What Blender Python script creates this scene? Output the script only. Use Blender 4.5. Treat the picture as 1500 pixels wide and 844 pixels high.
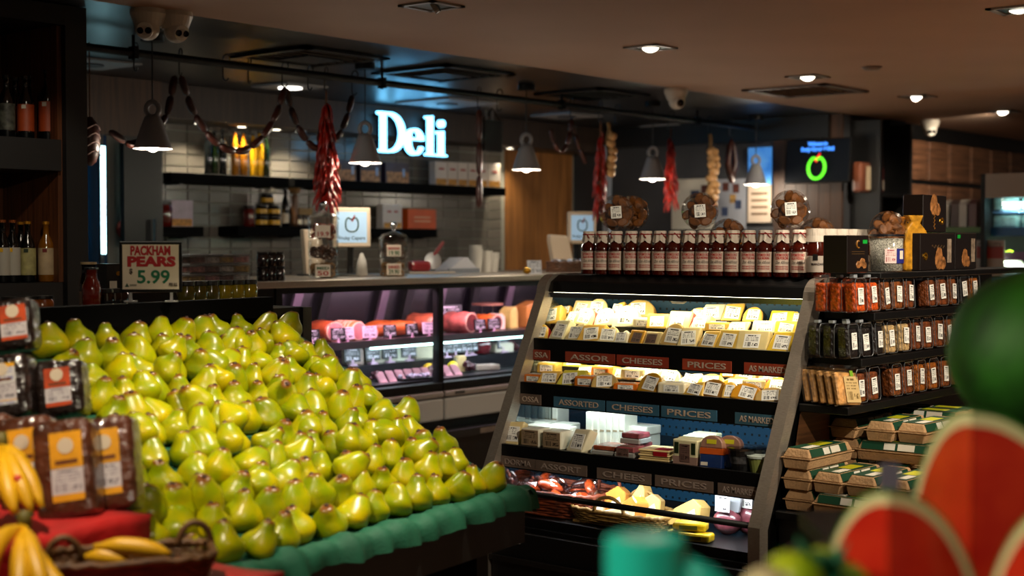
import bpy, bmesh, math, random
from mathutils import Vector, Matrix, Euler

for o in list(bpy.data.objects):
    bpy.data.objects.remove(o, do_unlink=True)
SC = bpy.context.scene
COL = SC.collection
R = math.radians
PI = math.pi
rnd = random.Random(7)

# ------------------------------------------------------------------ camera
TH, PITCH, F, EYE = R(40), R(1.78), 50 / 36 * 1500, 1.6
cam_d = bpy.data.cameras.new('camera')
cam_d.lens = 50
cam_d.sensor_width = 36
cam_d.clip_start = .05
cam_d.dof.use_dof = True
cam_d.dof.focus_distance = 5.15
cam_d.dof.aperture_fstop = 2.2
cam = bpy.data.objects.new('camera', cam_d)
cam.location = (0, 0, EYE)
cam.rotation_euler = (PI / 2 - PITCH, 0, TH - PI / 2)
COL.objects.link(cam)
SC.camera = cam

# ------------------------------------------------------------------ world, exposure
w = bpy.data.worlds.new('world')
SC.world = w
w.use_nodes = True
w.node_tree.nodes['Background'].inputs[0].default_value = (1.0, .80, .64, 1)
w.node_tree.nodes['Background'].inputs[1].default_value = .045
SC.view_settings.view_transform = 'Standard'
SC.view_settings.look = 'None'
SC.view_settings.exposure = 0
SC.view_settings.gamma = 1
SC.view_settings.use_curve_mapping = False

CEIL = 2.6


def strip(name, p0, p1, width, energy, color, aim):
    """long light tube from p0 to p1 shining along aim"""
    p0, p1 = Vector(p0), Vector(p1)
    d = bpy.data.lights.new(name, 'AREA')
    d.energy = energy
    d.color = color
    d.shape = 'RECTANGLE'
    d.size = (p1 - p0).length
    d.size_y = width
    x = (p1 - p0).normalized()
    z = -Vector(aim)
    z = (z - x * z.dot(x)).normalized()
    y = z.cross(x)
    o = bpy.data.objects.new(name, d)
    m = Matrix((x, y, z)).transposed().to_4x4()
    m.translation = (p0 + p1) / 2
    o.matrix_world = m
    COL.objects.link(o)
    return o


def lamp(kind, name, loc, energy, color=(1, 1, 1), target=None, size=.1, spot=60, blend=.6, sy=None):
    d = bpy.data.lights.new(name, kind)
    d.energy = energy
    d.color = color
    if kind == 'SPOT':
        d.spot_size = R(spot)
        d.spot_blend = blend
        d.shadow_soft_size = size
    elif kind == 'AREA':
        d.size = size
        if sy:
            d.shape = 'RECTANGLE'
            d.size_y = sy
    else:
        d.shadow_soft_size = size
    o = bpy.data.objects.new(name, d)
    o.location = loc
    if target is not None:
        o.rotation_euler = (Vector(target) - Vector(loc)).to_track_quat('-Z', 'Y').to_euler()
    COL.objects.link(o)
    return o


WARM = (1, .86, .66)
# the shop's grid of ceiling spotlights (fixtures are built further down)
SPOTS = [  # x, y, aim, energy, spot angle
    (2.75, 2.27, (2.62, 3.02, 1.0), 205, 50),
    (2.75, 4.12, (2.55, 3.35, 1.2), 40, 60),
    (1.15, 2.27, (1.75, 2.75, 1.0), 130, 60),
    (1.15, .42, (2.15, 3.3, 1.42), 85, 40),
    (-.47, .42, (1.55, .65, 1.2), 90, 40),
    (-.47, 2.27, (1.55, .65, 1.25), 170, 30),
    (9.18, 2.27, (10.2, 3.4, 1.5), 90, 60),
    (2.75, .42, (4.55, 3.0, 1.38), 210, 42),
    (4.40, .42, (5.0, 2.15, 1.05), 230, 52),
    (4.40, 2.27, (4.5, 1.9, .5), 60, 70),
    (6.05, 2.27, (5.6, 2.1, 1.2), 50, 70),
    (6.02, 4.12, (6.1, 5.4, .9), 30, 70),
    (7.67, 4.12, (7.2, 5.2, 1.2), 45, 70),
    (9.18, 4.12, (9.8, 5.3, 1.7), 150, 80),
    (10.63, 4.12, (11.8, 5.1, 1.7), 120, 90),
    (6.05, .42, (6.2, .5, 0), 420, 100),
    (-.47, -1.43, (-.47, -1.3, 0), 220, 110),
    (2.75, -1.43, (2.75, -1.3, 0), 380, 110),
    (7.67, 2.27, (7.7, 2.3, 0), 420, 100),
]
for (x, y, aim, e, a) in SPOTS:
    lamp('SPOT', 'ceiling_spot_light', (x, y, CEIL - .03), e, WARM, aim, .03, a, .7)

# ------------------------------------------------------------------ pixel helpers (photo is 1500 x 844)
CAMR = Euler((PI / 2 - PITCH, 0, TH - PI / 2)).to_matrix()


def P(px, py, X=None, Y=None, Z=None, d=None):
    D = CAMR @ Vector(((px - 750) / F, -(py - 422) / F, -1))
    C = Vector((0, 0, EYE))
    if X is not None:
        k = X / D.x
    elif Y is not None:
        k = Y / D.y
    elif Z is not None:
        k = (Z - EYE) / D.z
    else:
        k = d
    return C + D * k


# ------------------------------------------------------------------ mesh builder
class MB:
    def __init__(s):
        s.v, s.f = [], []

    def add(s, vs, fs, M=None):
        n = len(s.v)
        s.v += [tuple(M @ Vector(p)) for p in vs] if M else [tuple(p) for p in vs]
        s.f += [tuple(i + n for i in f) for f in fs]
        return s

    def box(s, x0, x1, y0, y1, z0, z1, M=None):
        vs = [(x, y, z) for z in (z0, z1) for y in (y0, y1) for x in (x0, x1)]
        return s.add(vs, [(0, 2, 3, 1), (4, 5, 7, 6), (0, 1, 5, 4), (2, 6, 7, 3), (0, 4, 6, 2), (1, 3, 7, 5)], M)

    def cbox(s, c, sz, M=None):
        return s.box(c[0] - sz[0] / 2, c[0] + sz[0] / 2, c[1] - sz[1] / 2, c[1] + sz[1] / 2, c[2] - sz[2] / 2, c[2] + sz[2] / 2, M)

    def prism(s, poly, y0, y1, M=None):
        """polygon in the XZ plane (counter-clockwise seen from -Y), extruded along Y"""
        n = len(poly)
        vs = [(p[0], y0, p[1]) for p in poly] + [(p[0], y1, p[1]) for p in poly]
        fs = [tuple(range(n)), tuple(range(2 * n - 1, n - 1, -1))]
        fs += [(i, i + n, (i + 1) % n + n, (i + 1) % n) for i in range(n)]
        return s.add(vs, fs, M)

    def lathe(s, prof, n=20, M=None, sx=1, sy=1):
        vs, fs, rings = [], [], []
        for r, z in prof:
            if r < 1e-6:
                rings.append([len(vs)])
                vs.append((0, 0, z))
            else:
                rings.append(list(range(len(vs), len(vs) + n)))
                vs += [(r * math.cos(2 * PI * k / n) * sx, r * math.sin(2 * PI * k / n) * sy, z) for k in range(n)]
        for a, b in zip(rings, rings[1:]):
            for k in range(n):
                k2 = (k + 1) % n
                if len(a) == 1 and len(b) == 1:
                    continue
                if len(a) == 1:
                    fs.append((a[0], b[k2], b[k]))
                elif len(b) == 1:
                    fs.append((a[k], a[k2], b[0]))
                else:
                    fs.append((a[k], a[k2], b[k2], b[k]))
        return s.add(vs, fs, M)

    def tube(s, pts, rad, n=8, M=None, closed=False, flat=1.0):
        pts = [Vector(p) for p in pts]
        m = len(pts)
        rad = rad if isinstance(rad, (list, tuple)) else [rad] * m
        vs, fs = [], []
        up = None
        for i, p in enumerate(pts):
            if closed:
                t = pts[(i + 1) % m] - pts[i - 1]
            else:
                t = pts[min(i + 1, m - 1)] - pts[max(i - 1, 0)]
            t.normalize()
            if up is None:
                up = Vector((0, 0, 1)) if abs(t.z) < .9 else Vector((1, 0, 0))
            a = t.cross(up)
            if a.length < 1e-4:
                a = t.cross(Vector((1, .3, 0)))
            a.normalize()
            b = a.cross(t)
            up = b
            for k in range(n):
                an = 2 * PI * k / n
                vs.append(p + (a * math.cos(an) * flat + b * math.sin(an)) * rad[i])
        for i in range(m if closed else m - 1):
            j = (i + 1) % m
            for k in range(n):
                k2 = (k + 1) % n
                fs.append((i * n + k, i * n + k2, j * n + k2, j * n + k))
        if not closed:
            fs.append(tuple(range(n - 1, -1, -1)))
            fs.append(tuple(range((m - 1) * n, m * n)))
        return s.add(vs, fs, M)

    def ball(s, c, r, n=12, m=8, sc=(1, 1, 1), M=None):
        T = Matrix.Translation(c) @ Matrix.Diagonal((sc[0], sc[1], sc[2], 1))
        if M:
            T = M @ T
        return s.lathe([(r * math.sin(PI * i / m), -r * math.cos(PI * i / m)) if 0 < i < m else (0, -r if i == 0 else r) for i in range(m + 1)], n, T)

    def mesh(s, name, bevel=0, seg=2, smooth=False, sub=0, jitter=0, seed=0, fix=True):
        me = bpy.data.meshes.new(name)
        me.from_pydata(s.v, [], s.f)
        bm = bmesh.new()
        bm.from_mesh(me)
        if fix:
            bmesh.ops.recalc_face_normals(bm, faces=bm.faces)
        if bevel:
            ed = [e for e in bm.edges if len(e.link_faces) == 2 and e.calc_face_angle() > .5]
            bmesh.ops.bevel(bm, geom=ed, offset=bevel, segments=seg, affect='EDGES', profile=.5)
        if sub:
            bmesh.ops.subdivide_edges(bm, edges=bm.edges, cuts=sub, use_grid_fill=True)
        if jitter:
            q = random.Random(seed)
            for v in bm.verts:
                v.co += Vector((q.uniform(-1, 1), q.uniform(-1, 1), q.uniform(-1, 1))) * jitter
        if smooth:
            for f in bm.faces:
                f.smooth = True
        bm.to_mesh(me)
        bm.free()
        return me


def boxm(name, x0, x1, y0, y1, z0, z1, bevel=0, **k):
    return MB().box(x0, x1, y0, y1, z0, z1).mesh(name, bevel, **k)


def obj(name, me, mat=None, parent=None, loc=(0, 0, 0), rot=(0, 0, 0), label=None, cat=None, group=None, kind=None, scale=None):
    if isinstance(me, MB):
        me = me.mesh(name)
    o = bpy.data.objects.new(name, me)
    COL.objects.link(o)
    o.location = loc
    o.rotation_euler = rot
    if scale:
        o.scale = scale if hasattr(scale, '__len__') else (scale,) * 3
    if parent:
        o.parent = parent
    if mat is not None and me is not None:
        if not me.materials:
            me.materials.append(mat)
        elif me.materials[0] != mat:
            o.material_slots[0].link = 'OBJECT'
            o.material_slots[0].material = mat
    tag(o, label, cat, group, kind)
    return o


def tag(o, label=None, cat=None, group=None, kind=None):
    if label:
        o['label'] = label
    if cat:
        o['category'] = cat
    if group:
        o['group'] = group
    if kind:
        o['kind'] = kind
    return o


def thing(name, label, cat, loc=(0, 0, 0), rot=(0, 0, 0), group=None):
    return obj(name, None, None, None, loc, rot, label, cat, group)


ORD = ['first', 'second', 'third', 'fourth', 'fifth', 'sixth', 'seventh', 'eighth', 'ninth', 'tenth', 'eleventh', 'twelfth',
       'thirteenth', 'fourteenth', 'fifteenth', 'sixteenth', 'seventeenth', 'eighteenth', 'nineteenth', 'twentieth']


# ------------------------------------------------------------------ materials
def lin(c):
    if isinstance(c, str):
        c = [int(c[i:i + 2], 16) / 255 for i in (0, 2, 4)]
        c = [x / 12.92 if x <= .04045 else ((x + .055) / 1.055) ** 2.4 for x in c]
    return tuple(c)[:3] + (1,)


_mats = {}


def mat(name, col, rough=.5, metal=0, var=0, vscale=8, stretch=(1, 1, 1), bump=0, bscale=40, emit=0, coat=0, rand=0, col2=None, sss=0, spec=None):
    if name in _mats:
        return _mats[name]
    m = bpy.data.materials.new(name)
    m.use_nodes = True
    nt = m.node_tree
    b = nt.nodes['Principled BSDF']
    b.inputs['Base Color'].default_value = lin(col)
    b.inputs['Roughness'].default_value = rough
    b.inputs['Metallic'].default_value = metal
    if spec is not None:
        b.inputs['Specular IOR Level'].default_value = spec
    if coat:
        b.inputs['Coat Weight'].default_value = coat
        b.inputs['Coat Roughness'].default_value = .08
    if sss:
        b.inputs['Subsurface Weight'].default_value = sss
        b.inputs['Subsurface Radius'].default_value = (.02, .012, .006)
    if emit:
        b.inputs['Emission Color'].default_value = lin(col)
        b.inputs['Emission Strength'].default_value = emit
    L = nt.links.new
    out = None
    if var or col2 or bump:
        tc = nt.nodes.new('ShaderNodeTexCoord')
        mp = nt.nodes.new('ShaderNodeMapping')
        mp.inputs['Scale'].default_value = stretch
        L(tc.outputs['Object'], mp.inputs[0])
        n = nt.nodes.new('ShaderNodeTexNoise')
        n.inputs['Scale'].default_value = vscale
        n.inputs['Detail'].default_value = 4
        L(mp.outputs[0], n.inputs['Vector'])
        if var or col2:
            rp = nt.nodes.new('ShaderNodeValToRGB')
            c = lin(col)
            rp.color_ramp.elements[0].position = .35
            rp.color_ramp.elements[1].position = .65
            if col2:
                rp.color_ramp.elements[0].color = c
                rp.color_ramp.elements[1].color = lin(col2)
            else:
                rp.color_ramp.elements[0].color = tuple(x * (1 - var) for x in c[:3]) + (1,)
                rp.color_ramp.elements[1].color = tuple(min(1, x * (1 + var)) for x in c[:3]) + (1,)
            L(n.outputs['Fac'], rp.inputs[0])
            out = rp.outputs[0]
        if bump:
            n2 = nt.nodes.new('ShaderNodeTexNoise')
            n2.inputs['Scale'].default_value = bscale
            L(mp.outputs[0], n2.inputs['Vector'])
            bp = nt.nodes.new('ShaderNodeBump')
            bp.inputs['Strength'].default_value = bump
            bp.inputs['Distance'].default_value = .01
            L(n2.outputs['Fac'], bp.inputs['Height'])
            L(bp.outputs[0], b.inputs['Normal'])
            if coat:
                L(bp.outputs[0], b.inputs['Coat Normal'])
    if rand:
        oi = nt.nodes.new('ShaderNodeObjectInfo')
        mr = nt.nodes.new('ShaderNodeMapRange')
        mr.inputs[3].default_value = 1 - rand
        mr.inputs[4].default_value = 1 + rand
        L(oi.outputs['Random'], mr.inputs[0])
        hs = nt.nodes.new('ShaderNodeHueSaturation')
        mh = nt.nodes.new('ShaderNodeMapRange')
        mh.inputs[3].default_value = .5 + rand * .06
        mh.inputs[4].default_value = .5 - rand * .06
        L(oi.outputs['Random'], mh.inputs[0])
        L(mh.outputs[0], hs.inputs['Hue'])
        L(mr.outputs[0], hs.inputs['Value'])
        if out:
            L(out, hs.inputs['Color'])
        else:
            hs.inputs['Color'].default_value = lin(col)
        out = hs.outputs[0]
    if out:
        L(out, b.inputs['Base Color'])
    _mats[name] = m
    return m


def clear(name, tint=(.96, .97, .97), gloss=.12, rough=.06):
    if name in _mats:
        return _mats[name]
    m = bpy.data.materials.new(name)
    m.use_nodes = True
    nt = m.node_tree
    nt.nodes.remove(nt.nodes['Principled BSDF'])
    t = nt.nodes.new('ShaderNodeBsdfTransparent')
    t.inputs[0].default_value = tuple(tint) + (1,)
    g = nt.nodes.new('ShaderNodeBsdfGlossy')
    g.inputs['Roughness'].default_value = rough
    mx = nt.nodes.new('ShaderNodeMixShader')
    fr = nt.nodes.new('ShaderNodeFresnel')
    fr.inputs[0].default_value = 1.3
    ad = nt.nodes.new('ShaderNodeMath')
    ad.operation = 'MULTIPLY_ADD'
    ad.inputs[1].default_value = .4
    ad.inputs[2].default_value = gloss * .3
    nt.links.new(fr.outputs[0], ad.inputs[0])
    nt.links.new(ad.outputs[0], mx.inputs[0])
    nt.links.new(t.outputs[0], mx.inputs[1])
    nt.links.new(g.outputs[0], mx.inputs[2])
    nt.links.new(mx.outputs[0], nt.nodes['Material Output'].inputs[0])
    _mats[name] = m
    return m


def printed(name, bg='e8e8e2', ink='2a2a2e', head=None, rough=.45):
    """a flat printed sticker: heading lines, a bar code and a price, in Generated x / z"""
    if name in _mats:
        return _mats[name]
    m = mat(name, bg, rough)
    nt = m.node_tree
    L = nt.links.new
    N = nt.nodes.new
    tc = N('ShaderNodeTexCoord')
    sp = N('ShaderNodeSeparateXYZ')
    L(tc.outputs['Generated'], sp.inputs[0])
    oi = N('ShaderNodeObjectInfo')

    def math_(op, a, b=None, c=None):
        n = N('ShaderNodeMath')
        n.operation = op
        for i, q in enumerate((a, b, c)):
            if q is None:
                continue
            if isinstance(q, (int, float)):
                n.inputs[i].default_value = q
            else:
                L(q, n.inputs[i])
        return n.outputs[0]

    def band(v, a, b):
        return math_('MULTIPLY', math_('GREATER_THAN', v, a), math_('LESS_THAN', v, b))
    x, z = sp.outputs[0], sp.outputs[2]

    def noise(sx, sz):
        cb = N('ShaderNodeCombineXYZ')
        L(math_('MULTIPLY', x, sx), cb.inputs[0])
        L(math_('MULTIPLY', z, sz), cb.inputs[2])
        L(math_('MULTIPLY', oi.outputs['Random'], 30.0), cb.inputs[1])
        n = N('ShaderNodeTexNoise')
        n.inputs['Scale'].default_value = 1
        n.inputs['Detail'].default_value = 1
        L(cb.outputs[0], n.inputs['Vector'])
        return n.outputs['Fac']
    bars = math_('MULTIPLY', math_('GREATER_THAN', noise(45, .1), .5), math_('MULTIPLY', band(x, .1, .48), band(z, .1, .42)))
    price = math_('MULTIPLY', math_('GREATER_THAN', noise(16, 9), .47), math_('MULTIPLY', band(x, .56, .92), band(z, .14, .34)))
    rows = math_('GREATER_THAN', math_('FRACT', math_('MULTIPLY', z, 9.0)), .55)
    txt = math_('MULTIPLY', math_('MULTIPLY', math_('GREATER_THAN', noise(26, 3), .5), rows), math_('MULTIPLY', band(x, .1, .9), band(z, .48, .78)))
    hd = math_('MULTIPLY', math_('GREATER_THAN', noise(14, 2), .4), math_('MULTIPLY', band(x, .2, .8), band(z, .84, .92)))
    fac = math_('MAXIMUM', math_('MAXIMUM', bars, price), math_('MAXIMUM', txt, hd))
    mx = N('ShaderNodeMix')
    mx.data_type = 'RGBA'
    mx.inputs[6].default_value = lin(bg)
    mx.inputs[7].default_value = lin(ink)
    L(fac, mx.inputs[0])
    col = mx.outputs[2]
    if head:
        m2 = N('ShaderNodeMix')
        m2.data_type = 'RGBA'
        L(math_('GREATER_THAN', z, .8), m2.inputs[0])
        L(col, m2.inputs[6])
        m2.inputs[7].default_value = lin(head)
        col = m2.outputs[2]
    L(col, nt.nodes['Principled BSDF'].inputs['Base Color'])
    return m


_txt = {}


def text_mesh(s, h, width=None, bold=0.0, depth=.0008, font_align='CENTER'):
    key = (s, h, width, bold, depth, font_align)
    if key in _txt:
        return _txt[key]
    cu = bpy.data.curves.new('lettering', 'FONT')
    cu.body = s
    cu.size = h / .7
    cu.offset = bold
    cu.extrude = depth
    cu.align_x = font_align
    cu.resolution_u = 3
    o = bpy.data.objects.new('tmp_lettering', cu)
    COL.objects.link(o)
    dg = bpy.context.evaluated_depsgraph_get()
    me = bpy.data.meshes.new_from_object(o.evaluated_get(dg))
    bpy.data.objects.remove(o, do_unlink=True)
    xs = [v.co.x for v in me.vertices] or [0, 1]
    k = width / (max(xs) - min(xs)) if width else 1
    me.transform(Matrix.Rotation(PI / 2, 4, 'X') @ Matrix.Diagonal((k, 1, 1, 1)))
    _txt[key] = me
    return me


BLACK = mat('black_metal', '0b0b0c', .45)
SATIN = mat('black_satin', '070708', .45, spec=.25)
STEEL = mat('brushed_steel', 'a89e92', .42, .75, var=.12, vscale=60, stretch=(1, 1, 12))
CHROME = mat('chrome', 'b8bcc0', .18, 1)
WHITEP = mat('white_plastic', 'cfcac0', .4)
GLASS = clear('glass_clear')
FILM = clear('clear_film', (.95, .96, .96), .25, .1)
STICK = printed('printed_sticker')
# ================================================================== SETTING
WOODD = mat('dark_wood', '3a2416', .55, var=.45, vscale=5, stretch=(14, 14, .6))
WOODW = mat('warm_wood', '8a5a2c', .5, var=.35, vscale=4, stretch=(16, 16, .5))
WOODH = mat('wood_panel', '6a4630', .55, var=.4, vscale=4, stretch=(.7, 4, 14))
obj('floor', boxm('floor', -4, 16, -4, 10, -.1, 0), mat('floor_tile', '8a6a50', .4, var=.2, vscale=3), kind='structure')
EDGE = 5.1
obj('ceiling', boxm('ceiling', -4, 16, -4, EDGE, CEIL, CEIL + .1), mat('ceiling_paint', 'a8866e', .8, var=.03, vscale=2), kind='structure')
obj('ceiling', boxm('ceiling', -4, 16, EDGE, 10, CEIL + .004, CEIL + .1), mat('ceiling_dark', '16171a', .35), kind='structure')
YB, XR = 7.72, 10.05     # tiled back wall, end wall of the deli
wb = obj('wall_back', boxm('wall_back', 2, XR + .2, YB, YB + .15, 0, CEIL), mat('grout', '8c8c84', .8), kind='structure')
xl = P(207, 300, Y=YB).x
xr = P(738, 300, Y=YB).x
TW, TH_ = .178, .078
nt_ = int((xr - xl) / TW)
tile_me = boxm('tile', .0035, TW - .0035, -.012, 0, .0035, TH_ - .0035, .0025, seg=1)
TILE = mat('glazed_tile', '67625b', .22, var=.08, vscale=2, rand=.18)
for j in range(14):
    for i in range(nt_):
        off = (j % 2) * .0
        obj('tile', tile_me, TILE, wb, (xl + i * TW + off, YB, 1.33 + j * TH_))
# timber facing left and right of the tiles, bulkhead above them
obj('timber_panel', boxm('timber_panel', xl - .13, xl - .005, YB - .05, YB, 0, CEIL), WOODD, wb)
tp = P(738, 300, Y=YB).x
for k in range(4):
    x0 = tp + .01 + k * (XR - tp - .06) / 4
    obj('timber_plank', boxm('timber_plank', x0, x0 + (XR - tp - .06) / 4 - .004, YB - .03, YB, 0, 2.39), WOODW, wb)
zb = P(500, 193, Y=7.35).z
obj('trim_1', boxm('trim_1', xl - .6, XR, 7.35, YB, zb, CEIL), mat('bulkhead_wood', '2b1c13', .55, var=.4, vscale=5, stretch=(14, 14, .6)), kind='structure')
obj('trim_2', boxm('trim_2', XR - .05, XR, 7.3, 7.36, 1.2, P(808, 205, Y=7.3).z), mat('trim_white', 'aab4c4', .4), kind='structure')
for px, on in ((292, 1), (354, 1), (405, 1), (440, 1), (747, 1)):
    q = P(px, 188 + (px - 354) * .055, Y=7.52)
    q.z = zb
    t = thing('cabinet_downlight', 'small round lit downlight under the timber bulkhead, %s' % {292: 'leftmost of five', 354: 'above the bottles of oil', 405: 'third from the left', 440: 'behind the big chilli bunch', 747: 'by the warm timber planks'}[px], 'downlight', q, group='bulkhead downlights')
    obj('rim', MB().lathe([(.03, 0), (.045, 0), (.045, -.006), (.03, -.006), (.03, 0)], 16).mesh('rim'), CHROME, t)
    obj('lens', MB().lathe([(0, -.004), (.029, -.004), (.029, 0), (0, 0)], 16).mesh('lens'), mat('lens_lit', (1, .86, .62), .4, emit=14), t)
    lamp('SPOT', 'downlight_lamp', q + Vector((0, -.0, -.02)), 24, (1, .85, .6), q + Vector((0, .03, -1)), .02, 120, .8)
# fridge door at the far left of the back wall
wl = obj('wall_left', boxm('wall_left', 1.8, xl - .14, 7.3, 7.36, 2.25, CEIL), WOODD, kind='structure')
d1 = obj('door_1', boxm('door_1', xl - .42, xl - .14, 7.3, 7.34, 0, 2.25), mat('door_black', '08090b', .35), kind='structure')
obj('handle', MB().tube([(xl - .22, 7.27, 1.35), (xl - .22, 7.27, 1.75)], .012), BLACK, d1)
d2 = obj('door_2', boxm('door_2', xl - 1.3, xl - .5, 7.36, 7.4, 0, 2.25), mat('door_glass', '0d2a44', .1), kind='structure')
xt = P(147, 290, Y=7.3).x
t = thing('fluorescent_tube', 'upright cyan-white light tube beside the black door', 'light tube', (xt, 7.27, 0))
obj('tube', MB().tube([(0, 0, P(147, 372, Y=7.27).z), (0, 0, P(147, 214, Y=7.27).z)], .014, 10), mat('tube_lit', (.45, .9, 1), .4, emit=9), t)
obj('holder', boxm('holder', -.012, .012, .012, .03, 1.4, 2.25), BLACK, t)
# end wall of the deli facing the shop
wr = obj('wall_right', boxm('wall_right', XR, XR + .12, EDGE + .0, 7.72, 0, CEIL), mat('wall_grey', '35363a', .7, var=.08, vscale=1.5), kind='structure')
yA = P(1135, 250, X=XR).y
nP = 6
for k in range(nP):
    w_ = (yA - EDGE) / nP
    obj('timber_plank', boxm('timber_plank', XR - .025, XR, EDGE + k * w_, EDGE + (k + 1) * w_ - .004, 0, CEIL), WOODD, wr)
obj('timber_beam', boxm('timber_beam', XR - .06, XR - .03, EDGE + .1, 7.3, 2.42, CEIL), BLACK, wr)
# the shop wall to the right of the deli with framed timber panels
wf = obj('wall_front', boxm('wall_front', XR + .14, 16, EDGE + .02, EDGE + .15, 0, CEIL), BLACK, kind='structure')
x0 = P(1247, 250, Y=EDGE).x
XN0, XN1 = P(1247, 250, Y=EDGE).x, P(1292, 250, Y=EDGE).x
pxs = [1325, 1357, 1388, 1420, 1449, 1477, 1503]
for a, b in zip(pxs, pxs[1:]):
    xa, xb = P(a, 250, Y=EDGE).x, P(b, 250, Y=EDGE).x
    for (za, zb_) in ((2.14, 2.47), (1.80, 2.10), (1.3, 1.76)):
        obj('timber_panel', boxm('timber_panel', xa + .03, xb - .03, EDGE - .015, EDGE + .02, za, zb_, .004, seg=1), WOODH, wf)
obj('pillar', boxm('pillar', XN1 + .02, P(1316, 250, Y=EDGE).x, EDGE - .06, EDGE + .02, 0, CEIL), SATIN, wf)
# niche shelves with packs
t = thing('niche_shelf', 'dark shelf niche beside the wall screen', 'shelf', ((XN0 + XN1) / 2, EDGE - .0, 0))
hw = (XN1 - XN0) / 2
REDW = mat('niche_back', '2a0d0a', .6)
obj('back', boxm('back', -hw, hw, -.02, .015, .9, 2.5), REDW, t)
for s in (-1, 1):
    obj('side', boxm('side', s * hw - .02, s * hw + .02, -.25, .015, 0, 2.55), BLACK, t)
for z in (P(1268, 283, Y=EDGE - .1).z, P(1268, 345, Y=EDGE - .1).z, 1.1):
    obj('shelf_board', boxm('shelf_board', -hw + .021, hw - .021, -.25, -.021, z - .03, z), BLACK, t)
zn = P(1268, 283, Y=EDGE - .1).z + .002
xq = P(1262, 260, Y=EDGE - .12).x
t = thing('snack_pack', 'brown and cream packet upright in the wall niche', 'packet', (xq, EDGE - .13, zn))
obj('bag', boxm('bag', -.1, .1, -.04, .04, 0, .23, .02), mat('pack_brown', '6a3a26', .4, var=.3, vscale=9), t)
obj('print', boxm('print', -.02, .06, -.044, -.04, .02, .2), mat('pack_cream', 'b8a488', .5), t)
xq = P(1285, 260, Y=EDGE - .12).x
t = thing('snack_pack', 'dark red packet with pale print in the wall niche', 'packet', (xq - .03, EDGE - .13, zn))
obj('bag', boxm('bag', -.07, .07, -.035, .035, 0, .2, .02), mat('pack_red', '4a1210', .35), t)
obj('print', boxm('print', -.05, .05, -.039, -.035, .03, .1), mat('pack_pale', '9a8c80', .5), t)

# ------------------------------------------------------------------ ceiling fittings
def downlight(px, py, on, label, aim):
    q = P(px, py, Z=CEIL)
    t = thing('recessed_spotlight', label, 'spotlight', (q.x, q.y, CEIL), group='square recessed ceiling spotlights')
    fr = MB()
    for a in range(4):
        fr.box(-.1, .1, .075, .1, -.008, 0, Matrix.Rotation(a * PI / 2, 4, 'Z'))
    obj('frame', fr.mesh('frame'), mat('light_frame', '8a8078', .5), t)
    obj('recess', boxm('recess', -.075, .075, -.075, .075, -.003, -.001), BLACK, t)
    A = Matrix.Translation((0, 0, .012)) @ (Vector(aim) - q).normalized().to_track_quat('Z', 'Y').to_matrix().to_4x4()
    obj('lamp_head', MB().lathe([(0, -.02), (.05, -.02), (.054, .0), (.05, .002), (.048, -.002), (0, -.002)], 18, A).mesh('lamp_head'), mat('lamp_grey', '5a544e', .4), t)
    obj('lens', MB().lathe([(0, -.001), (.046, -.001), (.046, .001), (0, .001)], 18, A).mesh('lens'), mat('spot_lit', (1, .9, .72), .4, emit=12) if on else mat('spot_off', '6a6058', .3), t)


cx = lambda px, py: P(px, py, Z=CEIL)
downlight(632, 8, 0, 'unlit square recessed spotlight nearest the top edge of the photo', (3.0, 6.5, 1.4))
downlight(953, 69, 1, 'bright round spotlight in the middle of the beige ceiling', (4.6, 3.0, 1.0))
downlight(1183, 112, 1, 'bright tilted spotlight next to the square ceiling grille', (6.6, 3.6, 1.6))
downlight(1344, 141, 1, 'slim lit spotlight between grille and far right wall', (8.6, 3.2, 1.9))
downlight(1470, 163, 1, 'farthest lit spotlight at the right edge of the ceiling', (9.9, 3.3, 1.9))
downlight(1490, 13, 1, 'square spotlight cut by the top right corner', (5.2, 2.2, 1.5))
for (x, y, nm) in ((2.75, 2.27, 'above the pears'), (2.75, 4.12, 'behind the pears'), (1.15, 2.27, 'above the bread'), (1.15, .42, 'above the melons'), (4.40, 2.27, 'above the cheese cabinet')):
    t = thing('recessed_spotlight', 'square recessed ceiling spotlight %s' % nm, 'spotlight', (x, y, CEIL), group='square recessed ceiling spotlights')
    obj('recess', boxm('recess', -.1, .1, -.1, .1, -.003, -.001), BLACK, t)
    obj('lens', MB().lathe([(0, -.012), (.046, -.012), (.046, -.004), (0, -.004)], 18).mesh('lens'), mat('spot_lit', (1, .9, .72), .4, emit=12), t)


def grille(q, s, label, frame, slat, n=7, rot=0, inner=None):
    t = thing('ceiling_grille', label, 'air vent', (q.x, q.y, CEIL), (0, 0, rot), group='square ceiling air vents')
    fr = MB()
    for a in range(4):
        fr.box(-s, s, s * .82, s, -.012, 0, Matrix.Rotation(a * PI / 2, 4, 'Z'))
    obj('frame', fr.mesh('frame'), frame, t)
    sm = boxm('slat', -s * .8, s * .8, -.012, .012, -.009, -.004)
    for k in range(n):
        obj('slat', sm, slat, t, (0, -s * .7 + 1.4 * s * k / (n - 1), 0), (R(25), 0, 0))
    if inner:
        obj('diffuser', boxm('diffuser', -s * .4, s * .4, -s * .4, s * .4, -.02, -.012), inner, t)


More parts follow.
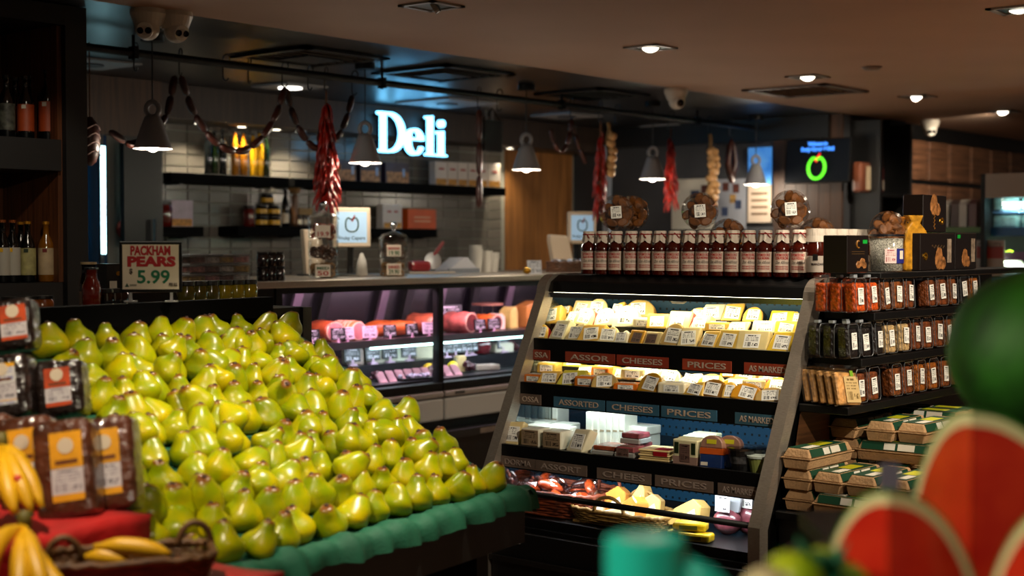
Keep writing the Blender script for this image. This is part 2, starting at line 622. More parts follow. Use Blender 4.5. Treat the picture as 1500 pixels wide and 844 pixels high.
grille(P(1180, 132, Z=CEIL), .3, 'beige square grille in the beige ceiling', mat('vent_beige', '6a5a4e', .6), mat('vent_slat', '4a3e36', .6))
VD = mat('vent_dark', '0c0d0f', .4)
grille(P(455, 83, Z=CEIL), .3, 'dark square vent in the black ceiling, left of the glowing sign', VD, VD, inner=mat('vent_mid', '2a2c30', .5))
grille(P(650, 107, Z=CEIL), .3, 'dark square vent in the black ceiling above the glowing sign', VD, VD, inner=mat('vent_mid', '2a2c30', .5))
grille(P(868, 138, Z=CEIL), .28, 'dark square vent in the black ceiling left of the dome camera', VD, VD)
q = P(1277, 98, Z=CEIL)
obj('smoke_detector', MB().lathe([(0, -.02), (.04, -.018), (.06, 0), (0, 0)], 18).mesh('smoke_detector', smooth=True), mat('detector', '7a6a5e', .5), None, (q.x, q.y, CEIL), label='small round detector flush on the beige ceiling', cat='detector')
for px, py, s, lab, lit in ((425, 126, .17, 'square downlight with lit centre above the garland of sausages', 1), (132, 92, .2, 'pale square ceiling panel cut off by the wine shelf', 0), (655, 150, .26, 'pale square ceiling diffuser just above the glowing sign', 0), (830, 169, .2, 'pale square ceiling panel above the warm timber planks', 0), (985, 185, .2, 'faint square ceiling panel near the garlic braid', 0)):
    q = P(px, py, Z=CEIL)
    t = thing('ceiling_panel_light', lab, 'ceiling light', (q.x, q.y, CEIL), group='square panels in the black ceiling')
    obj('plate', boxm('plate', -s, s, -s, s, -.01, .0), mat('panel_pale', '8a8a8c', .5), t)
    obj('lens', MB().lathe([(0, -.018), (.075, -.018), (.075, -.01), (0, -.01)], 18).mesh('lens'), mat('panel_lens', (1, .95, .85), .4, emit=4) if lit else mat('panel_hole', '2c2c30', .5), t)

CAMW = mat('camera_white', 'b9b0a4', .4)


def dome(px, py, rz, label, two=True):
    q = P(px, py, Z=CEIL)
    t = thing('dome_camera', label, 'camera', (q.x, q.y, CEIL), (0, 0, rz), group='dome cameras on the ceiling')
    obj('mount', MB().lathe([(0, 0), (.075, 0), (.077, -.02), (.055, -.075), (0, -.075)], 24).mesh('mount', smooth=False), CAMW, t)
    A = Matrix.Translation((0, -.012, -.082)) @ Matrix.Rotation(R(108), 4, 'X')
    b = obj('eyeball', MB().ball((0, 0, 0), .052, 20, 14, M=A).mesh('eyeball', smooth=True), CAMW, t)
    obj('face_ring', MB().lathe([(0, .05), (.034, .046), (.036, .038), (0, .036)], 20, A).mesh('face_ring'), WHITEP, b)
    for s in ((-1, 1) if two else (0,)):
        obj('lens', MB().lathe([(0, .054), (.014 if two else .024, .053), (.015 if two else .026, .04), (0, .04)], 14, A @ Matrix.Translation((s * .017, 0, 0))).mesh('lens'), mat('lens_black', '020203', .1), b)


dome(217, 14, R(-52), 'white two-eyed dome camera at far left facing the shop')
dome(256, 18, R(-5), 'white dome camera turned sideways beside the two-eyed one')
dome(990, 130, R(-25), 'white single-lens dome camera above the deli, mid ceiling edge', False)
dome(1362, 176, R(-50), 'small distant dome camera above the timber panels')

# ------------------------------------------------------------------ rail, hooks, pendants
YR, ZR = 5.82, 2.52
t = thing('hanging_rail', 'long black pipe rail slung under the dark ceiling', 'rail', (0, YR, ZR))
obj('pipe', MB().tube([(3.0, 0, 0), (9.95, 0, 0)], .02, 12), SATIN, t)
for x in (4.1, 5.78, 7.45, 9.1):
    obj('rod', MB().tube([(x, 0, -.035), (x, 0, CEIL - ZR + .004)], .008, 8), SATIN, t)
    obj('clamp', MB().box(x - .012, x + .012, -.026, .026, -.03, .03), SATIN, t)
SHADE = mat('shade_grey', '85858a', .55)
shade_me = MB().lathe([(.022, .155), (.036, .15), (.045, .13), (.07, .06), (.088, 0), (.092, -.004)], 28).mesh('shade', smooth=True)
liner_me = MB().lathe([(.0905, -.003), (.086, .0), (.068, .058), (.042, .128), (0, .14)], 28).mesh('liner', smooth=True)
ring = MB()
ring.tube([(.03 * math.cos(a), 0, .185 + .036 * math.sin(a)) for a in [2 * PI * k / 18 for k in range(18)]], .012, 8, closed=True, flat=1)
ring_me = ring.mesh('ring', smooth=True)
bulb_me = MB().ball((0, 0, .014), .032, 16, 10).mesh('bulb', smooth=True)
sock_me = MB().tube([(0, 0, .03), (0, 0, .12)], .02, 12).mesh('socket')
PEND = [(224, 217, 'big near pendant lamp beside the tiled wall, leftmost of five'), (535, 238, 'grey pendant lamp hanging in front of the glowing sign'),
        (771, 248, 'grey pendant lamp in front of the warm timber planks'), (956, 262, 'grey pendant lamp between two bunches of red chillies'),
        (1107, 270, 'smallest farthest pendant lamp in front of the blue poster')]
for i, (px, py, lab) in enumerate(PEND):
    q = P(px, py, Y=5.7)
    t = thing('pendant_lamp', lab, 'lamp', q, (0, 0, R(-45)), group='row of grey pendant lamps over the deli')
    obj('shade', shade_me, SHADE, t)
    obj('liner', liner_me, mat('liner_white', 'd8d4cc', .6), t)
    obj('ring', ring_me, SHADE, t)
    obj('socket', sock_me, BLACK, t)
    obj('bulb', bulb_me, mat('bulb_lit', (1, .92, .78), .4, emit=14), t)
    obj('cord', MB().tube([(0, 0, .22), (0, 0, CEIL - q.z - .03)], .004, 6).mesh('cord'), mat('cord_grey', '2a2a2c', .6), t)
    obj('ceiling_cup', MB().lathe([(0, CEIL - q.z), (.055, CEIL - q.z), (.055, CEIL - q.z - .035), (0, CEIL - q.z - .035)], 18).mesh('ceiling_cup'), SATIN, t)
    lamp('POINT', 'pendant_light', q + Vector((0, 0, -.04)), 11, (1, .88, .7), size=.03)

HOOK = mat('hook_steel', '4a4c50', .3, .9)
hook_me = MB().tube([(0, .024 * math.cos(a), .02 + .0 + .024 * math.sin(a)) for a in [R(200 - 20 * k) for k in range(11)]] + [(0, .024, -.06)] + [(0, .024 - .02 + .02 * math.cos(a), -.07 + .02 * math.sin(a)) for a in [R(-20 * k) for k in range(9)]], .0035, 6).mesh('meat_hook', smooth=True)
HOOKX = []


def hook(px, lab):
    x = P(px, 150, Y=YR).x
    o = obj('meat_hook', hook_me, HOOK, None, (x, YR, ZR + .005), (0, 0, R(rnd.uniform(-25, 25))), label=lab, cat='hook', group='steel hooks on the black rail')
    return Vector((x, YR - .0, ZR - .085))


HL = [(200, 'empty steel hook on the rail left of the nearest pendant lamp'), (265, 'steel hook holding the left top of the sausage garland'), (332, 'empty steel hook between the two garland tops'), (366, 'empty steel hook just left of the lit square downlight'),
      (418, 'steel hook holding the right top of the sausage garland'), (455, 'empty steel hook to the left of the big chilli bunch hook'), (478, 'steel hook carrying the biggest red chilli bunch'), (520, 'steel hook holding the garland end beside the sign'),
      (702, 'steel hook carrying the long dark salami'), (732, 'steel hook carrying the black slicer pouch'), (838, 'steel hook holding the short sausage garland'), (880, 'steel hook carrying chillies and garlic together'),
      (905, 'empty steel hook right of the garlic and chilli bunch'), (983, 'steel hook carrying the chilli bunch beside the fourth lamp'), (1040, 'steel hook carrying the wide garlic braid'), (1072, 'steel hook carrying the dark horseshoe sausage')]
HK = {px: hook(px, lab) for px, lab in HL}


# ---- hanging food
CHILI = mat('dried_chilli', '8e1408', .35, rand=.0, var=.45, vscale=25, coat=.3)


def chilli_bunch(h, length, rad, n, lab, seed):
    q = random.Random(seed)
    t = thing('chilli_bunch', lab, 'chillies', h, group='hanging bunches of dried red chillies')
    obj('string', MB().tube([(0, 0, .01), (0, 0, -length * .9)], .006, 6), mat('twine', '5a3418', .8), t)
    for part in range(3):
        m = MB()
        for k in range(n // 3):
            z = -length * (.12 + .8 * (k * 3 + part) / n)
            a = q.uniform(0, 2 * PI)
            rr = rad * (.35 + .65 * min(1, -z / length * 1.6)) * q.uniform(.6, 1)
            c, s = math.cos(a), math.sin(a)
            L = q.uniform(.06, .09)
            p0 = Vector((0, 0, z + .02))
            p1 = Vector((c * rr * .7, s * rr * .7, z))
            p2 = Vector((c * rr, s * rr, z - L * .55))
            p3 = Vector((c * rr * 1.1, s * rr * 1.1, z - L))
            m.tube([p0, p1, p2, p3], [.003, .008, .006, .001], 5)
        obj('chilli_cluster', m.mesh('chilli_cluster', smooth=True), CHILI, t)
    return t


def len_to(px, py, Y=YR):
    return ZR - .085 - P(px, py, Y=Y).z


chilli_bunch(HK[478], len_to(478, 312), .075, 240, 'biggest bunch of red dried chillies, above the tall glass jar', 1)
chilli_bunch(HK[880], len_to(880, 330), .055, 110, 'dark red chilli bunch beside the garlic, right of the timber planks', 2)
chilli_bunch(HK[983], len_to(983, 310), .055, 110, 'slim dark red chilli bunch right of the fourth lamp', 3)
GARL = mat('garlic_skin', 'b58a58', .6, var=.3, vscale=14)


def garlic(h, length, cols, lab, seed):
    q = random.Random(seed)
    t = thing('garlic_braid', lab, 'garlic', h, group='hanging braids of garlic')
    obj('plait', MB().tube([(.012 * math.sin(k), 0, -length * k / 14) for k in range(14)], .014, 7).mesh('plait', smooth=True), mat('straw', '7a5a30', .8), t)
    me = MB().lathe([(0, -.03), (.022, -.026), (.034, -.004), (.024, .018), (.007, .03), (.004, .045), (0, .046)], 12).mesh('garlic_bulb', smooth=True)
    k = 0
    z = -length * .25
    while z > -length:
        for c in range(cols):
            obj('garlic_bulb', me, GARL, t, ((c - (cols - 1) / 2) * .055 + q.uniform(-.01, .01), -.03 + q.uniform(-.012, .012), z), (q.uniform(-.6, .6), q.uniform(-.6, .6), 0))
        z -= .05
    return t


garlic(HK[880] + Vector((.06, -.02, 0)), len_to(895, 262), 1, 'single row of garlic bulbs beside the dark chilli bunch', 4)
garlic(HK[1040], len_to(1040, 300), 2, 'wide garlic braid in front of the white posters', 5)
SAUS = mat('cured_sausage', '3a150c', .45, var=.35, vscale=20, coat=.2)


def chain(pts, r, lab, n=None):
    """links strung along a polyline of world points"""
    o = Vector(pts[0])
    t = thing('sausage_string', lab, 'sausages', o, group='strings of dried sausages')
    ps = [Vector(p) - o for p in pts]
    lens = [0]
    for a, b in zip(ps, ps[1:]):
        lens.append(lens[-1] + (b - a).length)

    def at(d):
        for i in range(len(ps) - 1):
            if d <= lens[i + 1] or i == len(ps) - 2:
                return ps[i].lerp(ps[i + 1], (d - lens[i]) / max(1e-6, lens[i + 1] - lens[i]))
    n = n or max(1, round(lens[-1] / .1))
    for k in range(n):
        a, b = lens[-1] * k / n, lens[-1] * (k + 1) / n
        pp = [at(a + (b - a) * f_) for f_ in (0, .1, .3, .5, .7, .9, 1)]
        obj('link', MB().tube(pp, [.004, r * .8, r, r * 1.02, r, r * .8, .004], 9).mesh('link', smooth=True), SAUS, t)
    return t


def sag(a, b, low, n=9):
    """hanging curve from a to b whose lowest point is at height low"""
    pts = []
    for k in range(n):
        u = k / (n - 1)
        z = a.z + (b.z - a.z) * u
        f_ = 4 * u * (1 - u)
        pts.append(Vector((a.x + (b.x - a.x) * u, a.y + (b.y - a.y) * u, z + (low - z) * (f_ ** .8))))
    return pts


zl = lambda px, py: P(px, py, Y=YR).z
chain(sag(HK[265], HK[418], zl(345, 222), 13), .019, 'long sausage garland sagging in front of the bottles of oil')
chain(sag(HK[418] + Vector((.02, .02, 0)), HK[520] + Vector((0, .02, 0)), zl(462, 218), 11), .019, 'sausage garland crossing behind the biggest chilli bunch')
chain([HK[265] + Vector((-.02, .02, -.0)), P(246, 165, Y=YR + .02), P(222, 205, Y=YR + .02), P(190, 212, Y=YR + .02), P(160, 192, Y=YR + .02)], .019, 'sausage string trailing left behind the nearest pendant lamp')
chain([HK[702], P(702, 200, Y=YR), P(702, 305, Y=YR)], .021, 'long straight dark salami hanging left of the third lamp', 3)
chain(sag(P(806, 190, Y=YR), HK[838], zl(815, 222), 7), .016, 'short dark sausage loop right of the third pendant lamp')
chain([HK[838] + Vector((.02, .02, 0)), P(846, 210, Y=YR + .02), P(858, 240, Y=YR + .02)] , .016, 'short sausage string left of the garlic and chilli bunch')
hs = HK[1072]
chain([hs + Vector((0, 0, -.02)), hs + Vector((.06, 0, -.14)), hs + Vector((.05, 0, -.28)), hs + Vector((0, 0, -.34)), hs + Vector((-.05, 0, -.28)), hs + Vector((-.06, 0, -.14)), hs + Vector((-.004, 0, -.02))], .028, 'dark horseshoe sausage hanging before the posters', 1)
t = thing('knife_pouch', 'black hanging pouch of deli tools above the white boxes', 'pouch', HK[732] + Vector((-.05, .02, 0)))
obj('pouch', boxm('pouch', -.09, .09, -.012, .012, -.26, -.06, .008), BLACK, t)
obj('strap', MB().tube([(-.08, 0, -.06), (0, 0, .01), (.08, 0, -.06)], .005, 6), BLACK, t)
for x in (-.06, 0):
    obj('tool_handle', MB().tube([(x, 0, -.06), (x, 0, -.0)], .009, 8), mat('tool_pale', '9aa0a8', .3), t)
q = P(132, 215, Y=YR)
t = thing('netted_salami', 'dark netted salami hanging at the edge of the wine shelf', 'salami', (q.x, YR, q.z + .14))
obj('casing', MB().tube([(0, 0, .0), (0, 0, -.03), (0, 0, -.09), (0, 0, -.17), (0, 0, -.21), (0, 0, -.23)], [.01, .036, .046, .042, .028, .006], 14).mesh('casing', smooth=True), SAUS, t)
nm = MB()
for z in (-.05, -.09, -.13, -.17):
    nm.tube([(.047 * math.cos(a), .047 * math.sin(a), z + .012 * math.sin(3 * a)) for a in [2 * PI * k / 16 for k in range(16)]], .0025, 5, closed=True)
obj('net', nm.mesh('net'), mat('net_pale', '9a8078', .7), t)
obj('string', MB().tube([(0, 0, 0), (0, 0, ZR - q.z - .115)], .003, 5), mat('twine', '5a3418', .8), t)

# ------------------------------------------------------------------ the sign
YS = 7.33
t = thing('deli_sign', 'glowing cyan-white letters reading Deli on the timber bulkhead', 'sign', P(594, 198, Y=YS))
kx = lambda px: P(px, 198, Y=YS).x - t.location.x
kz = lambda px, py: P(px, py, Y=YS).z - t.location.z
GLOW = mat('sign_glow', (.17, .60, 1), .4, emit=6)


def glyph(polys):
    """flat letter from outlines (outer + holes), extruded"""
    cu = bpy.data.curves.new('glyph', 'CURVE')
    cu.dimensions = '2D'
    cu.fill_mode = 'BOTH'
    cu.extrude = .02
    for pl in polys:
        sp = cu.splines.new('POLY')
        sp.points.add(len(pl) - 1)
        for p_, c in zip(sp.points, pl):
            p_.co = (c[0], c[1], 0, 1)
        sp.use_cyclic_u = True
    o = bpy.data.objects.new('tmp', cu)
    COL.objects.link(o)
    me = bpy.data.meshes.new_from_object(o.evaluated_get(bpy.context.evaluated_depsgraph_get()))
    bpy.data.objects.remove(o, do_unlink=True)
    me.transform(Matrix.Rotation(PI / 2, 4, 'X'))
    return me


def arc(cx_, cz, rx, rz, a0, a1, n=16):
    return [(cx_ + rx * math.cos(R(a0 + (a1 - a0) * k / n)), cz + rz * math.sin(R(a0 + (a1 - a0) * k / n))) for k in range(n + 1)]


def letters():
    H = 1.0
    D = [[(0, 0), (.35, 0)] + arc(.35, .5, .45, .5, -90, 90) + [(0, 1), (0, .94), (.1, .92), (.1, .08), (0, .06)],
         [(.21, .06)] + [(.21, .94)] + [(.32, .94)] + list(reversed(arc(.32, .5, .36, .44, -90, 90)))[1:]]
    e = [arc(.3, .32, .3, .34, 40, 335, 22) + [(.5, .21)] + list(reversed(arc(.34, .32, .19, .27, 190, 320, 10))) + [(.155, .36), (.6, .36), (.58, .47)],
         [(.16, .42)] + [(.44, .42)] + arc(.3, .44, .14, .17, 5, 170, 10)]
    l = [[(0, 0), (.34, 0), (.34, .04), (.23, .05), (.23, 1.02), (0, 1.0), (0, .95), (.1, .93), (.1, .07), (0, .05)]]
    i = [[(0, 0), (.34, 0), (.34, .04), (.23, .05), (.23, .66), (0, .64), (0, .59), (.1, .57), (.1, .07), (0, .05)], arc(.17, .84, .1, .1, 0, 345, 16)]
    return {'D': D, 'e': e, 'l': l, 'i': i}


GL = letters()
Hs = kz(594, 168) - kz(594, 226)
for ch, pa, pb, w_ in (('D', 545, 583, .8), ('e', 585, 611, .6), ('l', 615, 628, .34), ('i', 631, 644, .34)):
    base = kz((pa + pb) / 2, 224 + ((pa + pb) / 2 - 560) * .075)
    sx = (kx(pb) - kx(pa)) / w_
    me = glyph([[(x * sx, z * Hs) for x, z in pl] for pl in GL[ch]])
    lt = obj('letter', me, GLOW, t, (kx(pa), -.06, base))
    me2 = me.copy()
    me2.materials.clear()
    obj('letter_back', me2, SATIN, lt, (.018, .045, -.012))
    obj('letter_spacer', MB().box(.11 * sx, .2 * sx, .06, .09, .1 * Hs, .3 * Hs), SATIN, lt)
# ================================================================== DELI BACK WALL SHELVES
YSH = 7.5


def wall_shelf(pa, pb, py, lab):
    xa, xb = P(pa, py, Y=YSH).x, P(pb, py, Y=YSH).x
    z = P((pa + pb) / 2, py, Y=YSH).z
    t = thing('wall_shelf', lab, 'shelf', ((xa + xb) / 2, YB - .012, z), group='black shelves on the tiled wall')
    h = (xb - xa) / 2
    obj('board', boxm('board', -h, h, YSH - YB + .012, 0, -.065, 0, .004, seg=1), mat('shelf_black', '050506', .85, spec=.1), t)
    obj('bracket', boxm('bracket', -h + .1, -h + .13, -.16, 0, -.075, -.066), BLACK, t)
    obj('bracket', boxm('bracket', h - .13, h - .1, -.16, 0, -.075, -.066), BLACK, t)
    return z


zA = wall_shelf(251, 424, 256, 'upper left black shelf holding the bottles of oil')
zB = wall_shelf(204, 299, 332, 'short lower black shelf with red jars, nearest the door')
zC = wall_shelf(348, 457, 332, 'lower black shelf with yellow-lidded jars in the middle')
zD = wall_shelf(431, 741, 268, 'long upper black shelf under the glowing sign')
zE = wall_shelf(541, 641, 335, 'lower black shelf with the orange box')


def bottle_mesh(r, h, neck, name='glass', n=16, sh=.55):
    return MB().lathe([(0, 0), (r * .9, 0), (r, h * .02), (r, h * sh), (r * .92, h * (sh + .06)), (neck * 1.1, h * (sh + .2)), (neck, h * (sh + .24)), (neck, h * .94), (neck * 1.15, h * .945), (neck * 1.15, h * .97), (0, h * .97)], n).mesh(name, smooth=True)


_bc = {}


def bottle(name, loc, r, h, neck, gm, cm, lm, lab, cat='bottle', group=None, sh=.55, l0=.12, l1=.42, patch=None):
    key = (r, h, neck, sh, l0, l1)
    if key not in _bc:
        a = bottle_mesh(r, h, neck, sh=sh)
        b = MB().lathe([(0, h * .955), (neck * 1.25, h * .955), (neck * 1.25, h * 1.0), (0, h * 1.0)], 12).mesh('cap')
        c = MB().lathe([(r * 1.015, h * l0), (r * 1.015, h * l1)], 24).mesh('label', smooth=True)
        _bc[key] = (a, b, c)
    a, b, c = _bc[key]
    t = thing(name, lab, cat, loc, (0, 0, rnd.uniform(0, .2)), group)
    obj('glass', a, gm, t)
    obj('cap', b, cm, t)
    if lm:
        l = obj('label', c, lm, t)
        if patch:
            obj('emblem', boxm('emblem', -.009, .009, -r * 1.015 - .0015, -r * 1.015 + .001, h * (l1 - .07), h * (l1 - .01)), patch, l, rot=(0, 0, R(-52)))
    return t


GDARK = mat('bottle_dark', '07090a', .08, coat=.6)
GGREEN = mat('bottle_green', '0c1808', .08, coat=.6)
GAMBER = mat('bottle_amber', '7a4a08', .08, coat=.5)
GGOLD = mat('bottle_gold', 'a87c10', .08, coat=.5)
GRED = mat('jar_red', '5a0f08', .12, coat=.5)
LWH = mat('label_white', 'c8c0b0', .6)
LYEL = mat('label_yellow', 'd8a818', .55, var=.2, vscale=40)
CAPB = mat('cap_black', '101010', .4)
CAPG = mat('cap_gold', 'b07818', .35, .6)

YI = 7.58
for i, (px, gm, h) in enumerate([(305, GDARK, .30), (314, GGREEN, .29), (326, GDARK, .31), (344, GAMBER, .30), (357, GAMBER, .30), (371, GGOLD, .29), (380, GGOLD, .31), (389, GGREEN, .30)]):
    kind = {GDARK: 'dark glass oil bottle', GGREEN: 'green glass oil bottle', GAMBER: 'amber bottle with white label', GGOLD: 'golden oil bottle'}[gm]
    bottle('oil_bottle', (P(px, 230, Y=YI).x, YI, zA), .0265, h, .012, gm, CAPB, LWH if gm == GAMBER else None, '%s on the upper left shelf, %s from the left' % (kind, ORD[i]), group='oil bottles on the upper left shelf', l0=.5 if gm == GAMBER else .12, l1=.62 if gm == GAMBER else .4, sh=.62)


def jar(name, loc, r, h, content, lid, lab, group=None, label=None, cat='jar'):
    t = thing(name, lab, cat, loc, (0, 0, 0), group)
    obj('glass', MB().lathe([(0, 0), (r * .92, 0), (r, h * .06), (r, h * .7), (r * .86, h * .82), (r * .86, h * .85), (0, h * .85)], 18).mesh('glass', smooth=True), content, t)
    obj('lid', MB().lathe([(0, h * .84), (r * .92, h * .84), (r * .94, h * .87), (r * .94, h), (0, h)], 18).mesh('lid'), lid, t)
    if label:
        obj('label', MB().lathe([(r * 1.012, h * .2), (r * 1.012, h * .6)], 20).mesh('label', smooth=True), label, t)
    return t


LIDR = mat('lid_dark', '181214', .3, .5)
jar('tomato_jar', (P(218, 320, Y=YI).x, YI, zB), .06, .165, GRED, LIDR, 'big red preserve jar on the short shelf, left one', 'red preserve jars on the short shelf')
jar('tomato_jar', (P(239, 320, Y=YI).x, YI, zB), .06, .165, GRED, LIDR, 'big red preserve jar on the short shelf, next to the white box', 'red preserve jars on the short shelf')
PBOX = mat('box_white_purple', 'b4a8b8', .5, var=.15, vscale=14)
BISC = mat('biscuit_print', 'b8802e', .5, var=.4, vscale=40)


def carton(name, pa, pb, pyt, pyb, Y, z, dep, m, lab, group=None, art=None, arth=.3, side=None, cat='box', txt=None):
    xa, xb = P(pa, pyb, Y=Y).x, P(pb, pyb, Y=Y).x
    h = P((pa + pb) / 2, pyt, Y=Y).z - P((pa + pb) / 2, pyb, Y=Y).z
    t = thing(name, lab, cat, ((xa + xb) / 2, Y, z), (0, 0, 0), group)
    hw = (xb - xa) / 2
    obj('body', boxm('body', -hw, hw, 0, dep, 0, h, .002, seg=1), m, t)
    if art:
        obj('print', boxm('print', -hw * .9, hw * .9, -.0015, .0, .004, h * arth, 0), art, t)
    if txt:
        obj('lettering', text_mesh(txt[0], h * txt[1], hw * 1.5), txt[2], t, (0, -.002, h * txt[3]))
    return t


carton('biscuit_box', 249, 283, 291, 330, YI - .03, zB, .06, PBOX, 'white and lilac box with biscuits printed, on the short shelf', art=BISC)
jar('preserve_jar', (P(364, 320, Y=YI).x, YI, zC), .04, .14, GRED, LIDR, 'dark red jar left of the yellow-lidded jars')
YLID = mat('jar_yellow', 'c89a20', .4, var=.1, vscale=20)
jh = .075
for k, (px, lev) in enumerate(((383, 0), (401, 0), (383, 1), (401, 1), (391, 2))):
    jar('honey_jar', (P(px, 320, Y=YI).x, YI, zC + lev * (jh + .001)), .042, jh, mat('honey_glass', '1a0d06', .2, coat=.4), CAPB, 'small dark jar with yellow label, %s of the stack' % ['bottom left', 'bottom right', 'middle left', 'middle right', 'top'][k], 'stack of small jars with yellow labels', YLID)
bottle('vinegar_bottle', (P(418, 320, Y=YI).x, YI, zC), .026, .27, .013, GDARK, CAPB, LWH, 'tall dark vinegar bottle right of the stacked jars', l0=.1, l1=.35)
tq = thing('pepper_mill', 'ringed dark mill with pale flower top on the middle shelf', 'mill', (P(432, 320, Y=YI).x, YI, zC))
obj('body', MB().lathe([(0, 0)] + [(.02 + .007 * (k % 2), .01 + k * .013) for k in range(17)] + [(0, .235)], 14).mesh('body', smooth=True), mat('mill', '5a3a20', .4), tq)
obj('flower', MB().ball((0, 0, .265), .04, 10, 6, (1, 1, .8)).mesh('flower', jitter=.008), mat('straw', '7a5a30', .8), tq)
for i, px in enumerate((440, 447, 453)):
    jar('spice_jar', (P(px, 325, Y=YI - .05).x, YI - .05, zC), .017, .085, mat('spice_dark', '241410', .3), CAPB, 'tiny spice jar with pale label, %s of three behind the chillies' % ORD[i], 'tiny spice jars on the middle shelf', LWH)
t = carton('craft_packet', 438, 458, 290, 318, YI + .03, zC, .03, mat('kraft', '8a7048', .7), 'kraft paper packet behind the tiny spice jars', cat='packet')
# long upper shelf
SNK = mat('snack_box', '2a2034', .4, var=.3, vscale=12)
for i, (a, b) in enumerate(((492, 522), (528, 558), (565, 600))):
    t = carton('snack_box', a, b, 232, 262, YI - .02, zD, .07, SNK, 'dark box with pastry picture under the sign, %s of three' % ORD[i], 'dark pastry boxes on the long shelf', art=mat('pastry_print', '9a6a44', .5, var=.6, vscale=30), arth=.55)
    obj('side_print', boxm('side_print', .05, .075, -.0025, -.0012, .05, .11), mat('snack_pale', '8aa0c0', .5), t)
tq = thing('snack_bag', 'small orange knobbly fruit cluster on the long shelf behind chillies', 'fruit', (P(489, 250, Y=YI).x, YI, zD))
mb_ = MB()
for k, (x, z) in enumerate(((0, .04), (.02, .1), (-.015, .14))):
    obj('fruit', MB().ball((x, 0, z), .038, 12, 8).mesh('fruit', smooth=True), mat('persimmon', '9a5a1c', .4), tq)
WBOX = mat('box_white', 'cfc4bc', .5, rand=.1)
for i, (a, b) in enumerate(((638, 655), (656, 670), (671, 685), (686, 699), (700, 714), (715, 733))):
    t = carton('wafer_box', a, b, 232 + i * .7, 267 + i * .7, YI - .03, zD, .07, WBOX, 'white wafer box standing on the long shelf, %s from the left' % ORD[i], 'white wafer boxes on the long shelf', art=BISC, arth=.28)
    obj('logo', boxm('logo', -.03, .03, -.003, -.0015, .12, .135), mat('logo_red', '9a1c18', .5), t)
t = carton('wafer_box', 561, 589, 298, 333, YI - .03, zE, .07, WBOX, 'white wafer box on the lower shelf beside the orange box', art=BISC, arth=.25, group='white wafer boxes on the lower shelf')
for s in (-.035, .035):
    obj('logo', boxm('logo', s - .02, s + .02, -.003, -.0015, .12, .135), mat('logo_red', '9a1c18', .5), t)
t = carton('gift_box', 598, 639, 304, 333, YI - .03, zE, .07, mat('box_orange', 'c84a08', .45, var=.1, vscale=10), 'bright orange box lying on the lower shelf')
for z in (.055, .085):
    obj('print_line', boxm('print_line', -.09, .09, -.002, 0, z, z + .008), mat('print_cream', 'd8b090', .5), t)
# italian ribbon with medal on the timber edge
xq = P(191, 300, Y=7.6).x
t = thing('tricolour_ribbon', 'green white red ribbon with round medal on timber edge', 'ribbon', (xq, YB - .056, 0))
for k, c in enumerate(('0f6a34', 'c8c4b8', '9a1418')):
    obj('stripe', boxm('stripe', -.03 + .02 * k, -.01 + .02 * k, -.004, 0, P(191, 360, Y=YB).z, P(191, 213, Y=YB).z), mat('ribbon%d' % k, c, .6), t)
obj('medal', MB().lathe([(0, -.012), (.06, -.012), (.06, 0), (0, 0)], 20, Matrix.Translation((0, -.006, P(191, 336, Y=YB).z)) @ Matrix.Rotation(PI / 2, 4, 'X')).mesh('medal'), mat('medal_red', '7a2018', .5), t)
obj('medal_emblem', MB().lathe([(0, -.002), (.032, -.002), (.032, 0), (0, 0)], 16, Matrix.Translation((0, -.009, P(191, 336, Y=YB).z)) @ Matrix.Rotation(PI / 2, 4, 'X')).mesh('medal_emblem'), mat('medal_pale', 'b8a898', .5), t)

# ================================================================== DELI COUNTER
YD, ZC = 5.43, 1.414
XC0, XP1, XP2, XC1 = P(408, 412, Y=YD).x, P(645, 412, Y=YD).x, 7.04, 9.5
t = thing('deli_case', 'long glass-fronted deli counter full of meats and cheeses', 'deli counter', (0, YD, 0))
obj('counter_top', boxm('counter_top', XC0 - 1.1, XC1, -.02, .95, ZC - .035, ZC, .006), STEEL, t)
obj('top_fascia', boxm('top_fascia', XC0, XC1, -.005, .03, ZC - .065, ZC - .036), SATIN, t)
obj('base', boxm('base', XC0 - 1.1, XC1, .02, .9, 0, .60), BLACK, t)
obj('end_panel', boxm('end_panel', XC0 - 1.1, XC0 - .03, .0, .9, .601, ZC - .036), SATIN, t)
WPAN = mat('panel_cream', 'a8a49e', .35)
gap = .004
for a, b in ((XC0, XP1), (XP1, XP2), (XP2, 8.3), (8.3, XC1)):
    obj('front_panel', boxm('front_panel', a + gap, b - gap, -.03, .02, .61, .735, .012), WPAN, t)
    obj('bumper', boxm('bumper', a + gap, b - gap, -.035, .02, .74, .775, .01), mat('bumper_beige', '8a8078', .35), t)
    obj('glass_sill', boxm('glass_sill', a + gap, b - gap, -.02, .06, .78, .822, .004), SATIN, t)
    obj('front_glass', boxm('front_glass', a + .02, b - .02, .0, .006, .823, ZC - .066), GLASS, t)
for x in (XC0, XP1, XP2, 8.3, XC1):
    obj('post', boxm('post', x - .02, x + .02, -.006, .04, .735, ZC - .036), SATIN, t)
obj('kick_ledge', boxm('kick_ledge', XC0, XC1, -.12, .0, .52, .56), BLACK, t)
obj('back_wall', boxm('back_wall', XC0, XC1, .80, .82, .601, ZC - .036), mat('case_back', '1c1a20', .25, .2), t)
for k, x in enumerate((4.95, 5.4, 5.62, 6.1, 6.32, 6.62, 6.95, 7.3)):
    M_ = Matrix.Translation((x, .76, 1.1)) @ Matrix.Rotation(R(18), 4, 'Y')
    obj('rear_door_frame', MB().box(-.03, .03, -.01, .01, -.05, .27, M_), mat('mullion_pale', '6a5a68', .3, .3) if k % 2 else SATIN, t)
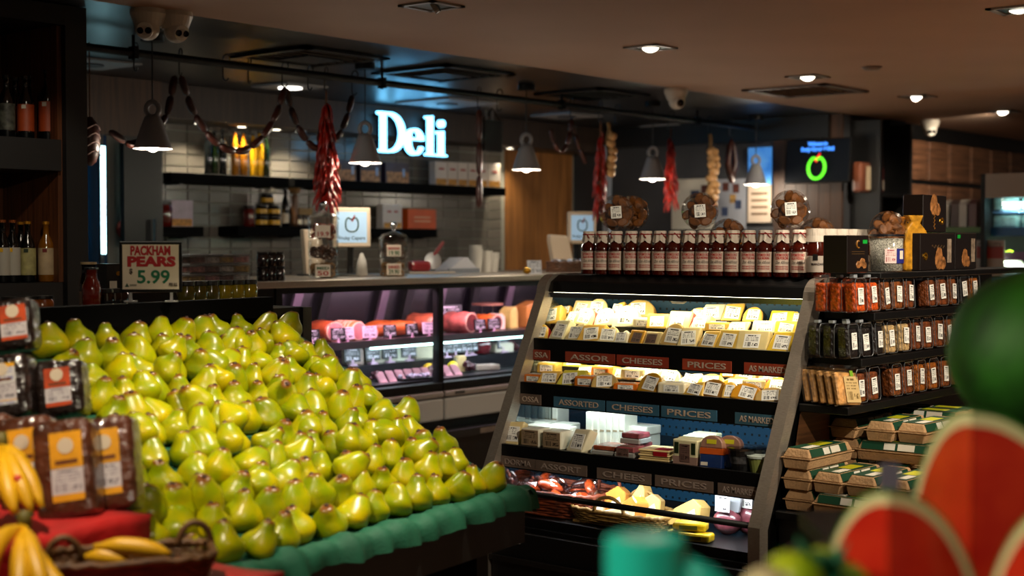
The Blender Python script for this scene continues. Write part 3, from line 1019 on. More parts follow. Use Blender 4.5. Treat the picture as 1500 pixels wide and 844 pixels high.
obj('upper_shelf', boxm('upper_shelf', XC0 + .03, XC1, .14, .48, 1.045, 1.065), mat('shelf_steel', '6a6468', .3, .8), t)
obj('shelf_edge', boxm('shelf_edge', XC0 + .03, XC1, .125, .139, 1.035, 1.075), mat('shelf_steel', '6a6468', .3, .8), t)
for x in (XC0 + .04, XP1, XP2, 8.3):
    obj('shelf_bracket', boxm('shelf_bracket', x - .012, x + .012, .3, .8, 1.02, 1.044), SATIN, t)
obj('lower_deck', boxm('lower_deck', XC0 + .03, XC1, .061, .30, .80, .835), mat('deck_dark', '1a181c', .3), t)
obj('rear_deck', boxm('rear_deck', XC0 + .03, XC1, .301, .79, .80, .92), mat('deck_dark', '1a181c', .3), t)
LEDC = mat('led_cyan', (.55, 1, .95), .4, emit=10)
LEDP = mat('led_pink', (1, .72, .92), .4, emit=7)
xs = P(545, 502, Y=YD + .13).x
obj('led_strip', boxm('led_strip', xs, XC1, .128, .146, 1.024, 1.034), LEDC, t)
obj('led_strip', boxm('led_strip', XC0 + .05, XC1, .05, .07, ZC - .05, ZC - .037), LEDP, t)
for a, b in ((XC0 + .05, XP1), (XP1, XP2), (XP2, 8.4)):
    strip('case_light_upper', (a + .05, YD + .085, ZC - .052), (b - .05, YD + .085, ZC - .052), .03, 9.5, (1, .62, .82), (0, .45, -1))
    strip('case_light_lower', (a + .05, YD + .155, 1.02), (b - .05, YD + .155, 1.02), .03, 3.2, (.72, .88, 1), (0, .4, -1))
xq = P(715, 608, Y=YD - .06).x
obj('price_strip', boxm('price_strip', xq - .14, xq + .14, -.123, -.12, .525, .555), mat('strip_beige', '6a5c50', .5, var=.2, vscale=20), t)
obj('maker_plate', boxm('maker_plate', -.04, .04, -.0015, 0, 0, .016), mat('plate_grey', '3a3836', .4), t, (P(667, 580, Y=YD).x, -.0355, .752))

FLESH = mat('ham_flesh', 'b0686a', .4, var=.2, vscale=20, sss=.05)
FAT = mat('ham_fat', 'd0a890', .45, var=.15, vscale=12)
RINDM = mat('ham_rind', '7a3418', .4, var=.5, vscale=14)
SMOKE = mat('smoked_orange', 'a8501c', .4, var=.5, vscale=16)
PROSC = mat('prosciutto', '94492e', .42, var=.6, vscale=16)
DKMEAT = mat('cured_dark', '5a1c1c', .4, var=.4, vscale=18)


def meat(name, pa, pb, py, r, lab, skin, cut, Y=YD + .30, z=1.066, slices=0, flat=.8, rz=R(-25), taper=1):
    xa, xb = P(pa, py, Y=Y).x, P(pb, py, Y=Y).x
    L = max(.06, (xb - xa) * .95)
    if abs(rz) > .8:
        L = min(L, .19)
    t = thing(name, lab, 'meat', ((xa + xb) / 2, Y, z + r * flat * 1.0), (0, 0, rz), group='meats on the upper glass shelf' if z > 1 else 'meats on the lower deck')
    M_ = Matrix.Diagonal((1, 1, flat, 1))
    n = 9
    pts = [(-L / 2 + L * k / (n - 1), 0, 0) for k in range(n)]
    rad = [r * (.35 if k == 0 else .8 if k == 1 else 1 - (.06 if k > 6 else 0)) * (1 + (taper - 1) * k / (n - 1)) for k in range(n)]
    obj('rind', MB().tube(pts, rad, 16, M_).mesh('rind', smooth=True, jitter=r * .07, seed=int(pa)), skin, t)
    obj('cut_fat', MB().tube([(L / 2, 0, 0), (L / 2 + .004, 0, 0)], [rad[-1] * .98] * 2, 18, M_).mesh('cut_fat'), FAT, t)
    obj('cut_face', MB().tube([(L / 2 + .004, 0, 0), (L / 2 + .006, 0, 0)], [rad[-1] * .86] * 2, 18, M_).mesh('cut_face'), cut if cut is not FAT else FLESH, t)
    for k in range(slices):
        x = -L / 2 + L * (k + 1.5) / (slices + 2)
        obj('slice_rib', MB().tube([(x - .004, 0, 0), (x + .004, 0, 0)], [r * 1.03] * 2, 16, M_).mesh('slice_rib'), FAT, t)
    return t


meat('ham', 452, 492, 480, .075, 'round reddish ham with pink cut face, leftmost meat on glass shelf', RINDM, FLESH, rz=R(-86))
meat('rolled_roast', 490, 524, 480, .07, 'ribbed rolled roast with tied slices, second meat from the left', SMOKE, FAT, slices=6, rz=R(-80))
meat('ham_piece', 524, 546, 480, .045, 'small pink ham end between rolled roast and smoked piece', FLESH, FAT, rz=R(-84))
meat('smoked_ham', 540, 598, 478, .06, 'long orange smoked ham piece on the glass shelf', SMOKE, FLESH, Y=YD + .34, flat=.85, taper=.75)
meat('prosciutto', 594, 640, 474, .085, 'big bony prosciutto left of the black post', PROSC, DKMEAT, Y=YD + .33, flat=.75, rz=R(-74))
meat('prosciutto', 650, 690, 474, .08, 'pink cured leg just right of the black post', mat('pink_leg', 'a8584e', .4, var=.55, vscale=16), DKMEAT, flat=.8, rz=R(-78))
meat('prosciutto', 686, 730, 474, .065, 'orange cured leg with dark cut face, right of the pink leg', SMOKE, DKMEAT, flat=.8, rz=R(-80))
for px, w_, h, c, lab in ((724, .1, .1, 'd8c8b0', 'pale wrapped block on the glass shelf beside black tags'), (745, .07, .14, 'd8c870', 'pale yellow cheese wedge standing on the glass shelf'), (775, .16, .17, 'c88a40', 'big orange-rinded cheese half at the steel post')):
    q = P(px, 470, Y=YD + .36)
    t = thing('cheese_block', lab, 'cheese', (q.x, YD + .36, 1.066), group='cheeses on the upper glass shelf')
    obj('paste', MB().prism([(-w_ / 2, 0), (w_ / 2, 0), (w_ / 2, h * .75), (w_ * .2, h), (-w_ / 2, h * .8)], -.05, .05).mesh('paste', .006), mat('dc' + c, c, .4, var=.12, vscale=12), t)
    obj('rind', boxm('rind', w_ / 2, w_ / 2 + .004, -.048, .048, .004, h * .74), mat('rind_tan', '9a6a34', .5), t)

CARD = printed('tag_chalk', '14141a', 'c8c0cc')
CARDW = printed('tag_white', 'd0b8cc', '3a2a3a')
tag_me = boxm('card', -.042, .042, -.002, .002, .02, .085)
foot_me = MB().box(-.02, .02, -.012, .02, 0, .008).box(-.006, .006, 0, .004, .008, .03).mesh('foot')


def ptag(px, py, Y, z, lab, white=False, s=1):
    x = P(px, py, Y=Y).x
    t = thing('price_tag', lab, 'price tag', (x, Y, z), (0, 0, R(rnd.uniform(-25, -5))), group='small price tags in the deli counter')
    t.scale = (s, s, s)
    obj('card', tag_me, CARDW if white else CARD, t, rot=(R(-8), 0, 0))
    obj('foot', foot_me, mat('foot_clear', 'c0a0b8', .3), t)


YT = YD + .155
for px, py, wh, lab in ((458, 487, 0, 'black price tag before the round reddish ham'), (496, 485, 0, 'black price tag before the rolled roast'), (510, 485, 1, 'white price tag leaning on the rolled roast'), (542, 483, 1, 'white price tag before the small ham end'), (572, 478, 0, 'black price tag on the smoked ham'), (604, 477, 0, 'black price tag before the bony prosciutto'), (629, 476, 1, 'pale price tag just left of the black post'), (704, 465, 0, 'black price tag above the orange cured leg'), (724, 463, 0, 'black price tag beside the pale wrapped block')):
    ptag(px, py, YT, 1.066, lab, wh)
ptag(661, 456, YD + .44, 1.066 + .0, 'tall black price tag standing behind the pink cured leg', False, 1.9)
YL, ZL = YD + .40, .921


def block(name, px, py, w_, h, dep, c, lab, Y=YL, z=ZL, cat='cheese', top=None, rz=R(-20)):
    x = P(px, py, Y=Y).x
    t = thing(name, lab, cat, (x, Y, z), (0, 0, rz), 'foods on the lower deck')
    obj('block', MB().prism([(-w_ / 2, 0), (w_ / 2, 0), (w_ / 2, h * .9), (w_ * .35, h), (-w_ * .35, h), (-w_ / 2, h * .92)], -dep / 2, dep / 2).mesh('block', .006), mat('bl' + c, c, .35, var=.1, vscale=12), t)
    obj('rind', boxm('rind', -w_ / 2 - .003, -w_ / 2, -dep * .45, dep * .45, .005, h * .85), top or mat('rind_pale', 'b0a890', .5), t)


block('wrapped_cheese', 517, 530, .1, .09, .08, 'a89088', 'pinkish wrapped cheese at the left end of the lower deck')
block('tall_cheese', 546, 520, .11, .15, .09, 'b8b0a0', 'tall pale cheese with black tag on the lower deck')
block('white_cheese', 576, 520, .16, .13, .1, 'dcdcc8', 'large white cheese block in the middle of the lower deck')
block('cream_cheese_block', 622, 515, .17, .14, .1, 'd8ccb0', 'cream cheese block left of the black post')
block('white_wedge', 641, 505, .08, .16, .05, 'c8d8d8', 'thin white cheese slab behind the black post')
block('pale_cheese', 690, 517, .16, .12, .1, 'd8ccb0', 'pale cheese block right of the black post')
block('cream_brick', 735, 520, .13, .06, .08, 'd0c4b0', 'low cream cheese brick near the steel post', Y=YL - .05)
t = thing('footed_cup', 'orange footed cheese in a goblet shape right of the post', 'cheese', (P(659, 515, Y=YL + .04).x, YL + .04, ZL))
obj('bowl', MB().lathe([(0, .09), (.05, .09), (.066, .12), (.066, .16), (0, .165)], 18).mesh('bowl', smooth=True), SMOKE, t)
obj('stem', MB().lathe([(0, 0), (.04, 0), (.02, .02), (.02, .09), (0, .09)], 14).mesh('stem'), SMOKE, t)
t = thing('waxed_cheese', 'round dark red waxed cheese on the lower deck', 'cheese', (P(705, 525, Y=YL - .06).x, YL - .06, ZL))
obj('wax', MB().lathe([(0, 0), (.05, .004), (.064, .05), (.05, .1), (.015, .12), (0, .12)], 18).mesh('wax', smooth=True), mat('red_wax', '5a1018', .25, coat=.5), t)
obj('cord', MB().tube([(0, 0, .118), (.004, 0, .135)], .004, 6), mat('twine', '5a3418', .8), t)
xq = P(728, 505, Y=YL + .02).x
t = thing('tiered_stand', 'small two-tier wooden stand on slim rods in the deli counter', 'stand', (xq, YL + .1, ZL))
for z in (.02, .165, .29):
    obj('tier', MB().lathe([(0, z), (.1, z), (.1, z + .012), (0, z + .012)], 22).mesh('tier'), mat('stand_wood', '9a6a54', .5), t)
for x in (-.05, .05):
    obj('rod', MB().tube([(x, 0, 0), (x, 0, .3)], .006, 8), CHROME, t)
for px, py, lab in ((517, 533, 'black tag in front of the pinkish wrapped cheese'), (547, 527, 'black tag in front of the tall pale cheese'), (572, 530, 'black tag in front of the large white cheese'), (600, 526, 'black tag left of the cream cheese block'), (655, 530, 'black tag right beside the post on the lower deck'), (668, 528, 'tilted black tag beside the footed orange cheese'), (684, 524, 'black tag on the pale cheese block'), (692, 535, 'low black tag before the dark red waxed cheese'), (738, 515, 'black tag under the tiered stand')):
    ptag(px, py, YD + .315, ZL, lab, s=1.15)
# front of the lower deck: sliced packs, grapes
SLM = mat('slice_pink', '9a626c', .4, var=.2, vscale=16)
k = 0
for px in (556, 570, 584, 597, 610, 622):
    x = P(px, 548, Y=YD + .2).x
    t = thing('sliced_meat_pack', 'pink sliced meat pack on the lower deck, %s from the left' % ORD[k], 'meat pack', (x, YD + .19, .836), (R(24), 0, R(-30)), 'pink sliced meat packs')
    obj('tray', boxm('tray', -.035, .035, -.07, .07, .0, .008), SATIN, t)
    obj('slices', boxm('slices', -.024, .024, -.064, .064, .0085, .03, .006), SLM, t)
    k += 1
for px, lab in ((652, 'pink sliced pack just right of the post, lower deck'), (665, 'second pink sliced pack right of the post, lower deck')):
    x = P(px, 548, Y=YD + .2).x
    t = thing('sliced_meat_pack', lab, 'meat pack', (x, YD + .19, .836), (R(24), 0, R(-30)), 'pink sliced meat packs')
    obj('tray', boxm('tray', -.035, .035, -.07, .07, .0, .008), SATIN, t)
    obj('slices', boxm('slices', -.024, .024, -.064, .064, .0085, .03, .006), SLM, t)
x = P(615, 558, Y=YD + .1).x
t = thing('olive_tray', 'flat black tray with pale olives at the counter glass', 'tray', (x, YD + .13, .836), (0, 0, R(-8)))
obj('tray', boxm('tray', -.13, .13, -.05, .05, 0, .012, .003), SATIN, t)
for k in range(26):
    obj('olive', MB().ball((rnd.uniform(-.11, .11), rnd.uniform(-.04, .04), .02), rnd.uniform(.009, .014), 8, 6).mesh('olive', smooth=True), mat('olive_pale', 'a89ab0', .3) if k % 3 else mat('olive_dark', '2a1c34', .3), t)
GRP = mat('grape_red', '4a0c1c', .25, coat=.4)
gm_ = MB().ball((0, 0, 0), .013, 9, 7).mesh('grape', smooth=True)
for (px, py, nn, sp, zz, yy, lab) in ((635, 548, 20, .03, .836, .22, 'bunch of dark red grapes left of the post'), (552, 540, 14, .03, .836, .24, 'bunch of dark red grapes at the left of the sliced packs'), (688, 555, 26, .035, .836, .2, 'largest bunch of dark grapes right of the post'), (752, 522, 16, .03, ZL, .33, 'bunch of dark grapes close to the steel post')):
    x = P(px, py, Y=YD + yy).x
    t = thing('grape_bunch', lab, 'grapes', (x, YD + yy, zz), group='bunches of dark grapes')
    for k in range(nn):
        obj('grape', gm_, GRP, t, (rnd.gauss(0, sp * .5), rnd.gauss(0, sp * .35), .013 + abs(rnd.gauss(0, sp * .7))))
for px, c, lab in ((628, 'd8a010', 'yellow fruit half beside the dark grapes left of the post'), (664, 'd0b418', 'yellow fruit half right of the post')):
    x = P(px, 540, Y=YD + .26).x
    t = thing('yellow_fruit', lab, 'fruit', (x, YD + .262, .836), group='yellow fruit halves')
    obj('skin', MB().ball((0, 0, .035), .034, 14, 9, (1.2, .9, 1)).mesh('skin', smooth=True), mat('fr' + c, c, .4), t)
    obj('stem', MB().tube([(.04, 0, .035), (.05, 0, .038)], .004, 6), mat('twine', '5a3418', .8), t)
x = P(680, 552, Y=YD + .2).x
block('nougat_block', 674, 553, .06, .1, .05, 'c8a878', 'small beige block among the grapes right of the post', Y=YD + .25, z=.836)
block('pate_slab', 712, 560, .16, .035, .07, 'b0988c', 'flat pinkish slab on the red tray near the steel post', Y=YD + .22, z=.836)

# ---- on the counter top
JARG = clear('jar_glass', (.9, .92, .92), .3, .04)


def glass_jar(px, py, Y, r, tiers, lab, foods, cards):
    x = P(px, py, Y=Y).x
    t = thing('glass_jar', lab, 'jar', (x, Y, ZC), (0, 0, R(-48)), 'stacked glass jars on the counter')
    h = .105
    for k in range(tiers):
        z = k * h
        g = obj('jar_tier', MB().lathe([(0, z + .002), (r * .92, z + .002), (r, z + .014), (r, z + h - .01), (r * .94, z + h - .001)], 24).mesh('jar_tier', smooth=True), JARG, t)
        q = random.Random(k + int(px))
        m = MB()
        for j in range(26):
            a = q.uniform(0, 2 * PI)
            rr = r * .72 * math.sqrt(q.random())
            M_ = Matrix.Translation((rr * math.cos(a), rr * math.sin(a), z + .014 + q.random() * h * .5)) @ Euler((q.uniform(0, 6), q.uniform(0, 6), 0)).to_matrix().to_4x4()
            m.tube([(.018 * math.cos(b), .018 * math.sin(b), 0) for b in [2 * PI * i / 10 for i in range(10)]], .006, 6, M_, closed=True)
        obj('dried_fruit', m.mesh('dried_fruit', smooth=True), foods[k], g)
        if cards[k]:
            l1, l2, c1, c2 = cards[k]
            cd = obj('price_card', boxm('price_card', -.035, .045, -r - .006, -r - .004, z + .01, z + .075), mat('card_paper', 'd0c4b4', .6), t)
            obj('lettering', text_mesh(l1, .016, .065, .0006), c1, cd, (.005, -r - .0065, z + .048))
            obj('lettering', text_mesh(l2, .024, .06, .0006), c2, cd, (.005, -r - .0065, z + .017))
    z = tiers * h
    lid = obj('lid', MB().lathe([(r * 1.06, z), (r * 1.06, z + .008), (r * .85, z + .03), (r * .3, z + .045), (.012, z + .05)], 24).mesh('lid', smooth=True), JARG, t)
    obj('knob', MB().lathe([(.012, z + .05), (.01, z + .062), (.02, z + .075), (.022, z + .085), (.012, z + .1), (0, z + .102)], 16).mesh('knob', smooth=True), CHROME, lid)


CR = mat('card_red', '9a1414', .5)
CG = mat('card_green', '14502c', .5)
DF = [mat('dried_orange', '7a2c10', .5, var=.5, vscale=30), mat('dried_brown', '4a2a14', .5, var=.5, vscale=30), mat('dried_tan', '8a6438', .5, var=.4, vscale=30)]
glass_jar(474, 403, 5.72, .082, 3, 'tall three-tier glass jar of dried fruit under the chillies', [DF[2], DF[1], DF[0]], [('MED', '50', CG, CR), None, ('', '19.9', CR, CR)])
glass_jar(577, 403, 5.72, .082, 2, 'two-tier glass jar with DRIED price card', [DF[2], DF[1]], [('DRIED', '29.90', CR, CG), ('BANANA', '19.90', CR, CG)])


def screen(pa, pb, pyt, pyb, Y, lab, rz, name=True):
    q = P((pa + pb) / 2, (pyt + pyb) / 2, Y=Y)
    dpt = math.hypot(q.x, q.y)
    sc = F / (q.x * math.cos(TH) + q.y * math.sin(TH))
    w_, h = (pb - pa) / sc / 2, (pyt - pyb) / sc / -2
    t = thing('till_screen', lab, 'screen', (q.x, Y, ZC), (0, 0, rz), 'till screens on the counter')
    zc = q.z - ZC
    obj('bezel', boxm('bezel', -w_, w_, 0, .05, zc - h, zc + h, .008), mat('bezel_cream', 'c8b49c', .45), t)
    sc_ = obj('display', boxm('display', -w_ * .8, w_ * .8, -.002, .0, zc - h * .78, zc + h * .78), mat('display_blue', (.28, .42, .56), .3, emit=.55), t)
    r_ = w_ * .38
    ap = [(r_ * 1.0 * math.cos(a) * (1 - .12 * math.cos(2 * a)), -.004, zc + h * .15 + r_ * 1.05 * math.sin(a) - (.3 * r_ if abs(a - PI / 2) < .25 else 0)) for a in [2 * PI * k / 28 for k in range(28)]]
    obj('apple_outline', MB().tube(ap, .0045, 6, closed=True).mesh('apple_outline'), mat('apple_green', '1c3a22', .5), sc_)
    obj('apple_leaf', MB().tube([(-r_ * .15, -.005, zc + h * .35), (0, -.005, zc + h * .3), (r_ * .4, -.005, zc + h * .62)], [.004, .006, .003], 6).mesh('apple_leaf'), mat('apple_red', '8a1420', .5), sc_)
    obj('lettering', text_mesh('Fruity Capers', h * .17, w_ * 1.4, .0004), mat('screen_ink', '18283a', .5), sc_, (0, -.003, zc - h * .62))
    obj('arm', MB().tube([(0, .06, zc - h * .4), (0, .1, .06), (0, .1, .0)], .02, 10), BLACK, t)
    obj('foot', boxm('foot', -.09, .09, .02, .2, 0, .015, .004), BLACK, t)
    return t


screen(488, 543, 304, 362, 5.95, 'till screen with apple logo beside the tall jar', R(-38))
screen(832, 874, 310, 357, 6.0, 'till screen with apple logo right of the timber planks', R(-38))
t = thing('cash_register', 'cream slanted back of a till beside the right screen', 'till', (P(822, 350, Y=6.05).x, 6.05, ZC), (0, 0, R(-20)))
obj('shell', MB().prism([(-.06, 0), (.1, 0), (.04, .24), (-.1, .25), (-.1, .2)], -.03, .03).mesh('shell', .01), mat('bezel_cream', 'c8b49c', .45), t)
obj('foot', boxm('foot', -.08, .1, -.05, .05, -.0, .012), BLACK, t)
t = thing('cash_register', 'cream side of a till half hidden by the tall jar', 'till', (P(458, 330, Y=6.2).x, 6.2, ZC), (0, 0, R(-20)))
obj('shell', MB().prism([(-.05, 0), (.08, 0), (.04, .27), (-.07, .27)], -.03, .03).mesh('shell', .01), mat('bezel_cream', 'c8b49c', .45), t)
obj('foot', boxm('foot', -.08, .1, -.05, .05, -.0, .012), BLACK, t)
cup_me = MB().lathe([(0, 0), (.032, 0), (.042, .1), (.045, .1), (.045, .105), (.04, .105), (.03, .004), (0, .004)], 18).mesh('cup', smooth=False)
CUPM = mat('cup_white', 'b0aca4', .5)
for j, (px, n) in enumerate(((698, 5), (712, 4), (705, 7), (722, 3))):
    x = P(px, 395, Y=6.1 + .05 * (j == 2)).x
    for k in range(n):
        obj('paper_cup', cup_me, CUPM, None, (x, 6.1 + .05 * (j == 2) * 2, ZC + k * .012), label='white paper cup in the nested stack, %s stack from the left, %s up' % (ORD[[0, 2, 1, 3][j]], ORD[k]), cat='cup', group='nested paper cups on the counter')
x = P(672, 388, Y=6.1).x
t = thing('paper_stack', 'pile of white paper sheets folded on the counter', 'paper', (x, 6.1, ZC))
obj('sheets', MB().prism([(-.16, 0), (.12, 0), (.12, .02), (.02, .1), (-.02, .1), (-.16, .02)], -.06, .06).mesh('sheets'), mat('paper_white', '9a9aa0', .7), t)
obj('wrapper', boxm('wrapper', -.17, .13, -.065, -.061, 0, .03), mat('wrapper_grey', '60646c', .4), t)
x = P(625, 388, Y=6.1).x
t = thing('meat_slicer', 'red and steel meat slicer behind the counter', 'slicer', (x, 6.12, ZC), (0, 0, R(-30)))
obj('motor', boxm('motor', -.1, .03, -.06, .06, .015, .08, .02), mat('slicer_red', '7a0c18', .3, coat=.5), t)
obj('blade', MB().lathe([(0, -.006), (.055, -.002), (.055, .002), (0, .006)], 28, Matrix.Translation((.05, -.02, .08)) @ Matrix.Rotation(R(75), 4, 'X')).mesh('blade'), CHROME, t)
obj('base', boxm('base', -.12, .18, -.08, .08, 0, .014, .004), STEEL, t)
obj('handle', MB().tube([(.05, 0, .1), (.12, -.02, .2)], .012, 8), mat('slicer_red', '7a0c18', .3), t)
x = P(521, 390, Y=5.9).x
t = thing('napkin_cone', 'small white cone of napkins beside the tall jar', 'napkins', (x, 5.85, ZC))
obj('cone', MB().lathe([(0, 0), (.035, 0), (.028, .08), (.01, .13), (0, .135)], 14).mesh('cone', smooth=True), CUPM, t)
obj('tray', boxm('tray', -.06, .1, -.05, .05, -.0, .008), STEEL, t)
x = P(820, 380, Y=5.8).x
t = thing('snack_basket', 'low wicker basket of wrapped snacks right of counter', 'basket', (x, 5.72, ZC))
m = MB()
for j in range(6):
    z = .006 + j * .012
    m.tube([(.17 * math.copysign(abs(math.cos(a)) ** .5, math.cos(a)), .09 * math.copysign(abs(math.sin(a)) ** .5, math.sin(a)) + 0, z + .002 * math.sin(14 * a + j * PI)) for a in [2 * PI * k / 48 for k in range(48)]], .007, 5, closed=True)
obj('weave', m.mesh('weave', smooth=True), mat('wicker_dark', '4a2a12', .6, var=.3, vscale=30), t)
obj('base', boxm('base', -.15, .15, -.08, .08, 0, .006), mat('wicker_dark', '4a2a12', .6), t)
for k in range(9):
    o = obj('wrapped_snack', MB().tube([(-.04, 0, 0), (-.02, 0, 0), (.02, 0, 0), (.04, 0, 0)], [.01, .024, .024, .01], 10).mesh('wrapped_snack', smooth=True), mat(['snack_brown', 'snack_pale', 'snack_dk'][k % 3], ['3a2014', '9a8878', '1c100c'][k % 3], .3, coat=.5), None, (x - .13 + .032 * k, 5.72 + rnd.uniform(-.03, .03), ZC + .06), (0, R(rnd.uniform(-20, 20)), rnd.uniform(0, 3)), label='small wrapped snack in the counter basket, %s from the left' % ORD[k], cat='snack', group='wrapped snacks in the counter basket')
x = P(787, 392, Y=5.5).x
t = thing('notice_card', 'small white notice card standing on the counter', 'card', (x, 5.52, ZC), (R(-10), 0, R(-35)))
obj('card', boxm('card', -.045, .045, -.002, .002, 0, .085), CARDW if False else printed('notice', 'b8bcc4', '30343c'), t)
obj('stand', boxm('stand', -.02, .02, .002, .03, 0, .01), BLACK, t)
x = P(772, 396, Y=5.5).x
obj('gold_ornament', MB().ball((0, 0, .022), .024, 12, 8, (1.2, 1, .9)).mesh('gold_ornament', smooth=True), mat('gold', 'b08020', .25, .9), None, (x, 5.5, ZC), label='small golden foil ornament next to the notice card', cat='ornament')
# dark jam jars and clear tubs at the counter end above the pears
for k, (px, lev) in enumerate(((381, 0), (393, 0), (405, 0), (381, 1), (393, 1), (404, 1))):
    x = P(px, 400, Y=5.52).x
    jar('jam_jar', (x, 5.5, ZC + lev * .073), .03, .072, mat('jam_dark', '14080a', .15, coat=.5), LIDR, 'small dark jam jar stacked at the counter end, %s %s' % (['left', 'middle', 'right'][k % 3], ['below', 'above'][lev]), 'dark jam jars at the counter end')
# ================================================================== WINE SHELF AT THE LEFT
YW = 5.28
XW1 = P(128, 200, Y=YW).x
XWi = P(97, 200, Y=YW).x
XW0 = XW1 - 1.25
z1 = P(70, 207, Y=YW + .12).z
z0 = P(70, 413, Y=YW + .12).z
ztop = P(60, 32, Y=YW).z
t = thing('wine_shelf', 'tall dark shelf unit with timber-lined niches of bottles', 'shelf unit', (XW0, YW, 0))
W = XW1 - XW0
Wi = XWi - XW0
CHAR = mat('charcoal', '101113', .6)
obj('stile', boxm('stile', Wi, W, 0, .5, 0, CEIL - .002), CHAR, t)
obj('stile', boxm('stile', 0, .1, 0, .5, 0, CEIL - .002), CHAR, t)
obj('lining', boxm('lining', Wi - .022, Wi - .001, .03, .48, z0 + .001, ztop - .001), mat('niche_wood', '5a3218', .5, var=.4, vscale=5, stretch=(14, 14, .6)), t)
obj('back_board', boxm('back_board', .1, Wi - .023, .46, .48, z0, ztop), mat('niche_wood', '5a3218', .5), t)
for za, zb_ in ((z1 - .13, z1), (z0 - .1, z0), (ztop, CEIL - .002), (.05, .15)):
    obj('shelf_board', boxm('shelf_board', .1, Wi - .0005 if za > 2.2 or za < 1 else Wi - .023, 0, .459, za, zb_), CHAR, t)
OR = mat('label_orange', '9a3c10', .55, var=.12, vscale=20)
GW = 'bottles in the upper niche of the wine shelf'
for px, yy, h, r, lm, lab in ((70, .12, .30, .037, OR, 'wine bottle with tall orange label nearest the shelf edge'), (38, .12, .265, .034, OR, 'wine bottle with orange label, second from the shelf edge'), (47, .24, .285, .034, OR, 'wine bottle half hidden behind the orange-labelled pair'), (23, .24, .27, .034, OR, 'wine bottle with orange label behind the leftmost bottle'), (10, .12, .26, .034, mat('label_lace', '3a3c34', .6, var=.8, vscale=40), 'dark wine bottle with pale lacy print at the left edge')):
    bottle('wine_bottle', (P(px, 207, Y=YW + yy).x, YW + yy, z1 + .001), r, h, .014, GDARK, CAPB, lm, lab, 'wine bottle', GW, sh=.58, l0=.13, l1=.55, patch=LWH if lm is OR else None)
GW = 'bottles in the lower niche of the wine shelf'
for px, yy, h, r, gm, cm, lm, em, lab in ((68, .1, .255, .034, GAMBER, CAPG, mat('label_cream', 'b09a78', .6, var=.15, vscale=20), mat('emblem_red', '6a1c14', .5), 'amber liqueur bottle with cream label and round emblem'), (48, .26, .255, .03, GDARK, CAPG, None, None, 'dark bottle hidden behind the green-labelled one'), (41, .1, .255, .033, GDARK, CAPG, mat('label_olive', '9a9460', .6, var=.25, vscale=30), mat('label_dkgreen', '20301c', .6), 'dark liqueur bottle with pale green label'), (31, .26, .255, .03, GDARK, CAPG, None, None, 'dark gold-capped bottle in the second row of the lower niche'),
                                          (19, .1, .26, .031, GDARK, mat('cap_copper', '8a4a20', .35, .5), mat('label_tall', 'a8a498', .6), LYEL, 'tall bottle with white label and yellow round seal, copper cap'), (4, .1, .26, .031, GDARK, mat('cap_copper', '8a4a20', .35, .5), mat('label_tall', 'a8a498', .6), LYEL, 'copper-capped bottle with white label cut by the left edge')):
    bottle('liqueur_bottle', (P(px, 412, Y=YW + yy).x, YW + yy, z0 + .001), r, h, .012, gm, cm, lm, lab, 'bottle', GW, sh=.58, l0=.12, l1=.56, patch=em)
lamp('SPOT', 'wine_spot', (2.75, 4.12, CEIL - .03), 24, WARM, (3.2, 5.4, 1.7), .03, 40, .6)

# ================================================================== PEAR STAND
OX, OY, AZ = 3.202, 2.687, R(8)
SM = Matrix.Translation((OX, OY, 0)) @ Matrix.Rotation(AZ, 4, 'Z')


def S(s, d, z):
    """stand coordinates: s metres to the left of the right end, d metres behind the front lip"""
    return SM @ Vector((-s, d, z))


st = thing('produce_stand', 'sloping produce stand draped in green cloth, carrying the pears', 'produce stand', (OX, OY, 0), (0, 0, AZ))
GREEN = mat('green_cloth', '055238', .75, var=.12, vscale=12, bump=.15, bscale=160)
nrow = 11
dk = lambda k: .055 + .079 * k
zk = lambda k: .868 + .0425 * k
for k in range(nrow):
    obj('cloth_step', boxm('cloth_step', -1.405 if k < 4 else -1.29, -.005, dk(k) - .04, .93, zk(k) - .0425 if k else .8, zk(k) - .0005), GREEN, st)
obj('deck_board', boxm('deck_board', -2.1, -1.30, .001, .93, .721, .799), BLACK, st)
obj('back_bar', boxm('back_bar', -2.1, .01, .935, .975, 1.36, 1.425), mat('shelf_black', '050506', .85, spec=.1), st)
obj('fascia', boxm('fascia', -2.1, .015, -.035, .0, .72, .835), mat('fascia_black', '0c0a09', .5), st)
obj('side_board', boxm('side_board', .0, .015, .001, .97, .74, .87), mat('fascia_black', '0c0a09', .5), st)
obj('base_panel', boxm('base_panel', -2.0, -.12, .18, .9, .0, .72), mat('stand_timber', '4a2c18', .5, var=.4, vscale=4, stretch=(.8, 6, 14)), st)
obj('bracket', MB().prism([(-.2, .719), (-.12, .719), (-.12, .5)], -.02, .01).mesh('bracket').copy() if False else MB().box(-.22, -.16, -.02, .17, .6, .719).mesh('bracket'), SATIN, st)
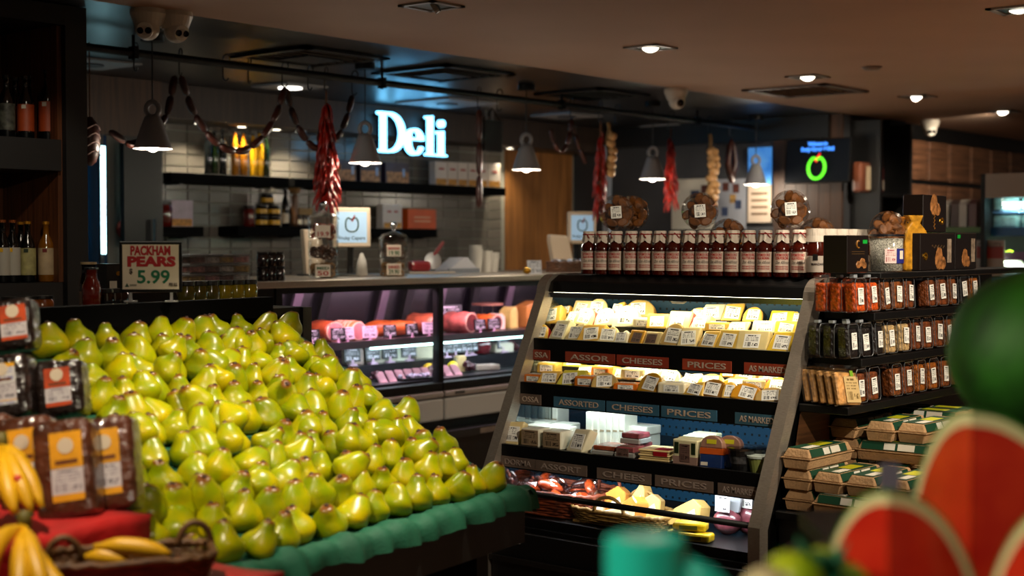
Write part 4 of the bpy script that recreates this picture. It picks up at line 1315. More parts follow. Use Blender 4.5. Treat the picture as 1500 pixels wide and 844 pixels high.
# draped cloth over the lip
m = MB()
NU, prof = 120, [(.05, .866), (.01, .874), (-.02, .882), (-.046, .872), (-.054, .856), (-.058, .838), (-.06, .822)]
q = random.Random(3)
ph = [q.uniform(0, 6) for _ in range(8)]
vs, fs = [], []
for i in range(NU + 1):
    x = -1.46 + (1.46 + .055) * i / NU
    fold = .006 * math.sin(x * 31 + ph[0]) + .005 * math.sin(x * 57 + ph[1]) + .004 * math.sin(x * 93 + ph[2])
    drop = .003 * math.sin(x * 9 + ph[3]) + .003 * math.sin(x * 23 + ph[4])
    for j, (d, z) in enumerate(prof):
        a = j / (len(prof) - 1)
        vs.append((x, d - fold * a * 1.4 - .004 * a * math.sin(x * 40 + j * .6), z + fold * (1 - a) * 1.2 + drop * a * 1.3))
n = len(prof)
for i in range(NU):
    for j in range(n - 1):
        fs.append((i * n + j, (i + 1) * n + j, (i + 1) * n + j + 1, i * n + j + 1))
m.add(vs, fs)
cl = obj('cloth_edge', m.mesh('cloth_edge', smooth=True), GREEN, st)
m = MB()
vs, fs = [], []
for i in range(41):
    y = -.05 + 1.0 * i / 40
    for j, (x, z) in enumerate(((-.02, .01), (.03, .012), (.052, -.01), (.056, -.06))):
        zz = zk(max(0, (y - .055) / .079)) if y > .05 else .868
        vs.append((x + .006 * math.sin(y * 50 + j), y, zz + z + .004 * math.sin(y * 33)))
for i in range(40):
    for j in range(3):
        fs.append((i * 4 + j, i * 4 + j + 1, (i + 1) * 4 + j + 1, (i + 1) * 4 + j))
m.add(vs, fs)
obj('cloth_side', m.mesh('cloth_side', smooth=True), GREEN, st)

PROF = [(0, .035), (.10, .012), (.2, .0), (.31, .05), (.385, .15), (.415, .27), (.405, .37), (.36, .48), (.295, .58), (.245, .67), (.21, .75), (.17, .83), (.115, .88), (.05, .895), (0, .88)]
pear_me = []
for v in range(8):
    q = random.Random(100 + v)
    waist = q.uniform(-.22, .12)
    fatt = q.uniform(.96, 1.14)
    pf = []
    for r, z in PROF:
        rr = r * fatt
        if .5 < z < .93:
            rr *= 1 + waist * math.sin((z - .5) / .43 * PI)
        pf.append((rr, z))
    mb = MB().lathe(pf, 22)
    a1, a2, a3 = q.uniform(0, 6), q.uniform(0, 6), q.uniform(0, 6)
    bx, by = q.uniform(-.15, .15), q.uniform(-.15, .15)
    nv = []
    for (x, y, z) in mb.v:
        a = math.atan2(y, x)
        f_ = 1 + .055 * math.sin(2 * a + a1 + z * 3) + .05 * math.sin(3 * a + a2 - z * 5) + .045 * math.sin(z * 13 + a3 + a)
        nv.append((x * f_ + bx * z * z, y * f_ + by * z * z, z))
    mb.v = [(x * .105, y * .105, z * .105) for x, y, z in nv]
    pear_me.append(mb.mesh('pear', smooth=True))
stem_me = [MB().tube([(random.Random(100 + v).uniform(0, 0), 0, .0915), (.002, 0, .0965)], [.0075, .005], 8).mesh('stem') for v in range(2)]
PEAR = mat('pear_skin', '7e8c00', .3, col2='a89a00', vscale=18, rand=.2, spec=.38)
# a brown blush at the very tip of each pear
nt = PEAR.node_tree
bs = nt.nodes['Principled BSDF']
src = bs.inputs['Base Color'].links[0].from_socket
tc = nt.nodes.new('ShaderNodeTexCoord')
sx = nt.nodes.new('ShaderNodeSeparateXYZ')
nt.links.new(tc.outputs['Object'], sx.inputs[0])
nz = nt.nodes.new('ShaderNodeTexNoise')
nz.inputs['Scale'].default_value = 60
ad = nt.nodes.new('ShaderNodeMath')
ad.operation = 'MULTIPLY_ADD'
ad.inputs[1].default_value = .02
nt.links.new(nz.outputs['Fac'], ad.inputs[0])
nt.links.new(sx.outputs[2], ad.inputs[2])
mr = nt.nodes.new('ShaderNodeMapRange')
mr.inputs[1].default_value = .094
mr.inputs[2].default_value = .102
nt.links.new(ad.outputs[0], mr.inputs[0])
mx = nt.nodes.new('ShaderNodeMix')
mx.data_type = 'RGBA'
nt.links.new(mr.outputs[0], mx.inputs[0])
nt.links.new(src, mx.inputs[6])
mx.inputs[7].default_value = lin('6a3a10')
nt.links.new(mx.outputs[2], bs.inputs['Base Color'])
STEM = mat('pear_stem', '3a1c08', .7)


def pear(p, lab, tilt=.2, sc=1.0):
    v = rnd.randrange(8)
    o = obj('pear', pear_me[v], PEAR, None, p, (rnd.gauss(0, tilt), rnd.gauss(0, tilt), rnd.uniform(0, 6.3)), lab, 'pear', 'pears on the green cloth', None, sc)
    bx = random.Random(100 + v)
    # stem sits on the bent tip of this pear shape
    me = pear_me[v]
    top = max(me.vertices, key=lambda w_: w_.co.z).co
    obj('stem', stem_me[0], STEM, o, (top.x * .8, top.y * .8, 0))
    return o


npear = 0
for k in range(nrow):
    smax = 1.36 - .33 * k / (nrow - 1)
    n = int(smax / .092)
    for i in range(n):
        s = .045 + i * .0925 + (k % 2) * .045 + rnd.uniform(-.008, .008)
        sc = rnd.uniform(.9, 1.08) * (1 - .0 * k)
        pear(S(s, dk(k) + rnd.uniform(-.008, .008), zk(k) + .002), 'green pear in row %s from the front, %s from the right end' % (ORD[k], ORD[i]), .24, sc)
        npear += 1
q = random.Random(5)
j = 0
for k in range(1, nrow - 2, 1):
    smax = 1.3 - .33 * k / (nrow - 1)
    s = .14 + q.uniform(0, .2)
    i = 0
    while s < smax - .1:
        pear(S(s, dk(k) + .04, zk(k) + .062), 'yellow-green pear lying on top between rows %s and %s, %s from the right' % (ORD[k], ORD[k + 1], ORD[i]), .5, q.uniform(.9, 1.05))
        s += q.uniform(.18, .36)
        i += 1
obj('fruit_sticker', MB().lathe([(0, 0), (.012, 0), (.012, .001), (0, .001)], 14).mesh('fruit_sticker'), mat('sticker_lilac', 'b8a8cc', .4), None, (0, 0, -5)) if False else None

# price sign
t = thing('price_sign', 'black-framed white sign reading PACKHAM PEARS 5.99 above the pears', 'sign', S(.72, .955, 1.426), (0, 0, R(-46)))
hw, hh = .092, .076
for dd in [3.8 + .005 * k for k in range(240)]:
    q = P(221, 391, d=dd)
    if (SM.inverted() @ q).y > .955:
        break
t.location = (q.x, q.y, 1.426)
zc = q.z - 1.426
obj('board', boxm('board', -hw + .008, hw - .008, -.003, .004, zc - hh + .008, zc + hh - .008), mat('sign_white', 'd8ccb8', .5), t)
fr = MB().box(-hw, hw, -.005, .006, zc + hh - .009, zc + hh).box(-hw, hw, -.005, .006, zc - hh, zc - hh + .009).box(-hw, -hw + .009, -.005, .006, zc - hh + .009, zc + hh - .009).box(hw - .009, hw, -.005, .006, zc - hh + .009, zc + hh - .009)
obj('frame', fr.mesh('frame', .002, seg=1), SATIN, t)
SR, SG = mat('sign_red', 'a8141c', .5), mat('sign_green', '0f6a48', .5)
# slab-serif lettering
obj('lettering', text_mesh('PACKHAM', .026, .118, .0016), SR, t, (0, -.0045, zc + .036))
obj('lettering', text_mesh('PEARS', .027, .142, .0022), SR, t, (.002, -.0045, zc + .003))
for (a, b, z, hgt) in ((-.059, .059, .036, .026), (-.069, .073, .003, .027)):
    pass
obj('lettering', text_mesh('5.99', .038, .096, .0012), SG, t, (.008, -.0045, zc - .048))
obj('lettering', text_mesh('$', .015, .01, .0006), mat('sign_ink', '3a2a20', .5), t, (-.058, -.0045, zc - .02))
obj('lettering', text_mesh('PER KG', .010, .024, .0003), mat('sign_ink', '3a2a20', .5), t, (.066, -.0045, zc - .058))
obj('small_print', boxm('small_print', -.062, -.042, -.0042, -.0031, zc - .058, zc - .052), mat('sign_grey', '8a8474', .5), t)
obj('tree_mark', MB().prism([(-.006, 0), (.006, 0), (0, .012)], -.0045, -.0031).mesh('tree_mark'), mat('sign_dk', '2a4a38', .5), t, (-.07, 0, zc - .06))
for s in (-.06, .06):
    obj('leg', MB().box(s - .004, s + .004, -.002, .003, 0, zc - hh).box(s - .018, s + .018, -.012, .012, 0, .004).mesh('leg'), mat('clip_grey', '9a9a98', .4), t)

# ---- goods on the low shelf behind the pears
YK = 3.95
zK = 1.375
x0, x1 = P(20, 430, Y=YK).x, P(412, 430, Y=YK).x
t = thing('low_shelf', 'low black shelf of sauces and oils behind the pears', 'shelf', ((x0 + x1) / 2, YK, 0))
h = (x1 - x0) / 2
obj('board', boxm('board', -h, h, -.13, .3, zK - .03, zK), SATIN, t)
obj('board', boxm('board', -h, h, -.13, .3, zK - .32, zK - .29), SATIN, t)
obj('panel', boxm('panel', -h, h, .28, .3, 0, zK - .031), BLACK, t)
for s in (-1, 1):
    obj('end', boxm('end', s * h - .02, s * h + .02, -.14, .31, 0, zK - .0005), BLACK, t)
OIL = mat('yellow_oil', '8a7a08', .1, coat=.6, var=.15, vscale=30)
for i, px in enumerate((273, 291, 309, 328, 346, 364)):
    jar('oil_jar', (P(px, 420, Y=YK).x, YK, zK), .032 if i < 3 else .0325, .098, mat('oil_dark', '4a4408', .1, coat=.6) if i < 3 else OIL, CAPB, 'black-lidded jar of %s oil behind the pears, %s from the left' % ('greenish' if i < 3 else 'yellow', ORD[i]), 'black-lidded oil jars behind the pears')
bottle('sauce_bottle', (P(134, 420, Y=YK - .02).x, YK - .02, zK - .03 + .03), .03, .15, .018, mat('sauce_red', '6a1a0c', .1, coat=.5), CAPB, None, 'squat red sauce bottle with white cap band behind the pears', 'bottle')
for i, px in enumerate((155, 167, 176)):
    jar('relish_jar', (P(px, 425, Y=YK).x, YK, zK), .028, .08, GDARK, mat('lid_silver', '5a5c60', .3, .8), 'small dark relish jar left of the price sign, %s of three' % ORD[i], 'small relish jars behind the pears')
for i, px in enumerate((20, 40, 60)):
    jar('relish_jar', (P(px, 430, Y=YK + .1).x, YK + .1, zK - .0), .04, .06, mat('relish_or', '7a3c0c', .15, coat=.4), CAPB, 'squat amber jar under the wine shelf, %s from the left' % ORD[i], 'squat amber jars below the wine shelf')
q = P(160, 408, Y=YK + .2)
t = thing('gift_box', 'black gift box with gold crest left of the price sign', 'box', (q.x, YK + .18, zK))
obj('body', boxm('body', -.045, .055, -.03, .03, 0, .158, .002, seg=1), mat('box_black', '0a0a0c', .35), t)
obj('crest', MB().lathe([(0, 0), (.008, 0), (.008, .001), (0, .001)], 12, Matrix.Translation((0, -.031, .125)) @ Matrix.Rotation(PI / 2, 4, 'X')).mesh('crest'), mat('gold', 'b08020', .25, .9), t)
for i, (px, w_) in enumerate(((148, .012), (173, .014))):
    x = P(px, 400, Y=YK + .12).x - q.x
    obj('tag_panel', boxm('tag_panel', x - w_, x + w_, -.0325, -.0305, .06, .1), LWH, t)
for i, px in enumerate((131, 139)):
    bottle('sampler_bottle', (P(px, 400, Y=YK + .1).x, YK + .12, zK), .022, .165, .014, GDARK, mat('cap_cream', 'a8946c', .5), LWH, 'small dark bottle with cream cap beside the black gift box, %s' % ['left', 'right'][i], 'bottle', 'small bottles beside the gift box')
# clear tubs of sweets at the counter end
TUB = clear('tub_clear', (.9, .92, .94), .5, .08)
for r_ in range(3):
    for i, px in enumerate((282, 303, 324, 345)):
        q = P(px, 400, Y=5.55)
        t = thing('sweet_tub', 'clear lidded tub of mixed sweets, %s column, %s layer' % (ORD[i], ['bottom', 'middle', 'top'][r_]), 'tub', (q.x, 5.55, ZC + r_ * .046), group='clear sweet tubs at the counter end')
        obj('shell', boxm('shell', -.052, .052, -.05, .05, 0, .036, .006), TUB, t)
        obj('sweets', boxm('sweets', -.046, .046, -.044, .044, .003, .03, .008), mat(['sw0', 'sw1', 'sw2', 'sw3'][(i + r_) % 4], ['9a7a34', 'a87068', '6a4438', 'b0a8a0'][(i + r_) % 4], .5, var=.5, vscale=60), t)
        obj('lid', boxm('lid', -.055, .055, -.053, .053, .0365, .044, .002), mat('tub_lid', '7a7c80', .3), t)

# ================================================================== BREAD, BANANAS, BASKET (left foreground)
RED = mat('red_cloth', 'a80e08', .7, var=.2, vscale=8, bump=.4, bscale=30)


def draped(name, s0, s1, d0, d1, z0_, z1_, mt, lab, seed):
    m = boxm(name, -s1, -s0, d0, d1, z0_, z1_, 0, sub=10)
    q = random.Random(seed)
    p1, p2 = q.uniform(0, 6), q.uniform(0, 6)
    for v in m.vertices:
        a = (v.co.z - z0_) / (z1_ - z0_)
        w_ = (1 - a) * .018
        v.co.y += w_ * math.sin(v.co.x * 40 + p1) * (1 if v.co.y < (d0 + d1) / 2 else 0)
        v.co.x += w_ * math.sin(v.co.y * 45 + p2) * (1 if v.co.x > -s0 - .02 else 0)
        v.co.z += .004 * math.sin(v.co.x * 23 + p2) * math.sin(v.co.y * 19 + p1)
    for p in m.polygons:
        p.use_smooth = True
    o = obj(name, m, mt, None, (OX, OY, 0), (0, 0, AZ), lab, 'cloth-covered box')
    return o


draped('red_draped_box', 1.41, 2.05, .02, .40, .80, 1.03, RED, 'red cloth-covered box under the brown bread loaves', 1)
draped('red_draped_ledge', 1.40, 2.1, -.34, .0, .80, .945, RED, 'red cloth-covered ledge under the banana basket', 2)
obj('ledge_support', boxm('ledge_support', -2.1, -1.42, -.30, -.037, 0, .799), BLACK, st)
draped('black_riser', 1.415, 2.05, .425, .80, .80, 1.195, mat('riser_cloth', '14100e', .7), 'dark riser behind the bread carrying the black packets', 3)
LOAF = mat('rye_loaf', '4a2410', .35, var=.45, vscale=14, coat=.9, bump=1.0, bscale=42)
DPK = mat('dark_pack', '1a100c', .3, var=.4, vscale=10, coat=.9, bump=1.0, bscale=46)
YL_ = mat('label_amber', 'c88a10', .45, var=.2, vscale=14, coat=.5)
LW_ = printed('label_info', 'b0a8a8', '6a6468')
loaf_me = {}


def loaf(px, py, d, z, w_, h, dep, mt, top, lab, rz=-50, lean=10, name='bread_loaf', cat='bread', split=.5, group=None, lx=.0, roll=8):
    q = P(px, py, d=d)
    t = thing(name, lab, cat, (q.x, q.y, z), (R(-lean), R(-roll), R(rz)), group)
    me = boxm('loaf', -w_ / 2, w_ / 2, 0, dep, 0, h, w_ * .16, seg=4, smooth=True)
    obj('loaf' if 'bread' in name else 'packet', me, mt, t)
    lw = w_ * .27
    a = obj('label_top', boxm('label_top', lx - lw, lx + lw, -.002, .003, h * split, h * .86), top, t)
    obj('emblem', MB().lathe([(0, 0), (lw * .5, 0), (lw * .5, .0015), (0, .0015)], 18, Matrix.Translation((lx, -.002, h * (split + .22))) @ Matrix.Rotation(PI / 2, 4, 'X')).mesh('emblem'), mat('emblem_pale', 'b8a890', .5), a)
    obj('wording', boxm('wording', lx - lw * .7, lx + lw * .7, -.003, -.002, h * (split + .04), h * (split + .08)), mat('word_brown', '5a2c08', .5), a)
    obj('label_info', boxm('label_info', lx - lw, lx + lw, -.002, .003, h * (split - .26), h * split - .001), LW_, t)
    obj('label_band', boxm('label_band', lx - lw, lx + lw, -.002, .003, h * (split - .33), h * (split - .261)), top, t)
    return t


B = 'wrapped brown bread loaves on red cloth'
loaf(160, 735, 3.03, 1.031, .118, .205, .09, LOAF, YL_, 'wrapped brown bread loaf with yellow label, next to the pears', lean=14, group=B)
loaf(95, 748, 2.94, 1.031, .125, .21, .09, LOAF, YL_, 'wrapped brown bread loaf with yellow label, middle one', lean=14, group=B, lx=.012)
loaf(38, 735, 3.03, 1.031, .12, .205, .09, LOAF, YL_, 'wrapped brown bread loaf partly behind the hanging bananas', lean=14, group=B)
D_ = 'black wrapped packets above the bread'
ORL = mat('label_rust', 'a83c10', .45, var=.3, vscale=14, coat=.4)
loaf(88, 600, 3.32, 1.196, .112, .135, .08, DPK, ORL, 'dark packet with rust-orange label above the bread loaves', name='dark_packet', cat='packet', group=D_, lean=12, split=.52)
loaf(62, 590, 3.42, 1.196, .09, .125, .08, DPK, ORL, 'dark shiny packet behind the rust-labelled one', name='dark_packet', cat='packet', group=D_, lean=12)
loaf(8, 600, 3.28, 1.196, .115, .15, .09, DPK, printed('label_blue', 'b8b4b0', '24348a', head='c89010'), 'dark packet with white and blue label at the left edge', name='dark_packet', cat='packet', group=D_, lean=10, split=.55)
loaf(14, 518, 3.38, 1.347, .115, .125, .08, DPK, ORL, 'topmost dark packet with rust label at the left edge', name='dark_packet', cat='packet', group=D_, lean=10, lx=.015, split=.52)
loaf(-22, 735, 3.1, 1.031, .12, .2, .09, LOAF, YL_, 'wrapped brown bread loaf cut off by the left edge', lean=14, group=B)

BAN = mat('banana_peel', 'd09c08', .45, var=.12, vscale=14)
BTIP = mat('banana_tip', '2a1c08', .7)


def banana(parent, p0, p1, bend, r=.018, name='banana', lab=None):
    """curved finger from stalk p0 to tip p1, bulging along bend"""
    p0, p1, bend = Vector(p0), Vector(p1), Vector(bend)
    n = 13
    pts = [p0.lerp(p1, k / (n - 1)) + bend * 4 * (k / (n - 1)) * (1 - k / (n - 1)) for k in range(n)]
    rad = [r * f_ for f_ in (.36, .42, .62, .86, .97, 1, 1.02, 1.02, 1, .95, .82, .55, .3)]
    o = obj(name, MB().tube(pts, rad, 9).mesh(name, smooth=True), BAN, parent)
    obj('tip', MB().tube([pts[-1], pts[-1] + (pts[-1] - pts[-2]).normalized() * .007], [r * .3, r * .22], 8).mesh('tip'), BTIP, o)
    return o


def bunch(name, lab, crown, tips, bends, sticker=None):
    c = Vector(crown)
    t = thing(name, lab, 'bananas', c, group='bunches of bananas')
    obj('crown', MB().tube([(0, 0, .03), (0, 0, .012), (0, 0, -.005)], [.011, .014, .012], 8).mesh('crown', smooth=True), mat('banana_stalk', '5a5008', .6), t)
    for i, (a, b) in enumerate(zip(tips, bends)):
        o = banana(t, (.004 * (i - 1.5), 0, 0), Vector(a) - c, b)
        if sticker == i:
            me = o.data
            v = me.vertices[9 * 7 + 2].co
            obj('sticker', MB().ball((0, 0, 0), .011, 10, 6, (1, 1, .8)).mesh('sticker', smooth=True), mat('sticker_red', 'b8280c', .4), o, P(26, 702, d=2.80) - c)
    return t


cr = P(2, 655, d=2.92)
bunch('banana_bunch', 'banana bunch hanging over the red box at the left edge', cr, [P(62, 745, d=2.80), P(46, 752, d=2.78), P(22, 755, d=2.76), P(-6, 752, d=2.76)],
      [(.0, -.0, .028), (-.012, -.018, .02), (-.018, -.02, .014), (-.03, -.01, .01)], 1)
cr = P(36, 772, d=2.66)
bunch('banana_bunch', 'banana bunch in the bottom left corner below the red box', cr, [P(108, 880, d=2.52), P(70, 890, d=2.5), P(30, 895, d=2.48), P(-14, 880, d=2.5)],
      [(.0, .03, .0), (-.01, -.01, .02), (-.012, -.012, .014), (-.03, .0, .03)])

WIC = mat('wicker', '5a3a16', .6, var=.35, vscale=40)
WICR = mat('wicker_red', '6a2c10', .55, var=.35, vscale=40)
WICL = mat('wicker_light', '8a6a34', .6, var=.35, vscale=40)


def basket(name, lab, loc, rz, L, Wd, H, mt, rows=8, flare=1.12, handles=True, hr=.045, across=False):
    t = thing(name, lab, 'basket', loc, (0, 0, rz))
    sq = lambda v, e: math.copysign(abs(v) ** e, v)
    for k in range(rows):
        z = .006 + (H - .012) * k / (rows - 1)
        f_ = 1 + (flare - 1) * k / (rows - 1)
        N = 96
        m = MB().tube([(L / 2 * f_ * sq(math.cos(a), .45) * (1 + .012 * math.cos(24 * a + PI * k)), Wd / 2 * f_ * sq(math.sin(a), .45) * (1 + .02 * math.cos(24 * a + PI * k)), z) for a in [2 * PI * (i + .5) / N for i in range(N)]], H / rows * .52, 5, closed=True)
        obj('weave_row', m.mesh('weave_row', smooth=True), mt, t)
    for i in range(24):
        a = 2 * PI * i / 24
        obj('stake', MB().tube([(L / 2 * sq(math.cos(a), .45), Wd / 2 * sq(math.sin(a), .45), 0), (L / 2 * flare * sq(math.cos(a), .45), Wd / 2 * flare * sq(math.sin(a), .45), H)], .003, 5).mesh('stake'), mt, t)
    obj('rim', MB().tube([(L / 2 * flare * sq(math.cos(a), .45), Wd / 2 * flare * sq(math.sin(a), .45), H + .003 * math.sin(20 * a)) for a in [2 * PI * i / 60 for i in range(60)]], .008, 6, closed=True).mesh('rim', smooth=True), mt, t)
    obj('base', boxm('base', -L / 2 * .96, L / 2 * .96, -Wd / 2 * .96, Wd / 2 * .96, 0, .008), mt, t)
    if handles:
        for s in (-1, 1):
            if across:
                hp = [(L * .18 * math.cos(a), s * Wd / 2 * flare, H + hr * 1.3 * math.sin(a)) for a in [PI * i / 12 for i in range(13)]]
            else:
                hp = [(s * L / 2 * .92 + hr * math.cos(a), s * Wd * .25, H + hr * 1.5 * math.sin(a)) for a in [PI * i / 12 for i in range(13)]]
            obj('handle', MB().tube(hp, .007, 7).mesh('handle', smooth=True), mt, t)
    return t


q = P(192, 838, d=2.74)
basket('banana_basket', 'small oval wicker basket with loop handles holding bananas', (q.x, q.y, .947), R(-32), .27, .15, .055, WIC, 6, 1.15, hr=.032)
for pa, pb, ya, yb, lab in ((138, 250, 800, 797, 'upper loose banana lying in the wicker basket'), (122, 195, 826, 824, 'lower loose banana lying in the wicker basket')):
    a, b = P(pa, ya, d=2.72), P(pb, yb, d=2.72)
    zz = 1.005 if ya < 810 else .985
    a.z = b.z = zz
    t = thing('banana', lab, 'banana', (a.x, a.y, zz), group='loose bananas in the wicker basket')
    banana(t, (0, 0, .015), b - a, (0, 0, .008), name='peel')
# ================================================================== CHEESE CABINET
YR0, YL0 = 2.385, 3.635          # right and left outer faces
ZT = 1.478
LEAN = lambda z: 4.12 + max(0, z - .655) * .49
cc = thing('cheese_cabinet', 'open-fronted chilled cheese cabinet with slanted steel sides', 'display fridge', (4.12, (YR0 + YL0) / 2, 0))
CW = lambda m: m.transform(Matrix.Translation((-4.12, -(YR0 + YL0) / 2, 0))) or m


def cpart(name, mb, mt, bevel=0, parent=None, **k):
    me = mb.mesh(name, bevel, **k) if isinstance(mb, MB) else mb
    CW(me)
    return obj(name, me, mt, parent or cc)


outer = [(4.12, 0), (4.12, .655), (LEAN(1.40), 1.40)]
cxx, czz, rr = LEAN(1.40) + .085, 1.40, .085
for k in range(1, 7):
    a = R(170 - 80 * k / 6)
    outer.append((cxx + rr * math.cos(a) * 1.0, ZT - rr * .92 + rr * .92 * math.sin(a)))
outer.append((5.08, ZT))
inner = []
for i, (x, z) in enumerate(outer):
    a = outer[max(0, i - 1)]
    b = outer[min(len(outer) - 1, i + 1)]
    dx, dz = b[0] - a[0], b[1] - a[1]
    L = math.hypot(dx, dz)
    inner.append((x + dz / L * .055, z - dx / L * .055))
prof2 = outer + inner[::-1]


def quadstrip(y0, y1):
    m = MB()
    n = len(outer)
    vs = []
    for y in (y0, y1):
        vs += [(x, y, z) for x, z in outer] + [(x, y, z) for x, z in inner]
    fs = []
    N = 2 * n
    for i in range(n - 1):
        fs += [(i, i + 1, n + i + 1, n + i), (N + i, N + n + i, N + n + i + 1, N + i + 1), (i, N + i, N + i + 1, i + 1), (n + i, n + i + 1, N + n + i + 1, N + n + i)]
    fs += [(0, n, N + n, N), (n - 1, N + n - 1, N + 2 * n - 1, 2 * n - 1)]
    return m.add(vs, fs)


for y0, y1 in ((YR0, YR0 + .045), (YL0 - .045, YL0)):
    cpart('steel_side_frame', quadstrip(y0, y1), STEEL)
sp = [(x + .001, z) for x, z in inner]
side = sp + [(5.08, 0)]
cpart('side_panel', MB().prism(side, YR0 + .012, YR0 + .03), SATIN)
sideL = [(inner[1][0], .58)] + sp[1:] + [(5.08, .58)]
cpart('side_glass', MB().prism(sideL, YL0 - .03, YL0 - .022), clear('side_glass', (.75, .8, .8), .5, .05))
cpart('side_panel', MB().prism([(4.176, 0), (5.08, 0), (5.08, .579), (4.176, .579)], YL0 - .035, YL0 - .015), SATIN)
yi0, yi1 = YR0 + .046, YL0 - .046
yc = (yi0 + yi1) / 2
cpart('canopy', MB().prism([(LEAN(1.41) + .012, 1.405), (5.07, 1.405), (5.07, ZT - .004), (LEAN(1.41) + .08, ZT - .004), (LEAN(1.41) + .03, ZT - .03)], yi0, yi1), SATIN, .004, seg=1)
BLUE = mat('case_back_blue', '0e2a3a', .35, .3)
# rows of slots punched into the back panel
nt = BLUE.node_tree
tc = nt.nodes.new('ShaderNodeTexCoord')
mp = nt.nodes.new('ShaderNodeMapping')
mp.inputs['Scale'].default_value = (1, 28, 28)
br = nt.nodes.new('ShaderNodeTexBrick')
mp.inputs['Rotation'].default_value = (0, 0, 0)
cb = nt.nodes.new('ShaderNodeCombineXYZ')
sxx = nt.nodes.new('ShaderNodeSeparateXYZ')
nt.links.new(tc.outputs['Object'], sxx.inputs[0])
nt.links.new(sxx.outputs[1], cb.inputs[0])
nt.links.new(sxx.outputs[2], cb.inputs[1])
nt.links.new(cb.outputs[0], br.inputs['Vector'])
br.inputs['Scale'].default_value = 14
br.inputs['Mortar Size'].default_value = .17
br.inputs['Brick Width'].default_value = .45
br.inputs['Row Height'].default_value = .45
br.inputs['Color1'].default_value = br.inputs['Color2'].default_value = lin('04080c')
br.inputs['Mortar'].default_value = lin('1a4a66')
nt.links.new(br.outputs['Color'], nt.nodes['Principled BSDF'].inputs['Base Color'])
XBK = 4.86
cpart('back_panel', MB().box(XBK, XBK + .02, yi0, yi1, .55, 1.404), BLUE)
cpart('rear_body', MB().box(XBK + .021, 5.07, yi0, yi1, 0, 1.404), SATIN)
cpart('base', MB().box(4.15, XBK - .001, yi0, yi1, .02, .50), BLACK, .004, seg=1)
zdk = .52
cpart('bottom_deck', MB().box(4.16, XBK - .001, yi0, yi1, .501, zdk), SATIN)
cpart('grille_rib', MB().box(4.135, 4.149, yi0, yi1, .38, .40), mat('rib_grey', '2a2624', .4, .5))
cpart('grille_rib', MB().box(4.135, 4.149, yi0, yi1, .22, .24), mat('rib_grey', '2a2624', .4, .5))
cpart('front_bar', MB().tube([(4.135, yi0 - .001, P(1099, 771, X=4.13).z), (4.135, yi1 + .001, P(1099, 771, X=4.13).z)], .011, 10), SATIN, smooth=True)
bd = cpart('rating_badge', MB().box(4.146, 4.149, P(762, 801, X=4.149).y, P(723, 801, X=4.149).y, .455, .485), mat('badge_white', '8a8484', .4))
for a, b, c in ((723, 731, '1c2a6a'), (733, 749, '9a1c10'), (750, 761, '24305a')):
    o = obj('badge_mark', CW(MB().box(4.144, 4.1455, P(b, 801, X=4.149).y, P(a, 801, X=4.149).y, .461, .479).mesh('badge_mark')), mat('bm' + c, c, .5), bd)
LEDW = mat('led_warm', (1, .93, .66), .4, emit=9)
cpart('led_strip', MB().box(LEAN(1.40) + .028, LEAN(1.40) + .044, yi0 + .02, yi1 - .02, 1.388, 1.404), LEDW)
cpart('led_holder', MB().box(LEAN(1.40) + .014, LEAN(1.40) + .027, yi0 + .005, yi1 - .005, 1.384, 1.404), CHROME)
strip('cabinet_light', (LEAN(1.40) + .042, yi0 + .04, 1.386), (LEAN(1.40) + .042, yi1 - .04, 1.386), .025, 2.3, (1, .86, .5), (.25, 0, -1))
cpart('blind_handle', MB().tube([(LEAN(1.4) + .03, P(982, 436, X=4.52).y, 1.395), (LEAN(1.4) + .022, P(988, 445, X=4.52).y, 1.378), (LEAN(1.4) + .022, P(1004, 445, X=4.52).y, 1.378), (LEAN(1.4) + .03, P(1011, 436, X=4.52).y, 1.395)], .004, 7), WHITEP, smooth=True)

SH = []     # front x, top z
for k, (pyb, Xg) in enumerate(((507, 4.385), (577, 4.31), (679, 4.185))):
    z = P(940, pyb, X=Xg).z
    xf = LEAN(z) + .035
    SH.append((xf, z))
    cpart('shelf_board', MB().box(xf, XBK - .001, yi0, yi1, z - .02, z), SATIN)
    cpart('shelf_lip', MB().box(xf - .018, xf - .0005, yi0, yi1, z - .085, z + .006), SATIN)
    if k < 2:
        cpart('led_strip', MB().box(xf + .004, xf + .014, yi0 + .02, yi1 - .02, z - .032, z - .021), mat('led_cool', (.85, .97, 1), .4, emit=5))
for k, e_, c_ in ((0, 3.0, (1, .88, .55)), (1, 3.6, (.72, .9, 1)), (2, 7, (.9, .95, 1))):
    strip('shelf_light', (SH[k][0] + .014, yi0 + .04, SH[k][1] - .034), (SH[k][0] + .014, yi1 - .04, SH[k][1] - .034), .02, e_, c_, (.4, 0, -1))
STRIPS = [[(777, 806, 'SSA', '8a3622'), (829, 902, 'ASSOR', '8a3824'), (905, 981, 'CHEESES', '903420'), (1002, 1074, 'PRICES', '963a22'), (1093, 1166, 'AS MARKED', '923822')],
          [(757, 793, 'OSSA', '6e5e54'), (812, 887, 'ASSORTED', '38647e'), (890, 967, 'CHEESES', '38647e'), (971, 1053, 'PRICES', '38647e'), (1080, 1150, 'AS MARKED', '385e70')],
          [(733, 784, 'DORMA', '6e5e54'), (785, 861, 'ASSORT', '6e5e54'), (876, 956, 'CHEES', '6e5e54'), (962, 1048, 'PRICES', '6e5e54'), (1055, 1120, 'AS MARKED', '6e5e54')]]
